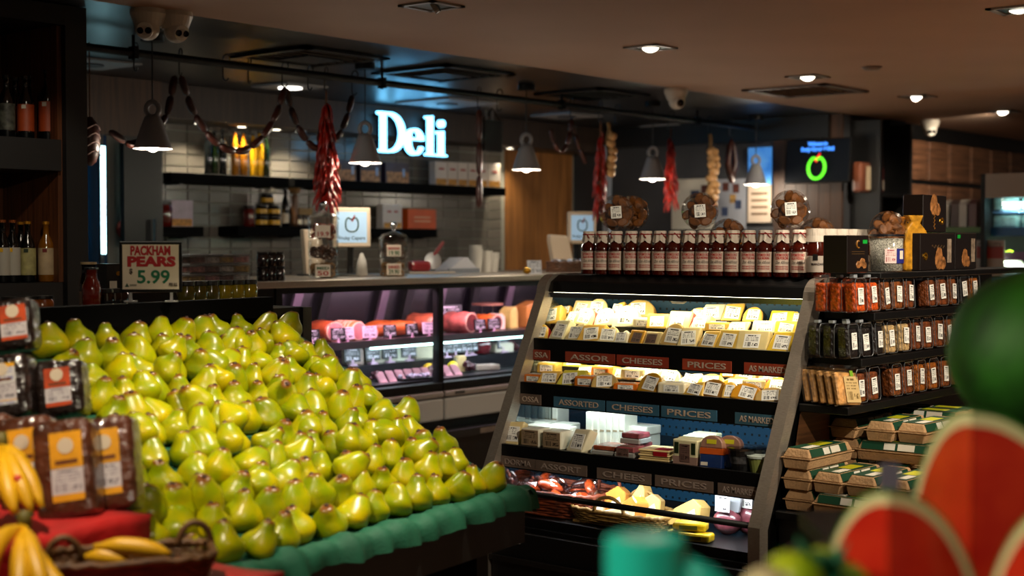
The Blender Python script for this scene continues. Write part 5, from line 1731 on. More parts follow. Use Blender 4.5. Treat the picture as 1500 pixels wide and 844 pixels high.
for k, row in enumerate(STRIPS):
    xf, z = SH[k]
    for a, b, s, c in row:
        X_ = xf - .02
        ya, yb = P(a, 0, X=X_).y, P(b, 0, X=X_).y
        ya, yb = min(ya, yi1), max(yb, yi0)
        o = cpart('price_strip', MB().box(X_ - .002, X_ + .0015, yb, ya, z - .080, z - .040), mat('strip' + c, c, .5, var=.15, vscale=8))
        tm = obj('lettering', text_mesh(s, .021, (ya - yb) * .78, .0003), mat('strip_ink', 'b4a292', .5) if k < 2 else mat('strip_ink3', '9a8a80', .5), o, (X_ - .0035 - 4.12, (ya + yb) / 2 - (YR0 + YL0) / 2, z - .07), (0, 0, -PI / 2))

# ---- cheeses
def cheese_shape(kind, w_, h, dep):
    if kind == 'D':
        poly = [(-w_ / 2, 0), (w_ / 2, 0)] + [(w_ / 2 * math.cos(a), h * .35 + h * .65 * math.sin(a)) for a in [PI * i / 12 for i in range(13)]]
    elif kind == 'H':       # half wheel cut straight on the right
        poly = [(-w_ / 2, 0), (w_ / 2, 0), (w_ * .38, h)] + [(w_ * .38 - w_ * .88 * math.sin(a), h * math.cos(a) * .98 + h * .0) for a in [PI / 2 * i / 9 for i in range(1, 9)]]
    elif kind == 'W':       # wedge
        poly = [(-w_ / 2, 0), (w_ / 2, 0), (w_ * .42, h * .8), (w_ * .2, h), (-w_ * .1, h * .75)]
    elif kind == 'T':       # leaning slab
        poly = [(-w_ / 2, 0), (w_ * .34, 0), (w_ / 2, h), (-w_ * .3, h * .96)]
    elif kind == 'F':       # flat pack
        poly = [(-w_ / 2, 0), (w_ / 2, 0), (w_ * .47, h), (-w_ * .47, h)]
    else:
        poly = [(-w_ / 2, 0), (w_ / 2, 0), (w_ / 2, h), (-w_ / 2, h)]
    # ensure no duplicate points
    out = []
    for p in poly:
        if not out or math.hypot(p[0] - out[-1][0], p[1] - out[-1][1]) > 1e-4:
            out.append(p)
    return out


CHM = {c: mat('cheese_' + c, h, .32, var=.07, vscale=14, coat=.35, rand=.1) for c, h in
       dict(yellow='d8b050', gold='c08a20', pale='dcc890', white='e0d8b8', tan='c0a060', brown='8a5a1c', orange='d07018', lime='c8c040', blue='ccc6a0', emm='d8b838').items()}
CRIND = {None: None, 'red': mat('rind_red', '9a1a10', .35, coat=.4), 'black': mat('rind_black', '12120e', .35, coat=.4), 'tan': mat('rind_ochre', 'a06c28', .45), 'green': mat('rind_green', '1c5a20', .4)}
STICKB = printed('printed_sticker_brown', '6a5048', '1c1210')
NAMES = {'D': 'round-topped %s cheese', 'H': 'half-round %s cheese', 'W': '%s cheese wedge', 'T': 'leaning slab of %s cheese', 'F': 'flat pack of %s cheese', 'B': 'block of %s cheese'}
CN = dict(yellow='yellow', gold='deep gold', pale='pale', white='creamy white', tan='tan', brown='brown-rinded', orange='orange', lime='lemon yellow', blue='blue-veined', emm='holed yellow')
stick_me = {}


def cheese(px, pyb, w_px, h_px, kind, colr, X, z, lab, grp, rind=None, dark=False, lean=None, name='cheese_piece'):
    q = P(px, pyb, X=X)
    depth = q.x * math.cos(TH) + q.y * math.sin(TH)
    sc = F / depth
    w_ = w_px / sc / .80
    h = h_px / sc * 1.12
    dep = .045 if kind != 'F' else .07
    if lean is None:
        lean = 28 if kind != 'F' else 0
    if kind == 'F':
        lean = 0
    t = thing(name, lab, 'cheese', (X, q.y, z), (R(-lean), R(rnd.uniform(-7, 7)) if kind in 'DH' else 0, -PI / 2 + R(rnd.uniform(-8, 22))), grp)
    me = MB().prism(cheese_shape(kind, w_, h, dep), 0, dep).mesh('paste', min(.006, h * .15), seg=2)
    obj('paste', me, CHM[colr], t)
    if rind:
        pl = [(x * 1.03, zz * 1.015 + .0) for x, zz in cheese_shape(kind, w_, h, dep)]
        obj('rind', MB().prism(pl, .007, dep - .004).mesh('rind', min(.005, h * .12), seg=1), CRIND[rind], t)
    lw, lh = min(.06, w_ * .62), min(.06, h * .66)
    if kind == 'F':
        o = obj('label', boxm('label', -lw / 2, lw / 2, -.001, .0, -lh, lh), STICKB if dark else STICK, t, (0, dep * .45, h + .0012), (R(-88), 0, 0))
        o.scale = (1, 1, .5)
        obj('side_label', boxm('side_label', -lw / 2, lw / 2, -.0012, 0, h * .2, h * .8), STICKB if dark else STICK, t)
    else:
        obj('label', boxm('label', -lw / 2, lw / 2, -.0012, .0003, h * .45 - lh / 2, h * .45 + lh / 2), STICKB if dark else STICK, t, (rnd.uniform(-.004, .004), 0, 0), (0, R(rnd.uniform(-8, 8)), 0))
    return t


ROW1 = [
    [(790, 498, 18, 22, 'D', 'yellow', 'red'), (814, 497, 26, 30, 'T', 'blue', None), (840, 499, 27, 26, 'H', 'pale', None), (863, 501, 36, 26, 'T', 'yellow', None), (888, 502, 28, 25, 'W', 'pale', None), (907, 504, 22, 20, 'W', 'white', None),
     (928, 506, 22, 21, 'B', 'gold', None, 1), (952, 507, 24, 20, 'B', 'pale', None, 1), (981, 509, 29, 34, 'D', 'tan', 'red'), (1007, 510, 28, 30, 'T', 'pale', None), (1034, 511, 28, 26, 'T', 'yellow', None), (1062, 512, 31, 29, 'B', 'yellow', 'black'), (1099, 514, 40, 30, 'B', 'pale', None), (1140, 516, 34, 31, 'T', 'emm', None)],
    [(804, 478, 32, 27, 'H', 'yellow', None), (832, 472, 18, 20, 'T', 'blue', None), (851, 478, 28, 26, 'D', 'pale', 'red'), (882, 478, 28, 27, 'D', 'white', 'red'), (914, 481, 34, 32, 'D', 'white', None), (941, 486, 27, 12, 'F', 'white', None), (962, 486, 27, 22, 'B', 'yellow', None), (990, 472, 31, 27, 'B', 'pale', 'red'), (1022, 482, 27, 23, 'T', 'pale', None), (1050, 484, 30, 11, 'F', 'yellow', None), (1080, 486, 30, 16, 'T', 'pale', 'black'), (1120, 488, 36, 19, 'B', 'white', None), (1150, 486, 28, 20, 'B', 'emm', None)],
    [(806, 458, 22, 15, 'H', 'tan', None), (826, 458, 18, 14, 'W', 'gold', None), (848, 460, 27, 21, 'B', 'pale', None), (873, 464, 25, 25, 'D', 'pale', 'green'), (901, 464, 20, 22, 'H', 'yellow', None), (935, 466, 36, 26, 'D', 'tan', 'tan'), (1023, 458, 27, 18, 'D', 'tan', 'tan'), (1042, 470, 32, 24, 'T', 'white', None), (1072, 472, 28, 26, 'T', 'yellow', 'black'), (1100, 474, 26, 22, 'D', 'yellow', 'black'), (1142, 474, 32, 18, 'B', 'emm', None), (1163, 474, 10, 18, 'D', 'yellow', None)]]
ROW2 = [
    [(780, 563, 26, 11, 'F', 'orange', None), (802, 566, 32, 20, 'T', 'yellow', None), (834, 569, 38, 24, 'T', 'lime', None), (856, 571, 28, 14, 'F', 'orange', None), (884, 573, 32, 24, 'D', 'tan', None), (916, 576, 32, 9, 'F', 'orange', None), (947, 578, 33, 29, 'D', 'gold', None), (983, 580, 36, 15, 'F', 'white', None), (1013, 582, 32, 22, 'H', 'yellow', None), (1040, 584, 36, 27, 'D', 'brown', None), (1066, 585, 18, 25, 'D', 'yellow', 'red'), (1090, 587, 40, 25, 'D', 'gold', 'red'), (1128, 590, 38, 22, 'D', 'tan', 'red')],
    [(776, 548, 22, 12, 'F', 'white', None), (800, 552, 26, 14, 'F', 'yellow', None), (857, 552, 28, 17, 'T', 'yellow', None), (878, 552, 30, 14, 'F', 'orange', None), (906, 557, 32, 17, 'B', 'yellow', None), (926, 560, 32, 15, 'F', 'pale', None), (946, 556, 32, 24, 'D', 'white', None), (976, 562, 32, 22, 'D', 'pale', None), (1010, 563, 32, 18, 'H', 'white', None), (1041, 562, 32, 18, 'D', 'yellow', None), (1078, 566, 36, 16, 'D', 'gold', None), (1104, 568, 30, 12, 'F', 'pale', 'red'), (1136, 570, 34, 20, 'D', 'gold', None)],
    [(788, 537, 34, 15, 'B', 'yellow', None), (812, 538, 18, 12, 'D', 'orange', None), (838, 541, 30, 20, 'T', 'lime', None), (885, 545, 34, 22, 'T', 'lime', None), (928, 540, 26, 12, 'D', 'tan', None), (968, 543, 28, 15, 'D', 'gold', None), (1066, 552, 20, 10, 'F', 'gold', None), (1090, 553, 30, 16, 'D', 'tan', None), (1128, 556, 28, 12, 'D', 'yellow', None)]]
RN = ['front', 'middle', 'back']
for si, rows in enumerate((ROW1, ROW2)):
    xf, z = SH[si]
    for ri, row in enumerate(rows):
        Xr = xf + .012 + (0, .085, .16)[ri]
        zs = [P(e[0], e[1], X=Xr).z for e in row]
        zr = z + .001 if ri == 0 else max(z + .03 * ri, sum(zs) / len(zs))
        if ri:
            cpart('shelf_riser', MB().box(xf + .012 + (0, .075, .150)[ri], xf + .012 + (0, .149, .26)[ri], yi0 + .002, yi1 - .002, z + .0005, zr - .0005), SATIN)
        for i, e in enumerate(row):
            colr = e[5]
            nm = NAMES[e[4]] % CN[colr]
            rd = {'red': ' in red rind', 'black': ' in black wax', 'tan': ' with ochre rind', 'green': ' with green wrap', None: ''}[e[6]]
            lab = '%s%s, %s shelf %s row, %s from left' % (nm, rd, ['top', 'second'][si], RN[ri], ORD[i])
            cheese(e[0], e[1], e[2], e[3], e[4], colr, Xr, zr, lab, 'cheeses on the %s cabinet shelf' % ['top', 'second'][si], e[6], len(e) > 7)

# ---- third shelf
xf, z = SH[2]
zs3 = z + .001
G3 = 'packs on the third cabinet shelf'
cheese(748, 662, 28, 32, 'T', 'pale', xf + .012, zs3, 'yellowish leaning slab with label at the left end of the third shelf', G3, lean=20)
FETA = mat('feta', 'd4d0bc', .4, var=.06, vscale=14, coat=.3)
FETB = mat('feta_front', 'a08c6c', .45, var=.1, vscale=14)
brown_lab = printed('brown_front', '9a8468', '3a2c20')


def brick(px, X, z_, w_, h, dep, lab, front=True, mt=FETA, name='feta_block'):
    q = P(px, 660, X=X)
    t = thing(name, lab, 'cheese', (X, q.y, z_), (0, 0, -PI / 2 + R(rnd.uniform(-3, 5))), 'white cheese blocks on the third shelf')
    obj('block', boxm('block', -w_ / 2, w_ / 2, 0, dep, 0, h, .004, seg=1), mt, t)
    if front:
        obj('label', boxm('label', -w_ * .46, w_ * .46, -.0015, 0, h * .08, h * .92), brown_lab, t)
    else:
        obj('wrap_seam', boxm('wrap_seam', -w_ * .4, w_ * .4, -.001, 0, h * .45, h * .5), FETB, t)


for r_, (X_, lev) in enumerate(((xf + .014, 0), (xf + .11, 0), (xf + .205, 0))):
    for i, px in enumerate((776, 808)):
        brick(px + r_ * 6, X_, zs3, .088, .07, .085, 'white cheese block with brown end label, %s one of the pair in row %s' % (['left', 'right'][i], ORD[r_]), r_ == 0)
for i in range(6):
    px = 762 + i * 10
    brick(px, xf + .31, zs3, .028, .125 + .004 * i, .085, 'thin white cheese slice standing behind the feta, %s from the left' % ORD[i], False, name='white_slice')
cheese(842, 673, 32, 33, 'T', 'white', xf + .012, zs3, 'large ivory slab with label right of the feta blocks', G3, lean=22)
for i in range(6):
    px = 862 + i * 9.5
    brick(px, xf + .16 + .012 * i, zs3, .03, .135, .09, 'thin white cheese slice right of the ivory slab, %s from the left' % ORD[i], False, name='white_slice')
t = thing('flat_cheese_pack', 'flat white cheese pack lying right of the thin slices', 'cheese', (xf + .24, P(920, 645, X=xf + .24).y, zs3 + .0), (0, 0, -PI / 2), G3)
obj('lower_slab', boxm('lower_slab', -.07, .07, 0, .12, 0, .05, .005), FETA, t)
obj('upper_slab', boxm('upper_slab', -.05, .08, .01, .11, .051, .085, .005), FETA, t)


def pack(px, X, w_, dep, h, layers, lab, rz=0, extra=None, z_=zs3, name='deli_pack'):
    q = P(px, 680, X=X)
    t = thing(name, lab, 'deli pack', (X, q.y, z_), (0, 0, -PI / 2 + R(rz)), G3)
    n = len(layers)
    for i, (nm, mt) in enumerate(layers):
        e = .004 * (i % 2)
        obj(nm, boxm(nm, -w_ / 2 + e, w_ / 2 - e, e, dep - e, h * i / n, h * (i + 1) / n - .0006, .003, seg=1), mt, t)
    if extra:
        obj(extra[0], boxm(extra[0], extra[1], extra[2], -.0015, .0, extra[3], extra[4]), extra[5], t)
        obj('top_label', boxm('top_label', extra[1], extra[2], .01, dep * .5, h, h + .0012), extra[5], t)
    return t


TRAYC = mat('tray_clear', '9a9a96', .15, coat=.8)
SALM = mat('salami_slices', '9a4a2c', .35, var=.4, vscale=40, coat=.6)
MEATP = mat('meat_pink', '8a4448', .35, var=.4, vscale=25, coat=.6)
CHS = mat('cheese_slices', 'd8c088', .4, var=.08, vscale=20, coat=.5)
pack(885, xf + .015, .11, .12, .035, [('tray', TRAYC), ('slices', SALM)], 'flat clear pack of orange salami slices on the third shelf', 6)
for i, (px, dz, X_) in enumerate(((914, 0, xf + .012), (926, 0, xf + .12), (922, .042, xf + .08))):
    pack(px, X_, .085, .09, .04, [('tray', TRAYC), ('meat', MEATP)], 'pink vacuum-packed meat, %s' % ['front pack with label', 'rear pack behind it', 'top pack of the pile'][i], 4, ('label', -.032, .02, .006, .034, STICKB) if i == 0 else None, zs3 + dz)
pack(957, xf + .012, .125, .12, .042, [('slices', CHS)] * 5, 'stack of pale cheese slices with red label, third shelf', 8, ('red_label', 0, .055, .02, .036, mat('label_red', '9a1420', .4)))
BRW = mat('brie_white', 'd8d2a8', .4, var=.06, vscale=15, coat=.4)
for i in range(5):
    X_ = xf + .014 + .05 * i
    q = P(1003 + i * 7, 683, X=X_)
    t = thing('cheese_cup', 'yellow-white wrapped cheese portion, %s of the row receding behind the brown label' % ORD[i], 'cheese', (X_, q.y, zs3), (0, 0, -PI / 2), G3)
    obj('cheese', MB().prism([(-.048, 0), (.048, 0), (.052, .09), (-.052, .09)], 0, .045).mesh('cheese', .005), BRW, t)
    obj('wrapper', MB().prism([(-.0495, .002), (.0495, .002), (.0505, .03), (-.0505, .03)], -.001, .044).mesh('wrapper'), mat('wrap_pink', '9a7c70', .4), t)
    if i == 0:
        obj('label', boxm('label', -.02, .022, -.003, -.001, .012, .075), STICKB, t)
        for s in (-.034, .036):
            obj('emblem', boxm('emblem', s - .008, s + .008, -.002, 0, .04, .08), mat('dkgreen', '1c2a14', .5), t)
BLU, ORG = mat('pack_blue', '142a5a', .35, coat=.4), mat('pack_orange', 'b04a14', .35, coat=.4)
for i, (px, X_) in enumerate(((1040, xf + .012), (1066, xf + .05))):
    q = P(px, 690, X=X_)
    t = thing('smoked_cheese_pack', 'blue and orange arched pack with yellow sticker, %s one' % ['left', 'right'][i], 'cheese pack', (X_, q.y, zs3), (R(-8), 0, -PI / 2 + R(8)), G3)
    W_ = .085
    arch = lambda a, b: [(-W_ / 2, a), (W_ / 2, a), (W_ / 2, b), (-W_ / 2, b)]
    obj('blue_base', MB().prism(arch(0, .048), 0, .04).mesh('blue_base', .003, seg=1), BLU, t)
    obj('orange_band', MB().prism(arch(.0485, .07), 0, .038).mesh('orange_band'), ORG, t)
    obj('arched_top', MB().prism([(-W_ / 2, .0705), (W_ / 2, .0705)] + [(W_ / 2 * math.cos(a), .08 + .035 * math.sin(a)) for a in [PI * k / 10 for k in range(11)]], 0, .036).mesh('arched_top', .003, seg=1), mat('pack_tan', '8a6454', .3, coat=.5), t)
    obj('sticker', boxm('sticker', -.018, .018, -.0015, 0, .085, .1), mat('sticker_yel', 'b8b020', .4), t)
    obj('bar_code', boxm('bar_code', -.036, -.01, -.0015, 0, .008, .02), LWH, t)
for i, (px, X_, dz, r_) in enumerate(((1086, xf + .055, 0, .048), (1112, xf + .12, .0, .045))):
    q = P(px, 695, X=X_)
    t = thing('dip_tub', 'black round dip tub with white lettering' if i == 0 else 'second black dip tub behind, near the right post', 'tub', (X_, q.y, zs3), (0, 0, -PI / 2), G3)
    obj('cup', MB().lathe([(0, 0), (r_ * .82, 0), (r_, .07), (0, .07)], 22).mesh('cup', smooth=False), mat('tub_black', '101012', .3, coat=.4), t)
    obj('lid', MB().lathe([(0, .07), (r_ * 1.06, .07), (r_ * 1.06, .078), (0, .08)], 22).mesh('lid'), clear('lid_clear', (.6, .64, .68), .6, .06), t)
    obj('band', MB().lathe([(r_ * .9, .025), (r_ * .985, .05)], 22).mesh('band'), mat('tub_band', '3a3a3c', .4, var=.8, vscale=60), t)
q = P(1112, 700, X=xf + .05)
t = thing('cream_tub', 'small pale green tub against the right steel post', 'tub', (xf + .055, q.y, zs3), (0, 0, 0), G3)
obj('cup', MB().lathe([(0, 0), (.032, 0), (.042, .05), (0, .05)], 20).mesh('cup'), mat('tub_lime', '8a9450', .4), t)
obj('lid', MB().lathe([(0, .05), (.046, .05), (.046, .057), (0, .058)], 20).mesh('lid'), mat('tub_white', 'b8c4bc', .4), t)

# ---- bottom deck baskets
zb_ = zdk + .001
q = P(822, 740, X=4.33)
# a raised tray carries the baskets
cpart('basket_ledge', MB().box(4.175, 4.62, yi0 + .01, yi1 - .01, zdk + .0005, zdk + .035), SATIN)
zb_ = zdk + .036
ya, yb = P(733, 740, X=4.30).y, P(902, 720, X=4.42).y
b1y = P(812, 745, X=4.36).y
basket('sausage_basket', 'reddish wicker tray basket of wrapped orange sausages', (4.36, b1y, zb_), -PI / 2 + R(4), .46, .27, .09, WICR, 8, 1.1, hr=.05, across=False)
WRAP = clear('wrap_clear', (.95, .95, .95), .6, .05)
SORG = mat('sausage_orange', 'b8481c', .3, var=.25, vscale=14, coat=.6)
SDARK = mat('sausage_dark', '3a1a14', .3, var=.3, vscale=14, coat=.6)
sm = MB().tube([(-.05, 0, 0), (-.042, 0, 0), (-.02, 0, .003), (.02, 0, .003), (.042, 0, 0), (.05, 0, 0)], [.004, .013, .02, .02, .013, .004], 10).mesh('sausage', smooth=True)
wm = MB().tube([(-.085, 0, .01), (-.07, 0, .004), (-.055, 0, 0), (-.04, 0, 0), (0, 0, .003), (.04, 0, 0), (.055, 0, 0), (.07, 0, .004), (.085, 0, .01)], [.022, .012, .006, .018, .024, .018, .006, .012, .022], 9).mesh('wrapper', jitter=.0015)
q = random.Random(11)
k = 0
for lev in range(3):
    for i in range((12, 10, 6)[lev]):
        n_ = (12, 10, 6)[lev]
        yy = b1y + .19 - .38 * (i + .5) / n_ + q.uniform(-.01, .01)
        xx = 4.36 + (-.06, .06, 0)[i % 3] + q.uniform(-.02, .02)
        t = thing('wrapped_sausage', '%s sausage twisted in clear film, %s layer of the reddish basket, %s from the left' % ('dark' if i % 4 == 0 else 'orange', ['bottom', 'middle', 'top'][lev], ORD[i]), 'sausage', (xx, yy, zb_ + .035 + lev * .034), (q.uniform(-.4, .4), q.uniform(-.4, .4), q.uniform(0, 3.1)), '%s sausages in the reddish basket' % ('dark' if i % 4 == 0 else 'orange'))
        obj('sausage', sm, SDARK if i % 4 == 0 else SORG, t)
        obj('wrapper', wm, WRAP, t)
b2y = P(915, 772, X=4.30).y
basket('cheese_basket', 'pale wicker basket of wrapped cheese wedges at the cabinet bottom', (4.31, b2y, zb_), -PI / 2 - R(2), .38, .19, .055, WICL, 6, 1.12, hr=.045, across=True)
PARM = [mat('parm_a', 'b87c34', .3, var=.12, vscale=12, coat=.5), mat('parm_b', 'cca860', .3, var=.1, vscale=12, coat=.5), mat('parm_c', 'd8c8a0', .3, var=.08, vscale=12, coat=.5)]
for i, (px, dx, h, w_, mi, rz_) in enumerate(((868, -.02, .05, .08, 2, 20), (893, .03, .10, .12, 0, 10), (916, -.02, .085, .11, 0, -20), (945, .02, .09, .11, 1, 15), (962, -.03, .05, .12, 1, -8), (905, -.05, .045, .13, 2, 5), (1003, .04, .09, .13, 1, -10), (930, .06, .12, .06, 1, 0))):
    X_ = 4.31 + dx
    q_ = P(px, 750, X=X_)
    zz = zb_ + .03
    t = thing('parmesan_wedge', 'film-wrapped %s cheese wedge in the pale basket, %s from the left' % (['orange', 'golden', 'ivory'][mi], ORD[sorted((868, 893, 905, 916, 930, 945, 962, 1003)).index(px)] if px in (868, 893, 905, 916, 930, 945, 962, 1003) else 'last'), 'cheese', (X_, q_.y, zz), (R(-10), 0, -PI / 2 + R(rz_)), 'wrapped wedges in the pale basket')
    obj('paste', MB().prism([(-w_ / 2, 0), (w_ / 2, 0), (w_ / 2, h * .75), (w_ * .2, h), (-w_ / 2, h * .45)], 0, .06).mesh('paste', .004, seg=1), PARM[mi], t)
    obj('film_fold', MB().prism([(-w_ * .1, h * .25), (w_ * .4, h * .2), (w_ * .3, h * .6)], -.0015, 0).mesh('film_fold'), WHITEP, t)
# bagged meat and yellow packs at the right end
q_ = P(1062, 768, X=4.36)
BAGM = mat('bag_meat', '7a3c44', .3, var=.4, vscale=25, coat=.8)
for i, (px, lab, s) in enumerate(((1058, 'clear bag of dark pink meat lying at the right end of the bottom deck', 1), (1088, 'upright clear bag of meat with white label by the right post', 1.15))):
    X_ = 4.36 + .05 * i
    q_ = P(px, 765, X=X_)
    t = thing('meat_bag', lab, 'meat bag', (X_, q_.y, zb_), (R(-6), 0, -PI / 2), 'clear meat bags on the bottom deck')
    obj('meat', MB().ball((0, .03, .05 * s), .05, 16, 10, (1.15 / s, .7, .95 * s)).mesh('meat', smooth=True, jitter=.002), BAGM, t)
    obj('bag_top', MB().prism([(-.05, .085 * s), (.05, .085 * s), (.06, .155 * s), (-.055, .15 * s)], .02, .035).mesh('bag_top', .004), mat('bag_plastic', '8c9094', .2, coat=.8), t)
    obj('label', boxm('label', -.03, .03, .0 if i else -.012, .003 if i else -.009, .085 * s, .14 * s), STICK, t)
q_ = P(1020, 785, X=4.24)
for i, (px, X_, dz) in enumerate(((1006, 4.235, 0), (1024, 4.235, 0), (1018, 4.25, .031))):
    q_ = P(px, 785, X=X_)
    t = thing('yellow_sachet', 'yellow foil cheese pack near the pale basket, %s' % ['lower left', 'lower right', 'upper'][i], 'cheese pack', (X_ - .04, q_.y, zb_ + dz), (0, 0, -PI / 2 + R(10 * i)), 'yellow foil packs on the bottom deck')
    obj('pouch', boxm('pouch', -.06, .06, 0, .06, 0, .03, .008), mat('foil_yellow', 'c8a810', .3, var=.3, vscale=18, coat=.6), t)
    obj('print', boxm('print', -.035, .03, -.001, .0, .008, .022), mat('print_olive', '5a5a10', .5), t)

# ---- sauce bottles on top of the cabinet
SAUCE = mat('sauce_glass', '3e0d05', .12, coat=.7, var=.2, vscale=14)
PAPER = mat('cap_paper', 'c8bcae', .7, var=.12, vscale=20)
LABC = mat('sauce_label', 'cbb8a8', .5)
INKR, INKB = mat('ink_red', '9a2420', .5), mat('ink_black', '241c1c', .5)
RIB = mat('ribbon_red', '8a0c10', .5)
r_, h_ = .033, .172
gl_me = MB().lathe([(0, 0), (.03, 0), (r_, .004), (r_, .1), (.0315, .108), (.022, .128), (.019, .14), (.019, .155), (0, .156)], 20).mesh('glass', smooth=True)
m = MB()
vs, fs = [], []
NN = 40
pr = [(0, .1712), (.02, .1715), (.0235, .169), (.0235, .156), (.0245, .148), (.028, .135)]
for j, (rr_, zz) in enumerate(pr):
    for k in range(NN):
        a = 2 * PI * k / NN
        f_ = j / 5
        rad_ = rr_ * (1 + .1 * f_ * math.sin(8 * a))
        z_ = zz + (-.012 * (abs(math.sin(2 * a))) if j == 5 else 0)
        vs.append((rad_ * math.cos(a), rad_ * math.sin(a), z_))
for j in range(5):
    for k in range(NN):
        fs.append((j * NN + k, j * NN + (k + 1) % NN, (j + 1) * NN + (k + 1) % NN, (j + 1) * NN + k))
cap_me = m.add(vs, fs).mesh('paper_cap', smooth=True)
rib_me = MB().tube([(.0245 * math.cos(a), .0245 * math.sin(a), .158) for a in [2 * PI * k / 20 for k in range(20)]], .0022, 5, closed=True).tube([(0, -.0245, .158), (.006, -.029, .15), (.012, -.028, .143)], .0018, 5).tube([(0, -.0245, .158), (-.008, -.028, .163), (-.012, -.027, .156)], .0018, 5).mesh('ribbon')


def arc_panel(a0, a1, z0_, z1_, rad_, n=10):
    m = MB()
    vs, fs = [], []
    for i in range(n + 1):
        a = R(a0 + (a1 - a0) * i / n)
        vs += [(rad_ * math.cos(a), rad_ * math.sin(a), z0_), (rad_ * math.cos(a), rad_ * math.sin(a), z1_)]
    for i in range(n):
        fs.append((2 * i, 2 * i + 2, 2 * i + 3, 2 * i + 1))
    return m.add(vs, fs).mesh('panel', smooth=True, fix=False)


lb_me = arc_panel(-165, -15, .018, .092, r_ * 1.012)


def wrap_text(s, h, w_, z_, bold, slant=0):
    me = text_mesh(s, h, w_, bold, .0001).copy()
    for v in me.vertices:
        v.co.x += v.co.z * slant
        a = -PI / 2 + v.co.x / (r_ * 1.02)
        rd = r_ * 1.02 - v.co.y
        v.co.x, v.co.y, v.co.z = rd * math.cos(a), rd * math.sin(a), v.co.z + z_
    me.materials.clear()
    return me


KIND = [('ALLA NORMA', 'x'), ('CON PORCINI', 'x'), ('ALLA VODKA', 'x'), ('ALLA TOSCANA', 'x')]
wt = [wrap_text('SUGO DI POMODORO', .006, .052, .083, .0001)] + [wrap_text(k[0], .009, .05, .0645, .0007) for k in KIND]
wscript = wrap_text('Don Alfonso', .012, .05, .048, .0001, .45)
wred1 = wrap_text('DI POMODORO', .009, .054, .076, .0007)
wsm = [wrap_text('PASTA SAUCE ITALIA', .005, .05, .036 - .008 * k, .0003) for k in range(2)]
wbk = wrap_text('PRODOTTO IN ITALIA', .0042, .044, .0875, .0002)
PXB = [863, 883, 903, 925, 946, 967, 988, 1010, 1031, 1052, 1074, 1097, 1121, 1146, 1171]
XT = 4.58
NB = len(PXB)
for i, px in enumerate(PXB):
    y_ = P(px, 402, X=XT).y
    t = thing('sauce_bottle', 'red pasta sauce bottle with paper cap and ribbon, %s from the left' % ORD[i], 'sauce bottle', (XT, y_, ZT + .001), (0, 0, R(-68 + rnd.uniform(-14, 14))), 'ribboned sauce bottles along the cabinet top')
    obj('glass', gl_me, SAUCE, t)
    obj('paper_cap', cap_me, PAPER, t)
    obj('ribbon', rib_me, RIB, t, (0, 0, 0), (0, 0, rnd.uniform(-.7, .7)))
    lb = obj('label', lb_me, LABC, t)
    for me, mt in ((wred1, INKR), (wt[1 + i % 4], INKR), (wscript, INKB), (wsm[0], INKR), (wsm[1], INKR), (wbk, INKB)):
        o = obj('lettering', me, mt, lb)
# plain capped jars at the right end
JL = mat('jar_label_white', 'b8aca0', .5)
for i, (px, X_) in enumerate(((1196, 4.60), (1207, 4.69), (1217, 4.78), (1226, 4.87), (1233, 4.96))):
    y_ = 2.44
    t = thing('passata_jar', 'white-capped red sauce jar at the right end of the cabinet top, %s from the front' % ORD[i], 'sauce jar', (X_, y_, ZT + .001), (0, 0, R(-50)), 'white-capped jars at the cabinet end')
    obj('glass', MB().lathe([(0, 0), (.036, 0), (.038, .004), (.038, .115), (.03, .135), (.03, .15), (0, .15)], 20).mesh('glass', smooth=True), SAUCE, t)
    obj('paper_cap', MB().lathe([(0, .176), (.034, .175), (.0345, .15), (.037, .128)], 24).mesh('paper_cap', jitter=.0006), PAPER, t)
    lb = obj('label', arc_panel(-165, -15, .02, .078, .0388), JL, t)
    obj('crest', arc_panel(-118, -92, .062, .084, .0394, 4), mat('crest_black', '141414', .4), lb)
    me = text_mesh('MANZANE', .008, .05, .0003, .0001).copy()
    for v in me.vertices:
        a = -PI / 2 + v.co.x / .0392
        rd = .0392 - v.co.y
        v.co.x, v.co.y, v.co.z = rd * math.cos(a), rd * math.sin(a), v.co.z + .045
    obj('lettering', me, INKB, lb)

# ---- round biscuit tubs resting on the bottles
BISCM = mat('biscuits', '7a4614', .55, var=.45, vscale=30)
bm_ = MB()
q = random.Random(21)
for k in range(26):
    a = q.uniform(0, 2 * PI)
    rr_ = .052 * math.sqrt(q.random())
    M_ = Matrix.Translation((rr_ * math.cos(a), rr_ * math.sin(a), q.uniform(-.02, .024))) @ Euler((q.uniform(-.5, .5), q.uniform(-.5, .5), q.uniform(0, 6))).to_matrix().to_4x4()
    bm_.lathe([(0, 0), (.02, 0), (.024, .005), (.018, .01), (0, .011)], 10, M_, 1, .7)
bis_me = bm_.mesh('biscuits')
shell = MB()
vs, fs = [], []
NN = 72
for j, (rr_, zz, rb) in enumerate(((0, -.034, 0), (.052, -.034, 0), (.056, -.03, .03), (.066, .022, .03), (.07, .026, 0), (.07, .034, 0), (.06, .037, 0), (0, .038, 0))):
    for k in range(NN):
        a = 2 * PI * k / NN
        f_ = 1 + (rb if k % 3 == 0 else 0)
        vs.append((max(rr_, 1e-4) * f_ * math.cos(a), max(rr_, 1e-4) * f_ * math.sin(a), zz))
for j in range(7):
    for k in range(NN):
        fs.append((j * NN + k, j * NN + (k + 1) % NN, (j + 1) * NN + (k + 1) % NN, (j + 1) * NN + k))
shell_me = shell.add(vs, fs).mesh('shell')
TUBC = clear('biscuit_tub', (.93, .94, .94), .55, .05)


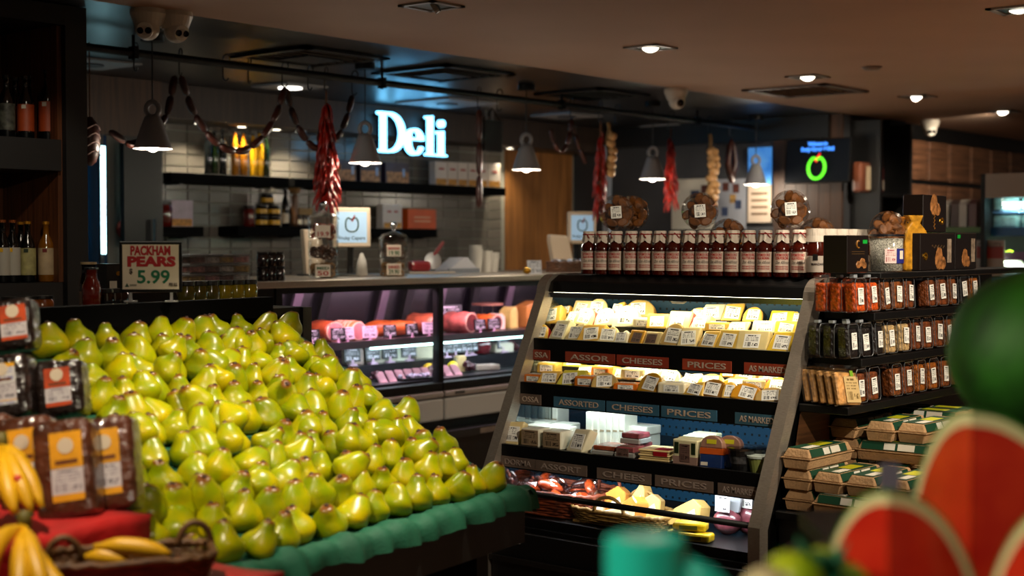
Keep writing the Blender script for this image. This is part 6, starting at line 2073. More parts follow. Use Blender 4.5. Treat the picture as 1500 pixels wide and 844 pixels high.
def tub(px, py, X_, az, el, lab, z_=None, label=True):
    q_ = P(px, py, X=X_)
    zc = (ZT + .176 + .0705) if z_ is None else z_
    t = thing('biscuit_tub', lab, 'biscuit tub', (X_, q_.y, zc), (0, 0, 0), 'round clear biscuit tubs standing on edge')
    dirv = Vector((-math.cos(R(az)), -math.sin(R(az)), R(el)))
    t.rotation_euler = dirv.to_track_quat('Z', 'Y').to_euler()
    obj('biscuits', bis_me, BISCM, t)
    obj('shell', shell_me, TUBC, t)
    if label:
        obj('label', boxm('label', -.021, .021, -.0385, -.037, -.024, .024), STICK, t, (0, .0, .0), (R(-90), 0, R(4)))


tub(903, 308, 4.60, 34, 0, 'leftmost clear tub of golden biscuits with white label')
tub(1024, 307, 4.60, 38, 0, 'middle clear tub of biscuits with white label')
tub(1155, 304, 4.60, 42, 2, 'right clear tub of biscuits with white label, above the bottles')
tub(928, 312, 4.72, 20, 0, 'tub of biscuits half hidden behind the leftmost one', None, False)
tub(1066, 322, 4.72, 34, 0, 'tub of biscuits sunk behind the middle one', ZT + .15, False)
tub(1196, 320, 4.76, 34, 0, 'tub of biscuits sunk behind the right one', ZT + .15, False)
# boards behind the bottles that carry the rear tubs
obj('display_riser', boxm('display_riser', 4.66, 5.0, 2.49, 3.5, ZT + .0005, ZT + .078), SATIN, label='low black riser behind the sauce bottles on the cabinet top', cat='riser')
# ================================================================== SHELF GONDOLA RIGHT OF THE CABINET
YG, YGB, XG1 = 2.20, 2.385, 6.1
ZS = [1.50, 1.362, 1.207, 1.05, .702]
XE = [4.60, 4.555, 4.47, 4.375, 4.215]
g = thing('shelf_gondola', 'black stepped shelving with nuts and eggs beside the cheese cabinet', 'shelving', (4.2, YGB, 0))
GP = lambda nm, x0, x1, y0, y1, z0_, z1_, mt, bev=0: obj(nm, boxm(nm, x0 - 4.2, x1 - 4.2, y0 - YGB, y1 - YGB, z0_, z1_, bev, seg=1), mt, g)
YF = [2.19, 2.19, 2.195, 2.195, 1.80]
for i in range(5):
    GP('shelf_board', XE[i], XG1, YF[i], YGB - .002, ZS[i] - (.022 if i == 0 else .028), ZS[i], SATIN, .003)
GP('spine', 5.09, XG1, YGB, YGB + .05, 0, 1.475, BLACK)
obj('end_panel', MB().prism([(.02, .40), (.4, .40), (.4, 1.02), (.19, 1.02)], -.004, -.0005).mesh('end_panel'), mat('gondola_wood', '5a3820', .5, var=.4, vscale=4, stretch=(.8, 6, 14)), g)
GP('base', 4.24, XG1, 1.84, YGB - .005, 0, ZS[4] - .03, BLACK)
GP('riser', 4.60, XG1, 2.12, YGB - .005, ZS[4] + .0005, ZS[4] + .001, SATIN)
lamp('AREA', 'gondola_light', (5.0, 2.05, CEIL - .02), 5, WARM, (5.0, 2.1, 1.0), .15) if False else None

SHELL = clear('clamshell', (.95, .96, .97), .14, .06)


def rb(w_, d, h, r, name):
    return boxm(name, -w_ / 2, w_ / 2, -d / 2, d / 2, 0, h, r, seg=3, smooth=False)


CWd, CD, CHh = .078, .05, .122
sh_me = rb(CWd, CD, CHh, .012, 'shell')
ct_me = boxm('nuts', -CWd / 2 + .004, CWd / 2 - .004, -CD / 2 + .004, CD / 2 - .004, .004, CHh - .02, .008, seg=2, jitter=.0)
cl_me = boxm('label', -.018, .018, -CD / 2 - .0016, -CD / 2 - .0004, .028, .085)
tab_me = MB().box(-.012, .012, -.008, .008, CHh - .002, CHh + .008).mesh('hang_tab')
rim_me = MB().tube([(x, -CD / 2 - .001, z_) for x, z_ in [(-CWd / 2 + .01, .004), (CWd / 2 - .01, .004), (CWd / 2 - .002, .014), (CWd / 2 - .002, CHh - .014), (CWd / 2 - .01, CHh - .004), (-CWd / 2 + .01, CHh - .004), (-CWd / 2 + .002, CHh - .014), (-CWd / 2 + .002, .014)]], .0014, 6, closed=True).mesh('rim')
NUT = {k: mat('nut_' + k, c, .45, var=.5, vscale=v_, bump=.8, bscale=90) for k, (c, v_) in dict(paprika=('c04a0c', 90), brown=('7a4018', 80), dark=('150c0a', 60), cashew=('b89868', 60), mixed=('743a18', 50), amber=('9a5416', 60)).items()}
NN_ = dict(paprika='bright orange crunchy mix', brown='brown nuts', dark='dark dried fruit', cashew='pale cashews', mixed='mixed nuts', amber='amber nuts')


def clam(X_, Y_, z_, kind, lab, rz=0, label=True, sc=1, lean=0):
    t = thing('nut_tub', lab, 'snack tub', (X_, Y_, z_), (R(-lean), 0, R(rz)), 'clear snack tubs on the shelving')
    if sc != 1:
        t.scale = (sc, sc, sc)
    obj('nuts', ct_me, NUT[kind], t)
    obj('shell', sh_me, SHELL, t)
    obj('rim', rim_me, mat('rim_clear2', '4c5054', .15, coat=.6), t)
    obj('hang_tab', tab_me, mat('rim_clear', '8c9298', .12, coat=.8), t)
    if label:
        obj('label', cl_me, STICK, t, (rnd.uniform(-.004, .004), 0, rnd.uniform(-.004, .006)), (0, R(rnd.uniform(-6, 6)), 0))


ROWS = [
    (1, [(1264, 'paprika'), (1284, 'paprika'), (1303, 'brown'), (1319, 'brown'), (1336, 'mixed'), (1368, 'mixed'), (1384, 'mixed'), (1400, 'brown'), (1416, 'dark'), (1432, 'amber')], 'paprika', 'upper'),
    (2, [(1254, 'dark'), (1273, 'dark'), (1292, 'dark'), (1310, 'cashew'), (1330, 'cashew'), (1347, 'mixed'), (1362, 'mixed'), (1379, 'mixed'), (1395, 'brown'), (1411, 'brown'), (1427, 'dark'), (1443, 'brown')], 'dark', 'middle'),
    (3, [(1266, 'mixed'), (1285, 'mixed'), (1318, 'brown'), (1335, 'mixed'), (1354, 'amber'), (1372, 'amber'), (1389, 'brown'), (1406, 'mixed'), (1422, 'mixed')], None, 'lower')]
for si, items, behind, nm in ROWS:
    Yc = YF[si] + .032
    xs = []
    lastx = -1
    for i, (px, kd) in enumerate(items):
        x = P(px, 430, Y=YF[si] + .005).x
        if x - lastx < .083:
            x = lastx + .083
        lastx = x
        if i == 0:
            xs.append(x)
        clam(x, Yc, ZS[si] + .001, kd, 'clear tub of %s, %s shelf front row, %s from left' % (NN_[kd], nm, ORD[i]), rnd.uniform(-6, 4), lean=4)
        if i > 0 or behind:
            clam(x, Yc + .06, ZS[si] + .001, kd, 'clear tub of %s, %s shelf second row, %s from left' % (NN_[kd], nm, ORD[i]), 0, False)
        if behind and i == 0:
            clam(x, Yc + .115, ZS[si] + .001, kd, 'clear tub of %s, %s shelf third row, left end' % (NN_[kd], nm), 0, False)
# packets of crispbread on the lower shelf
CRISP = mat('crispbread', 'c08c50', .55, var=.45, vscale=45, bump=.6, bscale=70)
for i in range(5):
    y_ = 2.345 - i * .034
    t = thing('crispbread_packet', 'clear packet of seeded crispbread, %s' % ['rearmost of five', 'second from the back', 'middle of five', 'second from the front', 'front one with cream label'][i], 'crispbread', (4.445 - .010 * i, y_, ZS[3] + .001), (R(-16), R(4), R(-14)), 'crispbread packets at the left end')
    obj('crispbread', boxm('crispbread', -.055, .055, -.01, .01, .004, .115, .004, seg=1), CRISP, t)
    obj('wrapper', boxm('wrapper', -.061, .061, -.0125, .0125, 0, .128, .003, seg=1), FILM, t)
    obj('crimp', MB().prism([(-.05, .128), (.05, .128), (.06, .142), (-.06, .142)], -.001, .001).mesh('crimp'), FILM, t)
    if i == 4:
        obj('label', boxm('label', -.02, .05, -.0145, -.013, .01, .1), printed('crisp_label', 'c0a470', '6a5428'), t)
        obj('sprig', boxm('sprig', .015, .03, -.0148, -.0128, .1, .12), mat('sprig', '6a9a14', .5), t)

# ---- egg cartons
KRAFT = mat('egg_kraft', 'a8845c', .8, var=.1, vscale=30, bump=.3, bscale=120)
EGL = mat('egg_label', '0c3a26', .45)
EGY = mat('egg_yellow', 'b8b414', .5)
EW, ELn, EH = .104, .298, .068


def egg_meshes():
    m = MB()
    # base with cup bumps
    N = 6
    vs = []
    base = MB().prism([(-EW / 2 * .84, 0), (EW / 2 * .84, 0), (EW / 2, .034), (-EW / 2, .034)], -ELn / 2, ELn / 2)
    for k in range(N):
        y = -ELn / 2 + ELn * (k + .5) / N
        for s in (-1, 1):
            base.lathe([(0, 0), (.018, 0), (.026, .03), (0, .031)], 10, Matrix.Translation((s * EW * .245, y, .0005)))
    flange = MB().box(-EW / 2 - .004, EW / 2 + .004, -ELn / 2 - .004, ELn / 2 + .004, .0345, .0375)
    lid = MB().add([(-EW / 2, -ELn / 2, .038), (EW / 2, -ELn / 2, .038), (EW / 2, ELn / 2, .038), (-EW / 2, ELn / 2, .038), (-EW / 2 + .012, -ELn / 2 + .014, EH), (EW / 2 - .012, -ELn / 2 + .014, EH), (EW / 2 - .012, ELn / 2 - .014, EH), (-EW / 2 + .012, ELn / 2 - .014, EH)],
                   [(0, 3, 2, 1), (4, 5, 6, 7), (0, 1, 5, 4), (1, 2, 6, 5), (2, 3, 7, 6), (3, 0, 4, 7)])
    sl = .0125
    lab = MB().box(-EW / 2 + .014, EW / 2 - .014, -ELn / 2 + .04, ELn / 2 - .016, EH + .0002, EH + .0012)
    ang = math.atan2(EH - .038, .012)
    sides = []
    for s in (-1, 1):
        M_ = Matrix.Translation((s * (EW / 2 - .0055), 0, .0535)) @ Matrix.Rotation(s * (PI / 2 - ang) * -1, 4, 'Y')
        sides.append(MB().box(-.001, .001, -ELn / 2 + .04, ELn / 2 - .016, -.0135, .0145, M_).mesh('side_label'))
    return base.mesh('base', .003, seg=1), flange.mesh('flange'), lid.mesh('lid', .005), lab.mesh('top_label'), sides


eb, ef, el, et, es = egg_meshes()
ew1 = boxm('white_panel', -.0014, .0014, -.06, .0, -.011, .012)
ew2 = boxm('bar_code', -.0014, .0014, .01, .05, -.011, .012)
ey = boxm('yellow_print', -.022, .026, -.06, .03, EH + .0013, EH + .0018)
ewh = boxm('white_print', -.03, .0, .04, .12, EH + .0013, EH + .0018)
eyf = boxm('front_print', -.03, .03, -.002, .002, .0, .0)


def eggs(X_, Y_, z_, along_x, lab):
    t = thing('egg_carton', lab, 'egg carton', (X_, Y_, z_), (0, 0, R(90 if along_x else 0) + R(rnd.uniform(-2.5, 2.5))), 'cardboard egg cartons')
    obj('base', eb, KRAFT, t)
    obj('flange', ef, KRAFT, t)
    obj('lid', el, KRAFT, t)
    tl = obj('top_label', et, EGL, t)
    obj('yellow_print', ey, EGY, tl)
    obj('white_print', ewh, LWH, tl)
    for s, me in zip((-1, 1), es):
        sl = obj('side_label', me, EGL, t)
        M_ = Matrix.Translation((s * (EW / 2 - .0055 + .0012), 0, .0535)) @ Matrix.Rotation(s * (PI / 2 - math.atan2(EH - .038, .012)) * -1, 4, 'Y')
        a = obj('white_panel', ew1, LWH, sl)
        a.matrix_local = M_
        b = obj('bar_code', ew2, printed('bars', 'c8c4b8', '202020'), sl)
        b.matrix_local = M_
    return t


ZE = ZS[4] + .002
dz = EH + .002
A = 2.315
# bottom layer: one end-on at the back, one broadside, then end-on ones
eggs(4.40, 2.32, ZE, True, 'egg carton end-on at the bottom left of the stack')
eggs(4.282, 2.10, ZE, False, 'egg carton showing its long label side at the bottom')
for i, y in enumerate((2.32, 2.207, 2.094, 1.981)):
    eggs(4.40 + .006 * i, y, ZE + dz, True, 'egg carton end-on in the second layer, %s from the left' % ORD[i])
eggs(4.40, 2.32, ZE + 2 * dz, True, 'egg carton alone on top at the far left')
eggs(4.56, 2.10, ZE, True, 'egg carton hidden low behind the long-side one')
eggs(4.56, 1.98, ZE, True, 'egg carton low behind, nearest the melons')
# taller pile further along the shelf
for i, y in enumerate((2.32, 2.2)):
    for l in range(3):
        eggs(4.74, y, ZE + l * dz, True, 'egg carton in the tall rear pile, %s column, %s layer' % (['left', 'middle'][i], ORD[l])) if i == 0 else None
eggs(4.64, 2.12, ZE + 2 * dz, False, 'egg carton with long label side in the third layer')
for l in range(2):
    eggs(4.90, 2.10, ZE + l * dz, True, 'egg carton under the long-label one at the rear, %s layer' % ORD[l])
eggs(4.74, 2.19, ZE + 3 * dz, True, 'egg carton end-on on top of the pile, left of two')
eggs(4.76, 2.075, ZE + 3 * dz, True, 'egg carton end-on on top of the pile, right of two')
eggs(4.74, 2.32, ZE + 3 * dz, True, 'egg carton in the tall rear pile, topmost under the shelf')
for i, x in enumerate((5.06, 5.17)):
    for l in range(4):
        eggs(x, 2.20, ZE + l * dz, False, 'egg carton in the far pile under the nut shelf, %s column, layer %s' % (ORD[i], ORD[l]))
YTUB = mat('tub_yellow', 'b8a808', .4, coat=.3)
for i, x in enumerate((5.32, 5.46, 5.60)):
    for l in range(2):
        t = thing('yellow_tub', 'yellow-lidded tub behind the eggs, %s column, %s' % (ORD[i], ['lower', 'upper'][l]), 'tub', (x, 2.12, ZE + l * .1), group='yellow-lidded tubs under the nut shelf')
        obj('cup', MB().lathe([(0, 0), (.05, 0), (.062, .085), (0, .085)], 20).mesh('cup'), mat('tub_olive', '6a6420', .4), t)
        obj('lid', MB().lathe([(0, .085), (.066, .085), (.066, .096), (.05, .098), (0, .096)], 20).mesh('lid'), YTUB, t)
    if i < 2:
        t = thing('yellow_tub', 'topmost yellow-lidded tub behind the eggs, %s' % ['nearer', 'farther'][i], 'tub', (x, 2.12, ZE + .2), group='yellow-lidded tubs under the nut shelf')
        obj('cup', MB().lathe([(0, 0), (.05, 0), (.058, .05), (0, .05)], 20).mesh('cup'), mat('tub_olive', '6a6420', .4), t)
        obj('lid', MB().lathe([(0, .05), (.062, .05), (.062, .06), (.05, .062), (0, .06)], 20).mesh('lid'), YTUB, t)

# ---- goods on the gondola top
ZG = ZS[0] + .001
CHOC = mat('choc_box', '120a08', .3, coat=.3)
CHOCP = mat('choc_print', '8a5a30', .45, var=.6, vscale=45)


def gbox(pa, pb, pyt, pyb, Y_, dep, mt, lab, name, z_=ZG, rz=0, cat='box'):
    xa, xb = P(pa, pyb, Y=Y_).x, P(pb, pyb, Y=Y_).x
    sc = F / (P((pa + pb) / 2, pyb, Y=Y_).x * math.cos(TH) + Y_ * math.sin(TH))
    h = (pyb - pyt) / sc
    w_ = xb - xa
    t = thing(name, lab, cat, ((xa + xb) / 2, Y_, z_), (0, 0, R(rz)), 'goods on top of the shelving')
    obj('body', boxm('body', -w_ / 2, w_ / 2, 0, dep, 0, h, .002, seg=1), mt, t)
    return t, w_, h


t, w_, h = gbox(1241, 1272, 337, 392, 2.21, .09, CHOC, 'black box with gold truffle picture, left on the shelving top', 'truffle_box')
obj('truffles', MB().ball((w_ * .2, -.001, h * .28), .022, 10, 6, (1, .12, .7)).ball((w_ * .02, -.001, h * .22), .018, 10, 6, (1, .12, .7)).ball((w_ * .3, -.001, h * .2), .016, 10, 6, (1, .12, .7)).mesh('truffles', jitter=.001), CHOCP, t)
obj('crescent', MB().tube([(.012 * math.cos(a), -.0012, h * .76 + .012 * math.sin(a)) for a in [R(60 + 20 * k) for k in range(13)]], .0025, 5).mesh('crescent'), mat('gold_dim', '8a5a1c', .4), t)
for kz_ in (.5, .56):
    obj('print_line', boxm('print_line', -w_ * .3, w_ * .3, -.001, 0, h * kz_, h * kz_ + .002), mat('ink_dimgold', '4a3418', .4), t)
obj('green_tag', boxm('green_tag', w_ * .22, w_ * .42, -.0015, 0, h * .78, h * .88), mat('tag_green', '0c9a34', .4), t)
q_ = P(1302, 392, Y=2.235)
t = thing('rice_tub', 'clear round tub of white sugared grains with blue label', 'tub', (q_.x, 2.245, ZG), (0, 0, R(-48)), 'goods on top of the shelving')
obj('grains', MB().lathe([(0, .002), (.056, .002), (.058, .118), (0, .12)], 28).mesh('grains', smooth=True), mat('grains', 'b0aca0', .5, var=.6, vscale=220, bump=1, bscale=300), t)
obj('jar', MB().lathe([(0, 0), (.058, 0), (.0605, .004), (.0605, .124), (.058, .126)], 28).mesh('jar', smooth=True), FILM, t)
obj('lid', MB().lathe([(0, .126), (.062, .126), (.062, .133), (0, .135)], 28).mesh('lid'), mat('lid_navy', '0c0c14', .3), t)
for a0, a1, mt in ((-112, -72, printed('tub_info', 'c8b4b0', '8a3038')), (-71, -25, mat('label_navy', '1c2270', .4))):
    me = arc_panel(a0, a1, .03, .082, .0612)
    obj('label', me, mt, t)
obj('oval', arc_panel(-58, -38, .045, .075, .0617), LWH, t)
q_ = P(1298, 330, Y=2.31)
tub(1298, 322, 4.9, 40, 0, 'clear biscuit tub standing behind the white grain tub', ZG + .14, False)
o = COL.objects[-1]
for ob in list(COL.objects):
    if ob.get('label') == 'clear biscuit tub standing behind the white grain tub':
        ob.location = (P(1298, 325, Y=2.32).x, 2.32, ZG + .15)
for i, (px, c, hh_, lab) in enumerate(((1312, '9a5c14', .2, 'amber cellophane bag of biscuits behind the grain tub'), (1337, 'a8761c', .205, 'tall clear bag of amber pasta beside the grain tub'))):
    q_ = P(px, 392, Y=2.30 - .05 * i)
    t = thing('snack_bag', lab, 'snack bag', (q_.x, 2.30 - .05 * i, ZG), (0, 0, R(-30)), 'goods on top of the shelving')
    obj('bag', MB().prism([(-.045, 0), (.045, 0), (.05, hh_ * .7), (.02, hh_ * .85), (.035, hh_), (-.035, hh_), (-.02, hh_ * .87), (-.05, hh_ * .7)], -.02, .02).mesh('bag', .006, jitter=.001), mat('bag' + c, c, .25, var=.4, vscale=40, coat=.9), t)
    obj('tie', MB().tube([(-.024, 0, hh_ * .86), (.024, 0, hh_ * .86)], .005, 6), CHROME, t)
t, w_, h = gbox(1348, 1398, 336, 390, 2.21, .09, CHOC, 'black chocolate box with cup and nut picture, lower left of three', 'chocolate_box')
PR = lambda t, x, z_, s: obj('nut_picture', MB().ball((x, -.001, z_), s, 10, 6, (1, .05, 1.2)).ball((x + s, -.001, z_ - s * .5), s * .7, 10, 6, (1, .07, 1)).mesh('nut_picture', jitter=.0015), CHOCP, t)
PR(t, .01, h * .32, .036)
obj('cup_picture', MB().tube([(.012 * math.cos(a), -.0015, .012 * math.sin(a)) for a in [2 * PI * k / 12 for k in range(12)]], .003, 5, closed=True).mesh('cup_picture'), mat('gold', 'b08020', .25, .9), t, (-w_ * .36, 0, h * .38))
obj('glass_picture', boxm('glass_picture', w_ * .28, w_ * .4, -.001, 0, h * .2, h * .85), mat('ice_print', '8a7a6a', .4, var=.4, vscale=50), t)
obj('script_print', MB().tube([(-w_ * .18 + w_ * .36 * k / 20, -.001, h * .64 + .006 * math.sin(k * 1.3)) for k in range(21)], .0012, 4).mesh('script_print'), mat('ink_dimgold', '4a3418', .4), t)
t, w_, h = gbox(1399, 1430, 336, 389, 2.21, .09, CHOC, 'black chocolate box with green price dot, right end of shelving', 'chocolate_box')
PR(t, -.012, h * .32, .03)
obj('glass_picture', boxm('glass_picture', w_ * .25, w_ * .42, -.001, 0, h * .2, h * .85), mat('ice_print', '8a7a6a', .4, var=.4, vscale=50), t)
obj('green_tag', boxm('green_tag', -w_ * .4, -w_ * .28, -.0015, 0, h * .85, h * .95), mat('tag_green', '0c9a34', .4), t)
hbox = h
t, w_, h = gbox(1352, 1386, 282, 336, 2.22, .08, CHOC, 'upright chocolate box standing on top of the others', 'chocolate_box', ZG + .1295)
t.location.z = ZG + hbox + .002
PR(t, -.01, h * .74, .034)
obj('script_print', MB().tube([(.006 * math.sin(k * 1.3) - .006, -.001, h * .08 + h * .44 * k / 20) for k in range(21)], .0015, 4).mesh('script_print'), mat('gold_dim', '8a5a1c', .4), t)
obj('cup_picture', MB().tube([(.011 * math.cos(a), -.0015, .011 * math.sin(a)) for a in [2 * PI * k / 12 for k in range(12)]], .003, 5, closed=True).mesh('cup_picture'), mat('gold', 'b08020', .25, .9), t, (w_ * .3, 0, h * .3))

# ================================================================== END WALL: SCREEN, POSTERS
def on_wall(pa, pb, pyt, pyb, X_):
    ya, yb = P(pa, 300, X=X_).y, P(pb, 300, X=X_).y
    pc = (pa + pb) / 2
    return ya, yb, P(pc, pyt, X=X_).z, P(pc, pyb, X=X_).z


ya, yb, za, zb2 = on_wall(1150, 1245, 203, 268, XR - .12)
t = thing('wall_screen', 'dark wall screen showing a glowing green apple and welcome words', 'screen', (XR - .12, (ya + yb) / 2, (za + zb2) / 2), (R(-6), 0, -PI / 2))
hw, hh = (ya - yb) / 2, (za - zb2) / 2
obj('bezel', boxm('bezel', -hw, hw, 0, .04, -hh, hh, .004), SATIN, t)
dsp = obj('display', boxm('display', -hw * .96, hw * .96, -.003, 0, -hh * .94, hh * .94), mat('screen_dark', (.002, .003, .005), .6, emit=.5, spec=.1), t)
ra = hh * .50
ap = [(ra * .82 * math.cos(a), -.006, -hh * .32 + ra * 1.0 * math.sin(a) - (ra * .25 * max(0, 1 - abs(a - PI / 2) / .5))) for a in [2 * PI * k / 36 for k in range(36)]]
obj('apple_outline', MB().tube(ap, hh * .075, 7, closed=True, flat=1).mesh('apple_outline', smooth=True), mat('glow_green', (.10, .85, .02), .4, emit=1.1), dsp)
obj('apple_leaf', MB().tube([(-ra * .3, -.008, -hh * .32 + ra * .9), (-ra * .12, -.008, -hh * .32 + ra * .6), (ra * .3, -.008, -hh * .32 + ra * 1.3)], [hh * .05, hh * .08, hh * .03], 6).mesh('apple_leaf'), mat('glow_red', (.9, .02, .02), .4, emit=1.0), dsp)
GB = mat('glow_blue', (.05, .25, .9), .4, emit=1.2)
obj('lettering', text_mesh('Welcome to', hh * .15, hw * .62, .004), GB, dsp, (0, -.006, hh * .70))
obj('lettering', text_mesh('Fruity Capers & Deli', hh * .15, hw * 1.02, .004), GB, dsp, (0, -.006, hh * .46))
obj('mount_arm', MB().box(-.03, .03, .04, .115, -.05, .05), BLACK, t)
obj('mount_pole', MB().tube([(0, .06, 0), (0, .06, CEIL - t.location.z)], .018, 8), BLACK, t)
for i, (a, b, c, d_, lab, col, c2) in enumerate(((984, 1046, 262, 336, 'white poster with dark food pictures, left behind the garlic', '9a9488', '6a5c54'), (1048, 1093, 262, 336, 'grey printed poster behind the horseshoe sausage', '5a5c62', '8a8884'))):
    ya, yb, za, zb2 = on_wall(a, b, c, d_, XR - .01)
    t = thing('wall_poster', lab, 'poster', (XR - .012, (ya + yb) / 2, 0), (0, 0, -PI / 2), 'posters on the grey end wall')
    hw = (ya - yb) / 2
    obj('sheet', boxm('sheet', -hw, hw, 0, .006, zb2, za), mat('poster%d' % i, ['c8c2b4', '84868e'][i], .5), t)
    q = random.Random(i)
    for k in range(5):
        x, z_ = q.uniform(-hw * .7, hw * .6), zb2 + (za - zb2) * q.uniform(.25, .85)
        obj('picture', boxm('picture', x, x + hw * .4, -.001, 0, z_, z_ + .07), mat('pp%d' % (k % 3), ['4a2418', '2a3450', '8a6a3a'][k % 3], .5, var=.5, vscale=30), t)
ya, yb, za, zb2 = on_wall(1096, 1130, 216, 326, XR - .03)
t = thing('lit_menu_panel', 'tall backlit panel with blue picture behind the farthest lamp', 'poster', (XR - .035, (ya + yb) / 2, 0), (0, 0, -PI / 2))
hw = (ya - yb) / 2
H_ = za - zb2
obj('blue_picture', boxm('blue_picture', -hw, hw, 0, .01, zb2 + H_ * .5, za), mat('lit_blue', (.03, .16, .5), .4, emit=.8, col2=(.2, .5, .8), vscale=6), t)
obj('cream_text', boxm('cream_text', -hw, hw, 0, .01, zb2, zb2 + H_ * .499), mat('lit_cream', (.35, .27, .2), .4, emit=.45), t)
for k in range(4):
    obj('text_line', boxm('text_line', -hw * .7, hw * .7, -.002, 0, zb2 + H_ * (.1 + .09 * k), zb2 + H_ * (.13 + .09 * k)), mat('lit_brown', '5a4430', .5), t)
ya, yb, za, zb2 = on_wall(865, 905, 300, 345, XR - .2)
for k, (a, b) in enumerate(((945, 962), (968, 982))):
    ya, yb, za, zb2 = on_wall(a, b, 312, 345, XR - .3)
    t = thing('storage_canister', 'dark canister on the far bench, %s one' % ['left', 'right'][k], 'canister', (XR - .3, (ya + yb) / 2, 1.3), group='canisters on the far bench')
    r_ = (ya - yb) / 2
    obj('body', MB().lathe([(0, 0), (r_, 0), (r_, .3), (0, .3)], 18).mesh('body'), mat('canister', '26282c', .4), t)
    obj('lid', MB().lathe([(0, .3), (r_ * 1.05, .3), (r_ * 1.05, .33), (0, .34)], 18).mesh('lid'), SATIN, t)
obj('back_bench', boxm('back_bench', XR - .5, XR - .03, 5.6, 7.2, 1.25, 1.299), STEEL, label='dark steel bench along the far end wall', cat='bench')
obj('bench_support', boxm('bench_support', XR - .48, XR - .05, 5.62, 7.18, 0, 1.249), BLACK, label='black cabinet under the far steel bench', cat='cabinet')

# ================================================================== OPEN FRIDGE AT THE FAR RIGHT
XF, YFr = 9.3, 3.55
q_ = P(1437, 255, X=XF)
yF = q_.y
ztopF = q_.z
t = thing('open_fridge', 'lit open display fridge of salads at the right edge', 'display fridge', (XF, yF, 0))
Wd = 1.3
obj('side_panel', boxm('side_panel', 0, .8, -.03, 0, 0, ztopF, 0), SATIN, t)
obj('side_panel', boxm('side_panel', 0, .8, -Wd - .03, -Wd, 0, ztopF, 0), SATIN, t)
obj('fascia', boxm('fascia', .0, .05, -Wd + .001, -.031, ztopF - .16, ztopF), mat('fascia_grey', '8a8078', .5), t)
obj('top', boxm('top', .051, .8, -Wd + .001, -.031, ztopF - .05, ztopF), SATIN, t)
obj('back_panel', boxm('back_panel', .75, .8, -Wd + .001, -.031, .3, ztopF - .051), mat('fridge_back', '5a6a66', .4), t)
obj('led_strip', boxm('led_strip', .08, .12, -Wd + .05, -.12, ztopF - .21, ztopF - .19), LEDC, t)
strip('fridge_light', (XF + .15, yF - Wd + .1, ztopF - .22), (XF + .15, yF - .1, ztopF - .22), .04, 16, (.85, 1, .92), (.3, 0, -1))
for zz_ in (336, 371):
    zq = P(1470, zz_, X=XF + .2).z - .06
    strip('fridge_light', (XF + .14, yF - Wd + .1, zq), (XF + .14, yF - .1, zq), .03, 16, (.9, 1, .7), (.5, 0, -1))
zsf = [P(1470, y, X=XF + .2).z for y in (336, 371, 410)]
for k, z_ in enumerate(zsf):
    obj('shelf_board', boxm('shelf_board', .12, .749, -Wd + .001, -.031, z_ - .03, z_), mat('fridge_shelf', '3a5a70', .4), t)
    obj('price_rail', boxm('price_rail', .105, .119, -Wd + .001, -.031, z_ - .045, z_ + .01), mat('rail_lilac', '6a5078', .5) if k == 1 else mat('rail_blue', '1c4a78', .4), t)
obj('base', boxm('base', 0, .8, -Wd + .001, -.031, 0, .3), SATIN, t)
for k, z_ in enumerate(zsf[:1]):
    for i in range(5):
        for l in range(2):
            tt = thing('salad_tub', 'clear salad tub on the fridge top shelf, %s from the left, %s' % (ORD[i], ['lower', 'upper'][l]), 'tub', (XF + .22, yF - .11 - .2 * i, z_ + .001 + l * .125), group='salad tubs in the open fridge')
            obj('tub', boxm('tub', -.08, .08, -.09, .09, 0, .1, .02), mat('salad_pale', '8aa4a0', .3, var=.4, vscale=20, coat=.5), tt)
            obj('lid', boxm('lid', -.085, .085, -.095, .095, .101, .12, .004), mat('salad_lid', '5a7a9a', .3), tt)
LEAFP = mat('leaf_pack', 'a8b0a8', .4, var=.2, vscale=14)
for i in range(5):
    tt = thing('vegetable_bag', 'pale bagged vegetables on the fridge middle shelf, %s from the left' % ORD[i], 'vegetables', (XF + .22, yF - .12 - .2 * i, zsf[2] + .001), group='bagged vegetables in the open fridge')
    obj('bag', MB().ball((0, 0, .075), .075, 14, 9, (1.2, 1.35, 1)).mesh('bag', smooth=True, jitter=.005), LEAFP, tt)
    obj('leaves', MB().ball((0, .02, .16), .06, 10, 6, (1.1, 1.2, .6)).mesh('leaves', jitter=.012), mat('veg_green', '7a9a10', .5), tt)
tt = thing('hanging_notice', 'white and red printed notice hanging inside the fridge', 'notice', (XF + .05, P(1450, 370, X=XF + .05).y, 0), (0, 0, -PI / 2))
zz0, zz1 = P(1450, 405, X=XF + .05).z, P(1450, 352, X=XF + .05).z
obj('sheet', boxm('sheet', -.1, .1, 0, .003, zz0, zz1), mat('notice_pale', '8a8480', .5), tt)
obj('red_band', boxm('red_band', -.09, .09, -.002, 0, zz0 + .12, zz0 + .2), mat('notice_red', '7a2018', .5), tt)
obj('lettering', text_mesh('QUALITY', .035, .16), mat('notice_ink', '303030', .5), tt, (0, -.002, zz1 - .05))
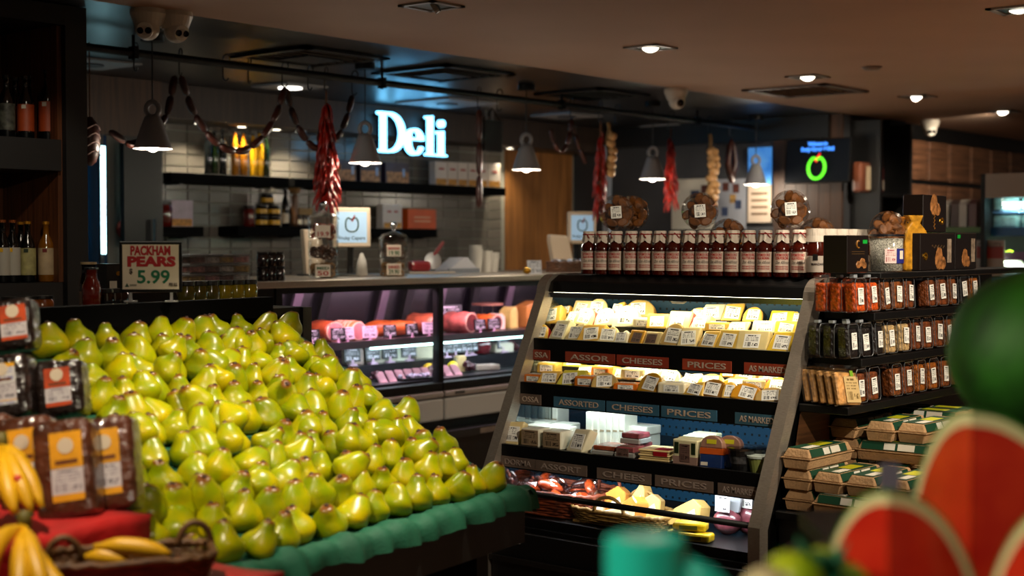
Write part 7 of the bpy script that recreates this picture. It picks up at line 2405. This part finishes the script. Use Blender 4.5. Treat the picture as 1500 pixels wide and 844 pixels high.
# cartons on a shelf left of the fridge
tt = thing('carton_shelf', 'green-edged shelf of cartons left of the open fridge', 'shelf', (XF + .9, P(1405, 335, X=XF + .9).y, 0))
zc_ = P(1405, 333, X=XF + .9).z
obj('board', boxm('board', -.2, .2, -.45, .3, zc_ - .04, zc_), mat('shelf_green', '4a6a30', .5), tt)
obj('panel', boxm('panel', -.18, .2, -.44, .29, 0, zc_ - .041), SATIN, tt)
for i, (px, c) in enumerate(((1393, 'b8b0a4'), (1404, '5a4844'), (1419, 'c0b8ac'), (1430, '6a4a48'))):
    y_ = P(px, 320, X=XF + .9).y
    t2 = thing('drink_carton', '%s carton standing left of the open fridge, %s from the left' % ('white' if i % 2 == 0 else 'dark printed', ORD[i]), 'carton', (XF + .85, y_, zc_ + .001), group='cartons left of the fridge')
    obj('body', boxm('body', -.04, .04, -.04, .04, 0, .17, .004, seg=1), mat('carton' + c, c, .5), t2)
    obj('gable', MB().prism([(-.038, .17), (.038, .17), (0, .2)], -.036, .036).mesh('gable'), mat('carton' + c, c, .5), t2)

# ================================================================== FOREGROUND: MELONS, TEAL ROLL
FL = mat('melon_flesh', 'b01c10', .28, var=.22, vscale=16, col2='c83418', coat=.35)
RIM = mat('melon_pale', 'd0cc98', .45)
SKIN = mat('melon_skin', '2e7a14', .6, col2='123f0a', vscale=9, stretch=(1, 1, .25))


def melon_wedge(px, py, d, a, c, z_bot, lab, face, spread=95):
    """quarter melon standing on end: its core edge points to the viewer; top of the ellipsoid at pixel (px, py)"""
    q_ = P(px, py, d=d)
    t = thing('melon_slice', lab, 'watermelon', (q_.x, q_.y, q_.z - c), (0, 0, R(face)), 'cut watermelon pieces')
    zlo = (z_bot - (q_.z - c)) / c
    zlo = max(-.98, zlo)
    th1 = math.acos(zlo)
    n = 26
    a0, a1 = R(90 - spread / 2), R(90 + spread / 2)

    def half(sc, off, ang, nm, mt, sgn):
        # flat half-ellipse on one cut face, offset a hair outwards
        pass
    for ang, sgn in ((a0, 1), (a1, -1)):
        ca, sa = math.cos(ang), math.sin(ang)
        nx, ny = (sa * sgn, -ca * sgn)
        for nm, s0, s1, mt, off in (('flesh', 0, .925, FL, .001), ('pale_rim', .925, .98, RIM, .0006), ('rind_edge', .98, 1.0, SKIN, .0004)):
            vs, fs = [], []
            for k in range(n + 1):
                th = th1 * k / n
                for s_ in (s0, s1):
                    rr_ = a * math.sin(th) * s_
                    zz = c * math.cos(th) * s_
                    vs.append((ca * rr_ + nx * off, sa * rr_ + ny * off, zz))
            if s0 == 0:
                vs2 = [(nx * off, ny * off, c * zlo * .0)]
                pts = [(ca * a * math.sin(th1 * k / n) * s1 + nx * off, sa * a * math.sin(th1 * k / n) * s1 + ny * off, c * math.cos(th1 * k / n) * s1) for k in range(n + 1)]
                pts.append((nx * off, ny * off, c * zlo))
                m = MB().add(pts, [tuple(range(len(pts)))])
            else:
                for k in range(n):
                    fs.append((2 * k, 2 * k + 1, 2 * k + 3, 2 * k + 2))
                m = MB().add(vs, fs)
            obj(nm, m.mesh(nm), mt, t)
    vs, fs = [], []
    nu = 14
    for i in range(nu + 1):
        an = a0 + (a1 - a0) * i / nu
        for k in range(n + 1):
            th = th1 * k / n
            vs.append((a * math.sin(th) * math.cos(an), a * math.sin(th) * math.sin(an), c * math.cos(th)))
    for i in range(nu):
        for k in range(n):
            fs.append((i * (n + 1) + k, i * (n + 1) + k + 1, (i + 1) * (n + 1) + k + 1, (i + 1) * (n + 1) + k))
    obj('rind', MB().add(vs, fs).mesh('rind', smooth=True), SKIN, t)
    # underside
    pts = [(0, 0, c * zlo)] + [(a * math.sin(th1) * math.cos(a0 + (a1 - a0) * i / nu), a * math.sin(th1) * math.sin(a0 + (a1 - a0) * i / nu), c * zlo) for i in range(nu + 1)]
    obj('underside', MB().add(pts, [tuple(range(len(pts)))]).mesh('underside'), FL, t)
    return t


ZM = 1.13
melon_wedge(1303, 720, 1.52, .12, .20, ZM, 'cut watermelon quarter at the bottom, left of the red pieces', -50 - 24, 103)
melon_wedge(1425, 600, 1.72, .165, .27, ZM + .02, 'larger cut watermelon quarter standing behind, right side', -50 - 38, 102)
melon_wedge(1572, 735, 1.40, .12, .2, ZM, 'cut watermelon quarter cut off by the bottom right corner', -50 - 24, 103)
q_ = P(1505, 512, d=2.25)
r_ = .122
t = thing('watermelon', 'whole dark green watermelon at the right edge', 'watermelon', q_, (R(20), R(30), 0))
obj('rind', MB().ball((0, 0, 0), r_, 32, 20, (1, 1, 1.04)).mesh('rind', smooth=True), SKIN, t)
obj('stem_scar', MB().tube([(0, 0, r_ * 1.03), (0, 0, r_ * 1.06)], [.008, .004], 8), mat('twine', '5a3418', .8), t)
# melon stand
q0 = P(1340, 735, d=2.05)
mt_ = thing('melon_stand', 'black tapered stand carrying the melons', 'stand', (q_.x, q_.y, 0), (0, 0, R(-50)))
obj('top_block', MB().prism([(-.2, ZM + .001), (.35, ZM + .001), (.35, q_.z - r_ * 1.0), (-.055, q_.z - r_ * 1.0)], -.10, .12).mesh('top_block', .01), mat('stand_rubber', '0e0e10', .55), mt_)
obj('table_board', boxm('table_board', -.31, .5, -.95, .25, ZM - .03, ZM - .001), mat('stand_rubber', '0e0e10', .55), mt_)
obj('pedestal', boxm('pedestal', -.2, .4, -.8, .2, 0, ZM - .031), BLACK, mt_)
q1 = P(1303, 695, d=1.95)
t = thing('tag_holder', 'small grey price tag holder between eggs and melons', 'tag holder', (q1.x, q1.y, ZM), (0, 0, R(-50)))
obj('tag', boxm('tag', -.013, .013, -.003, .003, q1.z - ZM - .02, q1.z - ZM + .015), mat('tag_greyl', '6c6878', .4), t)
obj('rod', MB().tube([(0, 0, 0), (0, 0, q1.z - ZM - .02)], .003, 6), CHROME, t)

# teal roll
TEAL = mat('teal_plastic', '10b4a0', .45)
q2 = P(945, 790, d=1.32)
ZB2 = .98
t = thing('teal_roll', 'blurred teal cylinder roll in the near foreground', 'roll', (q2.x, q2.y, ZB2), (0, 0, R(-50)))
hr_ = q2.z - ZB2
obj('sleeve', MB().lathe([(.037, 0), (.037, hr_), (.034, hr_ + .002), (.022, hr_ + .002), (.022, 0)], 32).mesh('sleeve', smooth=False), TEAL, t)
obj('core', MB().lathe([(.0218, 0), (.0218, hr_ + .001), (.012, hr_ + .001), (.012, 0)], 24).mesh('core'), mat('core_pale', '9ac0b8', .6), t)
obj('arm', MB().tube([(.036, 0, hr_ - .03), (.06, 0, hr_ - .04), (.10, 0, hr_ - .075)], [.016, .014, .008], 10).mesh('arm', smooth=True), TEAL, t)
q3 = P(1150, 850, d=1.5)
obj('near_crate', boxm('near_crate', -.42, .16, -.12, .1, 0, ZB2 - .001, .01), BLACK, None, (q3.x, q3.y, 0), (0, 0, R(-50)), label='black crate front at the bottom of the picture', cat='crate')
LIM = mat('lime_fruit', '7aa00c', .4, col2='a8b010', vscale=14, coat=.2)
ZF = ZB2
for i, (px, py, d, r_, c) in enumerate(((1160, 856, 1.45, .034, LIM), (1205, 848, 1.52, .034, LIM), (1236, 866, 1.47, .03, LIM), (1122, 868, 1.42, .026, mat('pale_bulb', 'b8ac80', .5)))):
    q_ = P(px, py, d=d)
    t = thing('green_fruit', ['blurred yellow-green fruit with leafy top, leftmost', 'blurred green fruit under the dark leaves', 'blurred green fruit touching the red melon', 'pale blurred onion-like bulb at the bottom edge'][i], 'fruit', (q_.x, q_.y, max(ZF, q_.z - r_ * .95)), group='blurred fruit before the melons')
    obj('skin', MB().ball((0, 0, r_), r_, 18, 12, (1, 1, .95)).mesh('skin', smooth=True), c, t)
    obj('stem', MB().tube([(0, 0, r_ * 1.9), (.003, 0, r_ * 2.05)], .004, 6), STEM, t)
q_ = P(1198, 812, d=1.46)
t = thing('leafy_crown', 'dark green leafy crown behind the blurred fruit', 'leaves', (q_.x, q_.y, ZB2), (0, 0, R(-50)))
obj('stalk', MB().tube([(0, 0, 0), (0, 0, q_.z - ZB2)], .014, 8), mat('leaf_dark', '12583a', .45), t)
for k in range(9):
    a = 2 * PI * k / 9
    z0_ = q_.z - ZB2 - .03
    M_ = Matrix.Translation((0, 0, z0_)) @ Matrix.Rotation(a, 4, 'Z') @ Matrix.Rotation(R(35 + 15 * (k % 3)), 4, 'Y')
    obj('leaf', MB().add([(0, -.008, 0), (0, .008, 0), (.003, .018, .025), (0, 0, .055), (.003, -.018, .025), (-.003, 0, .03)], [(0, 1, 2, 5), (5, 2, 3), (0, 5, 4), (5, 3, 4), (0, 4, 3, 2, 1)], M_).mesh('leaf'), mat('leaf_dark', '12583a', .45), t)
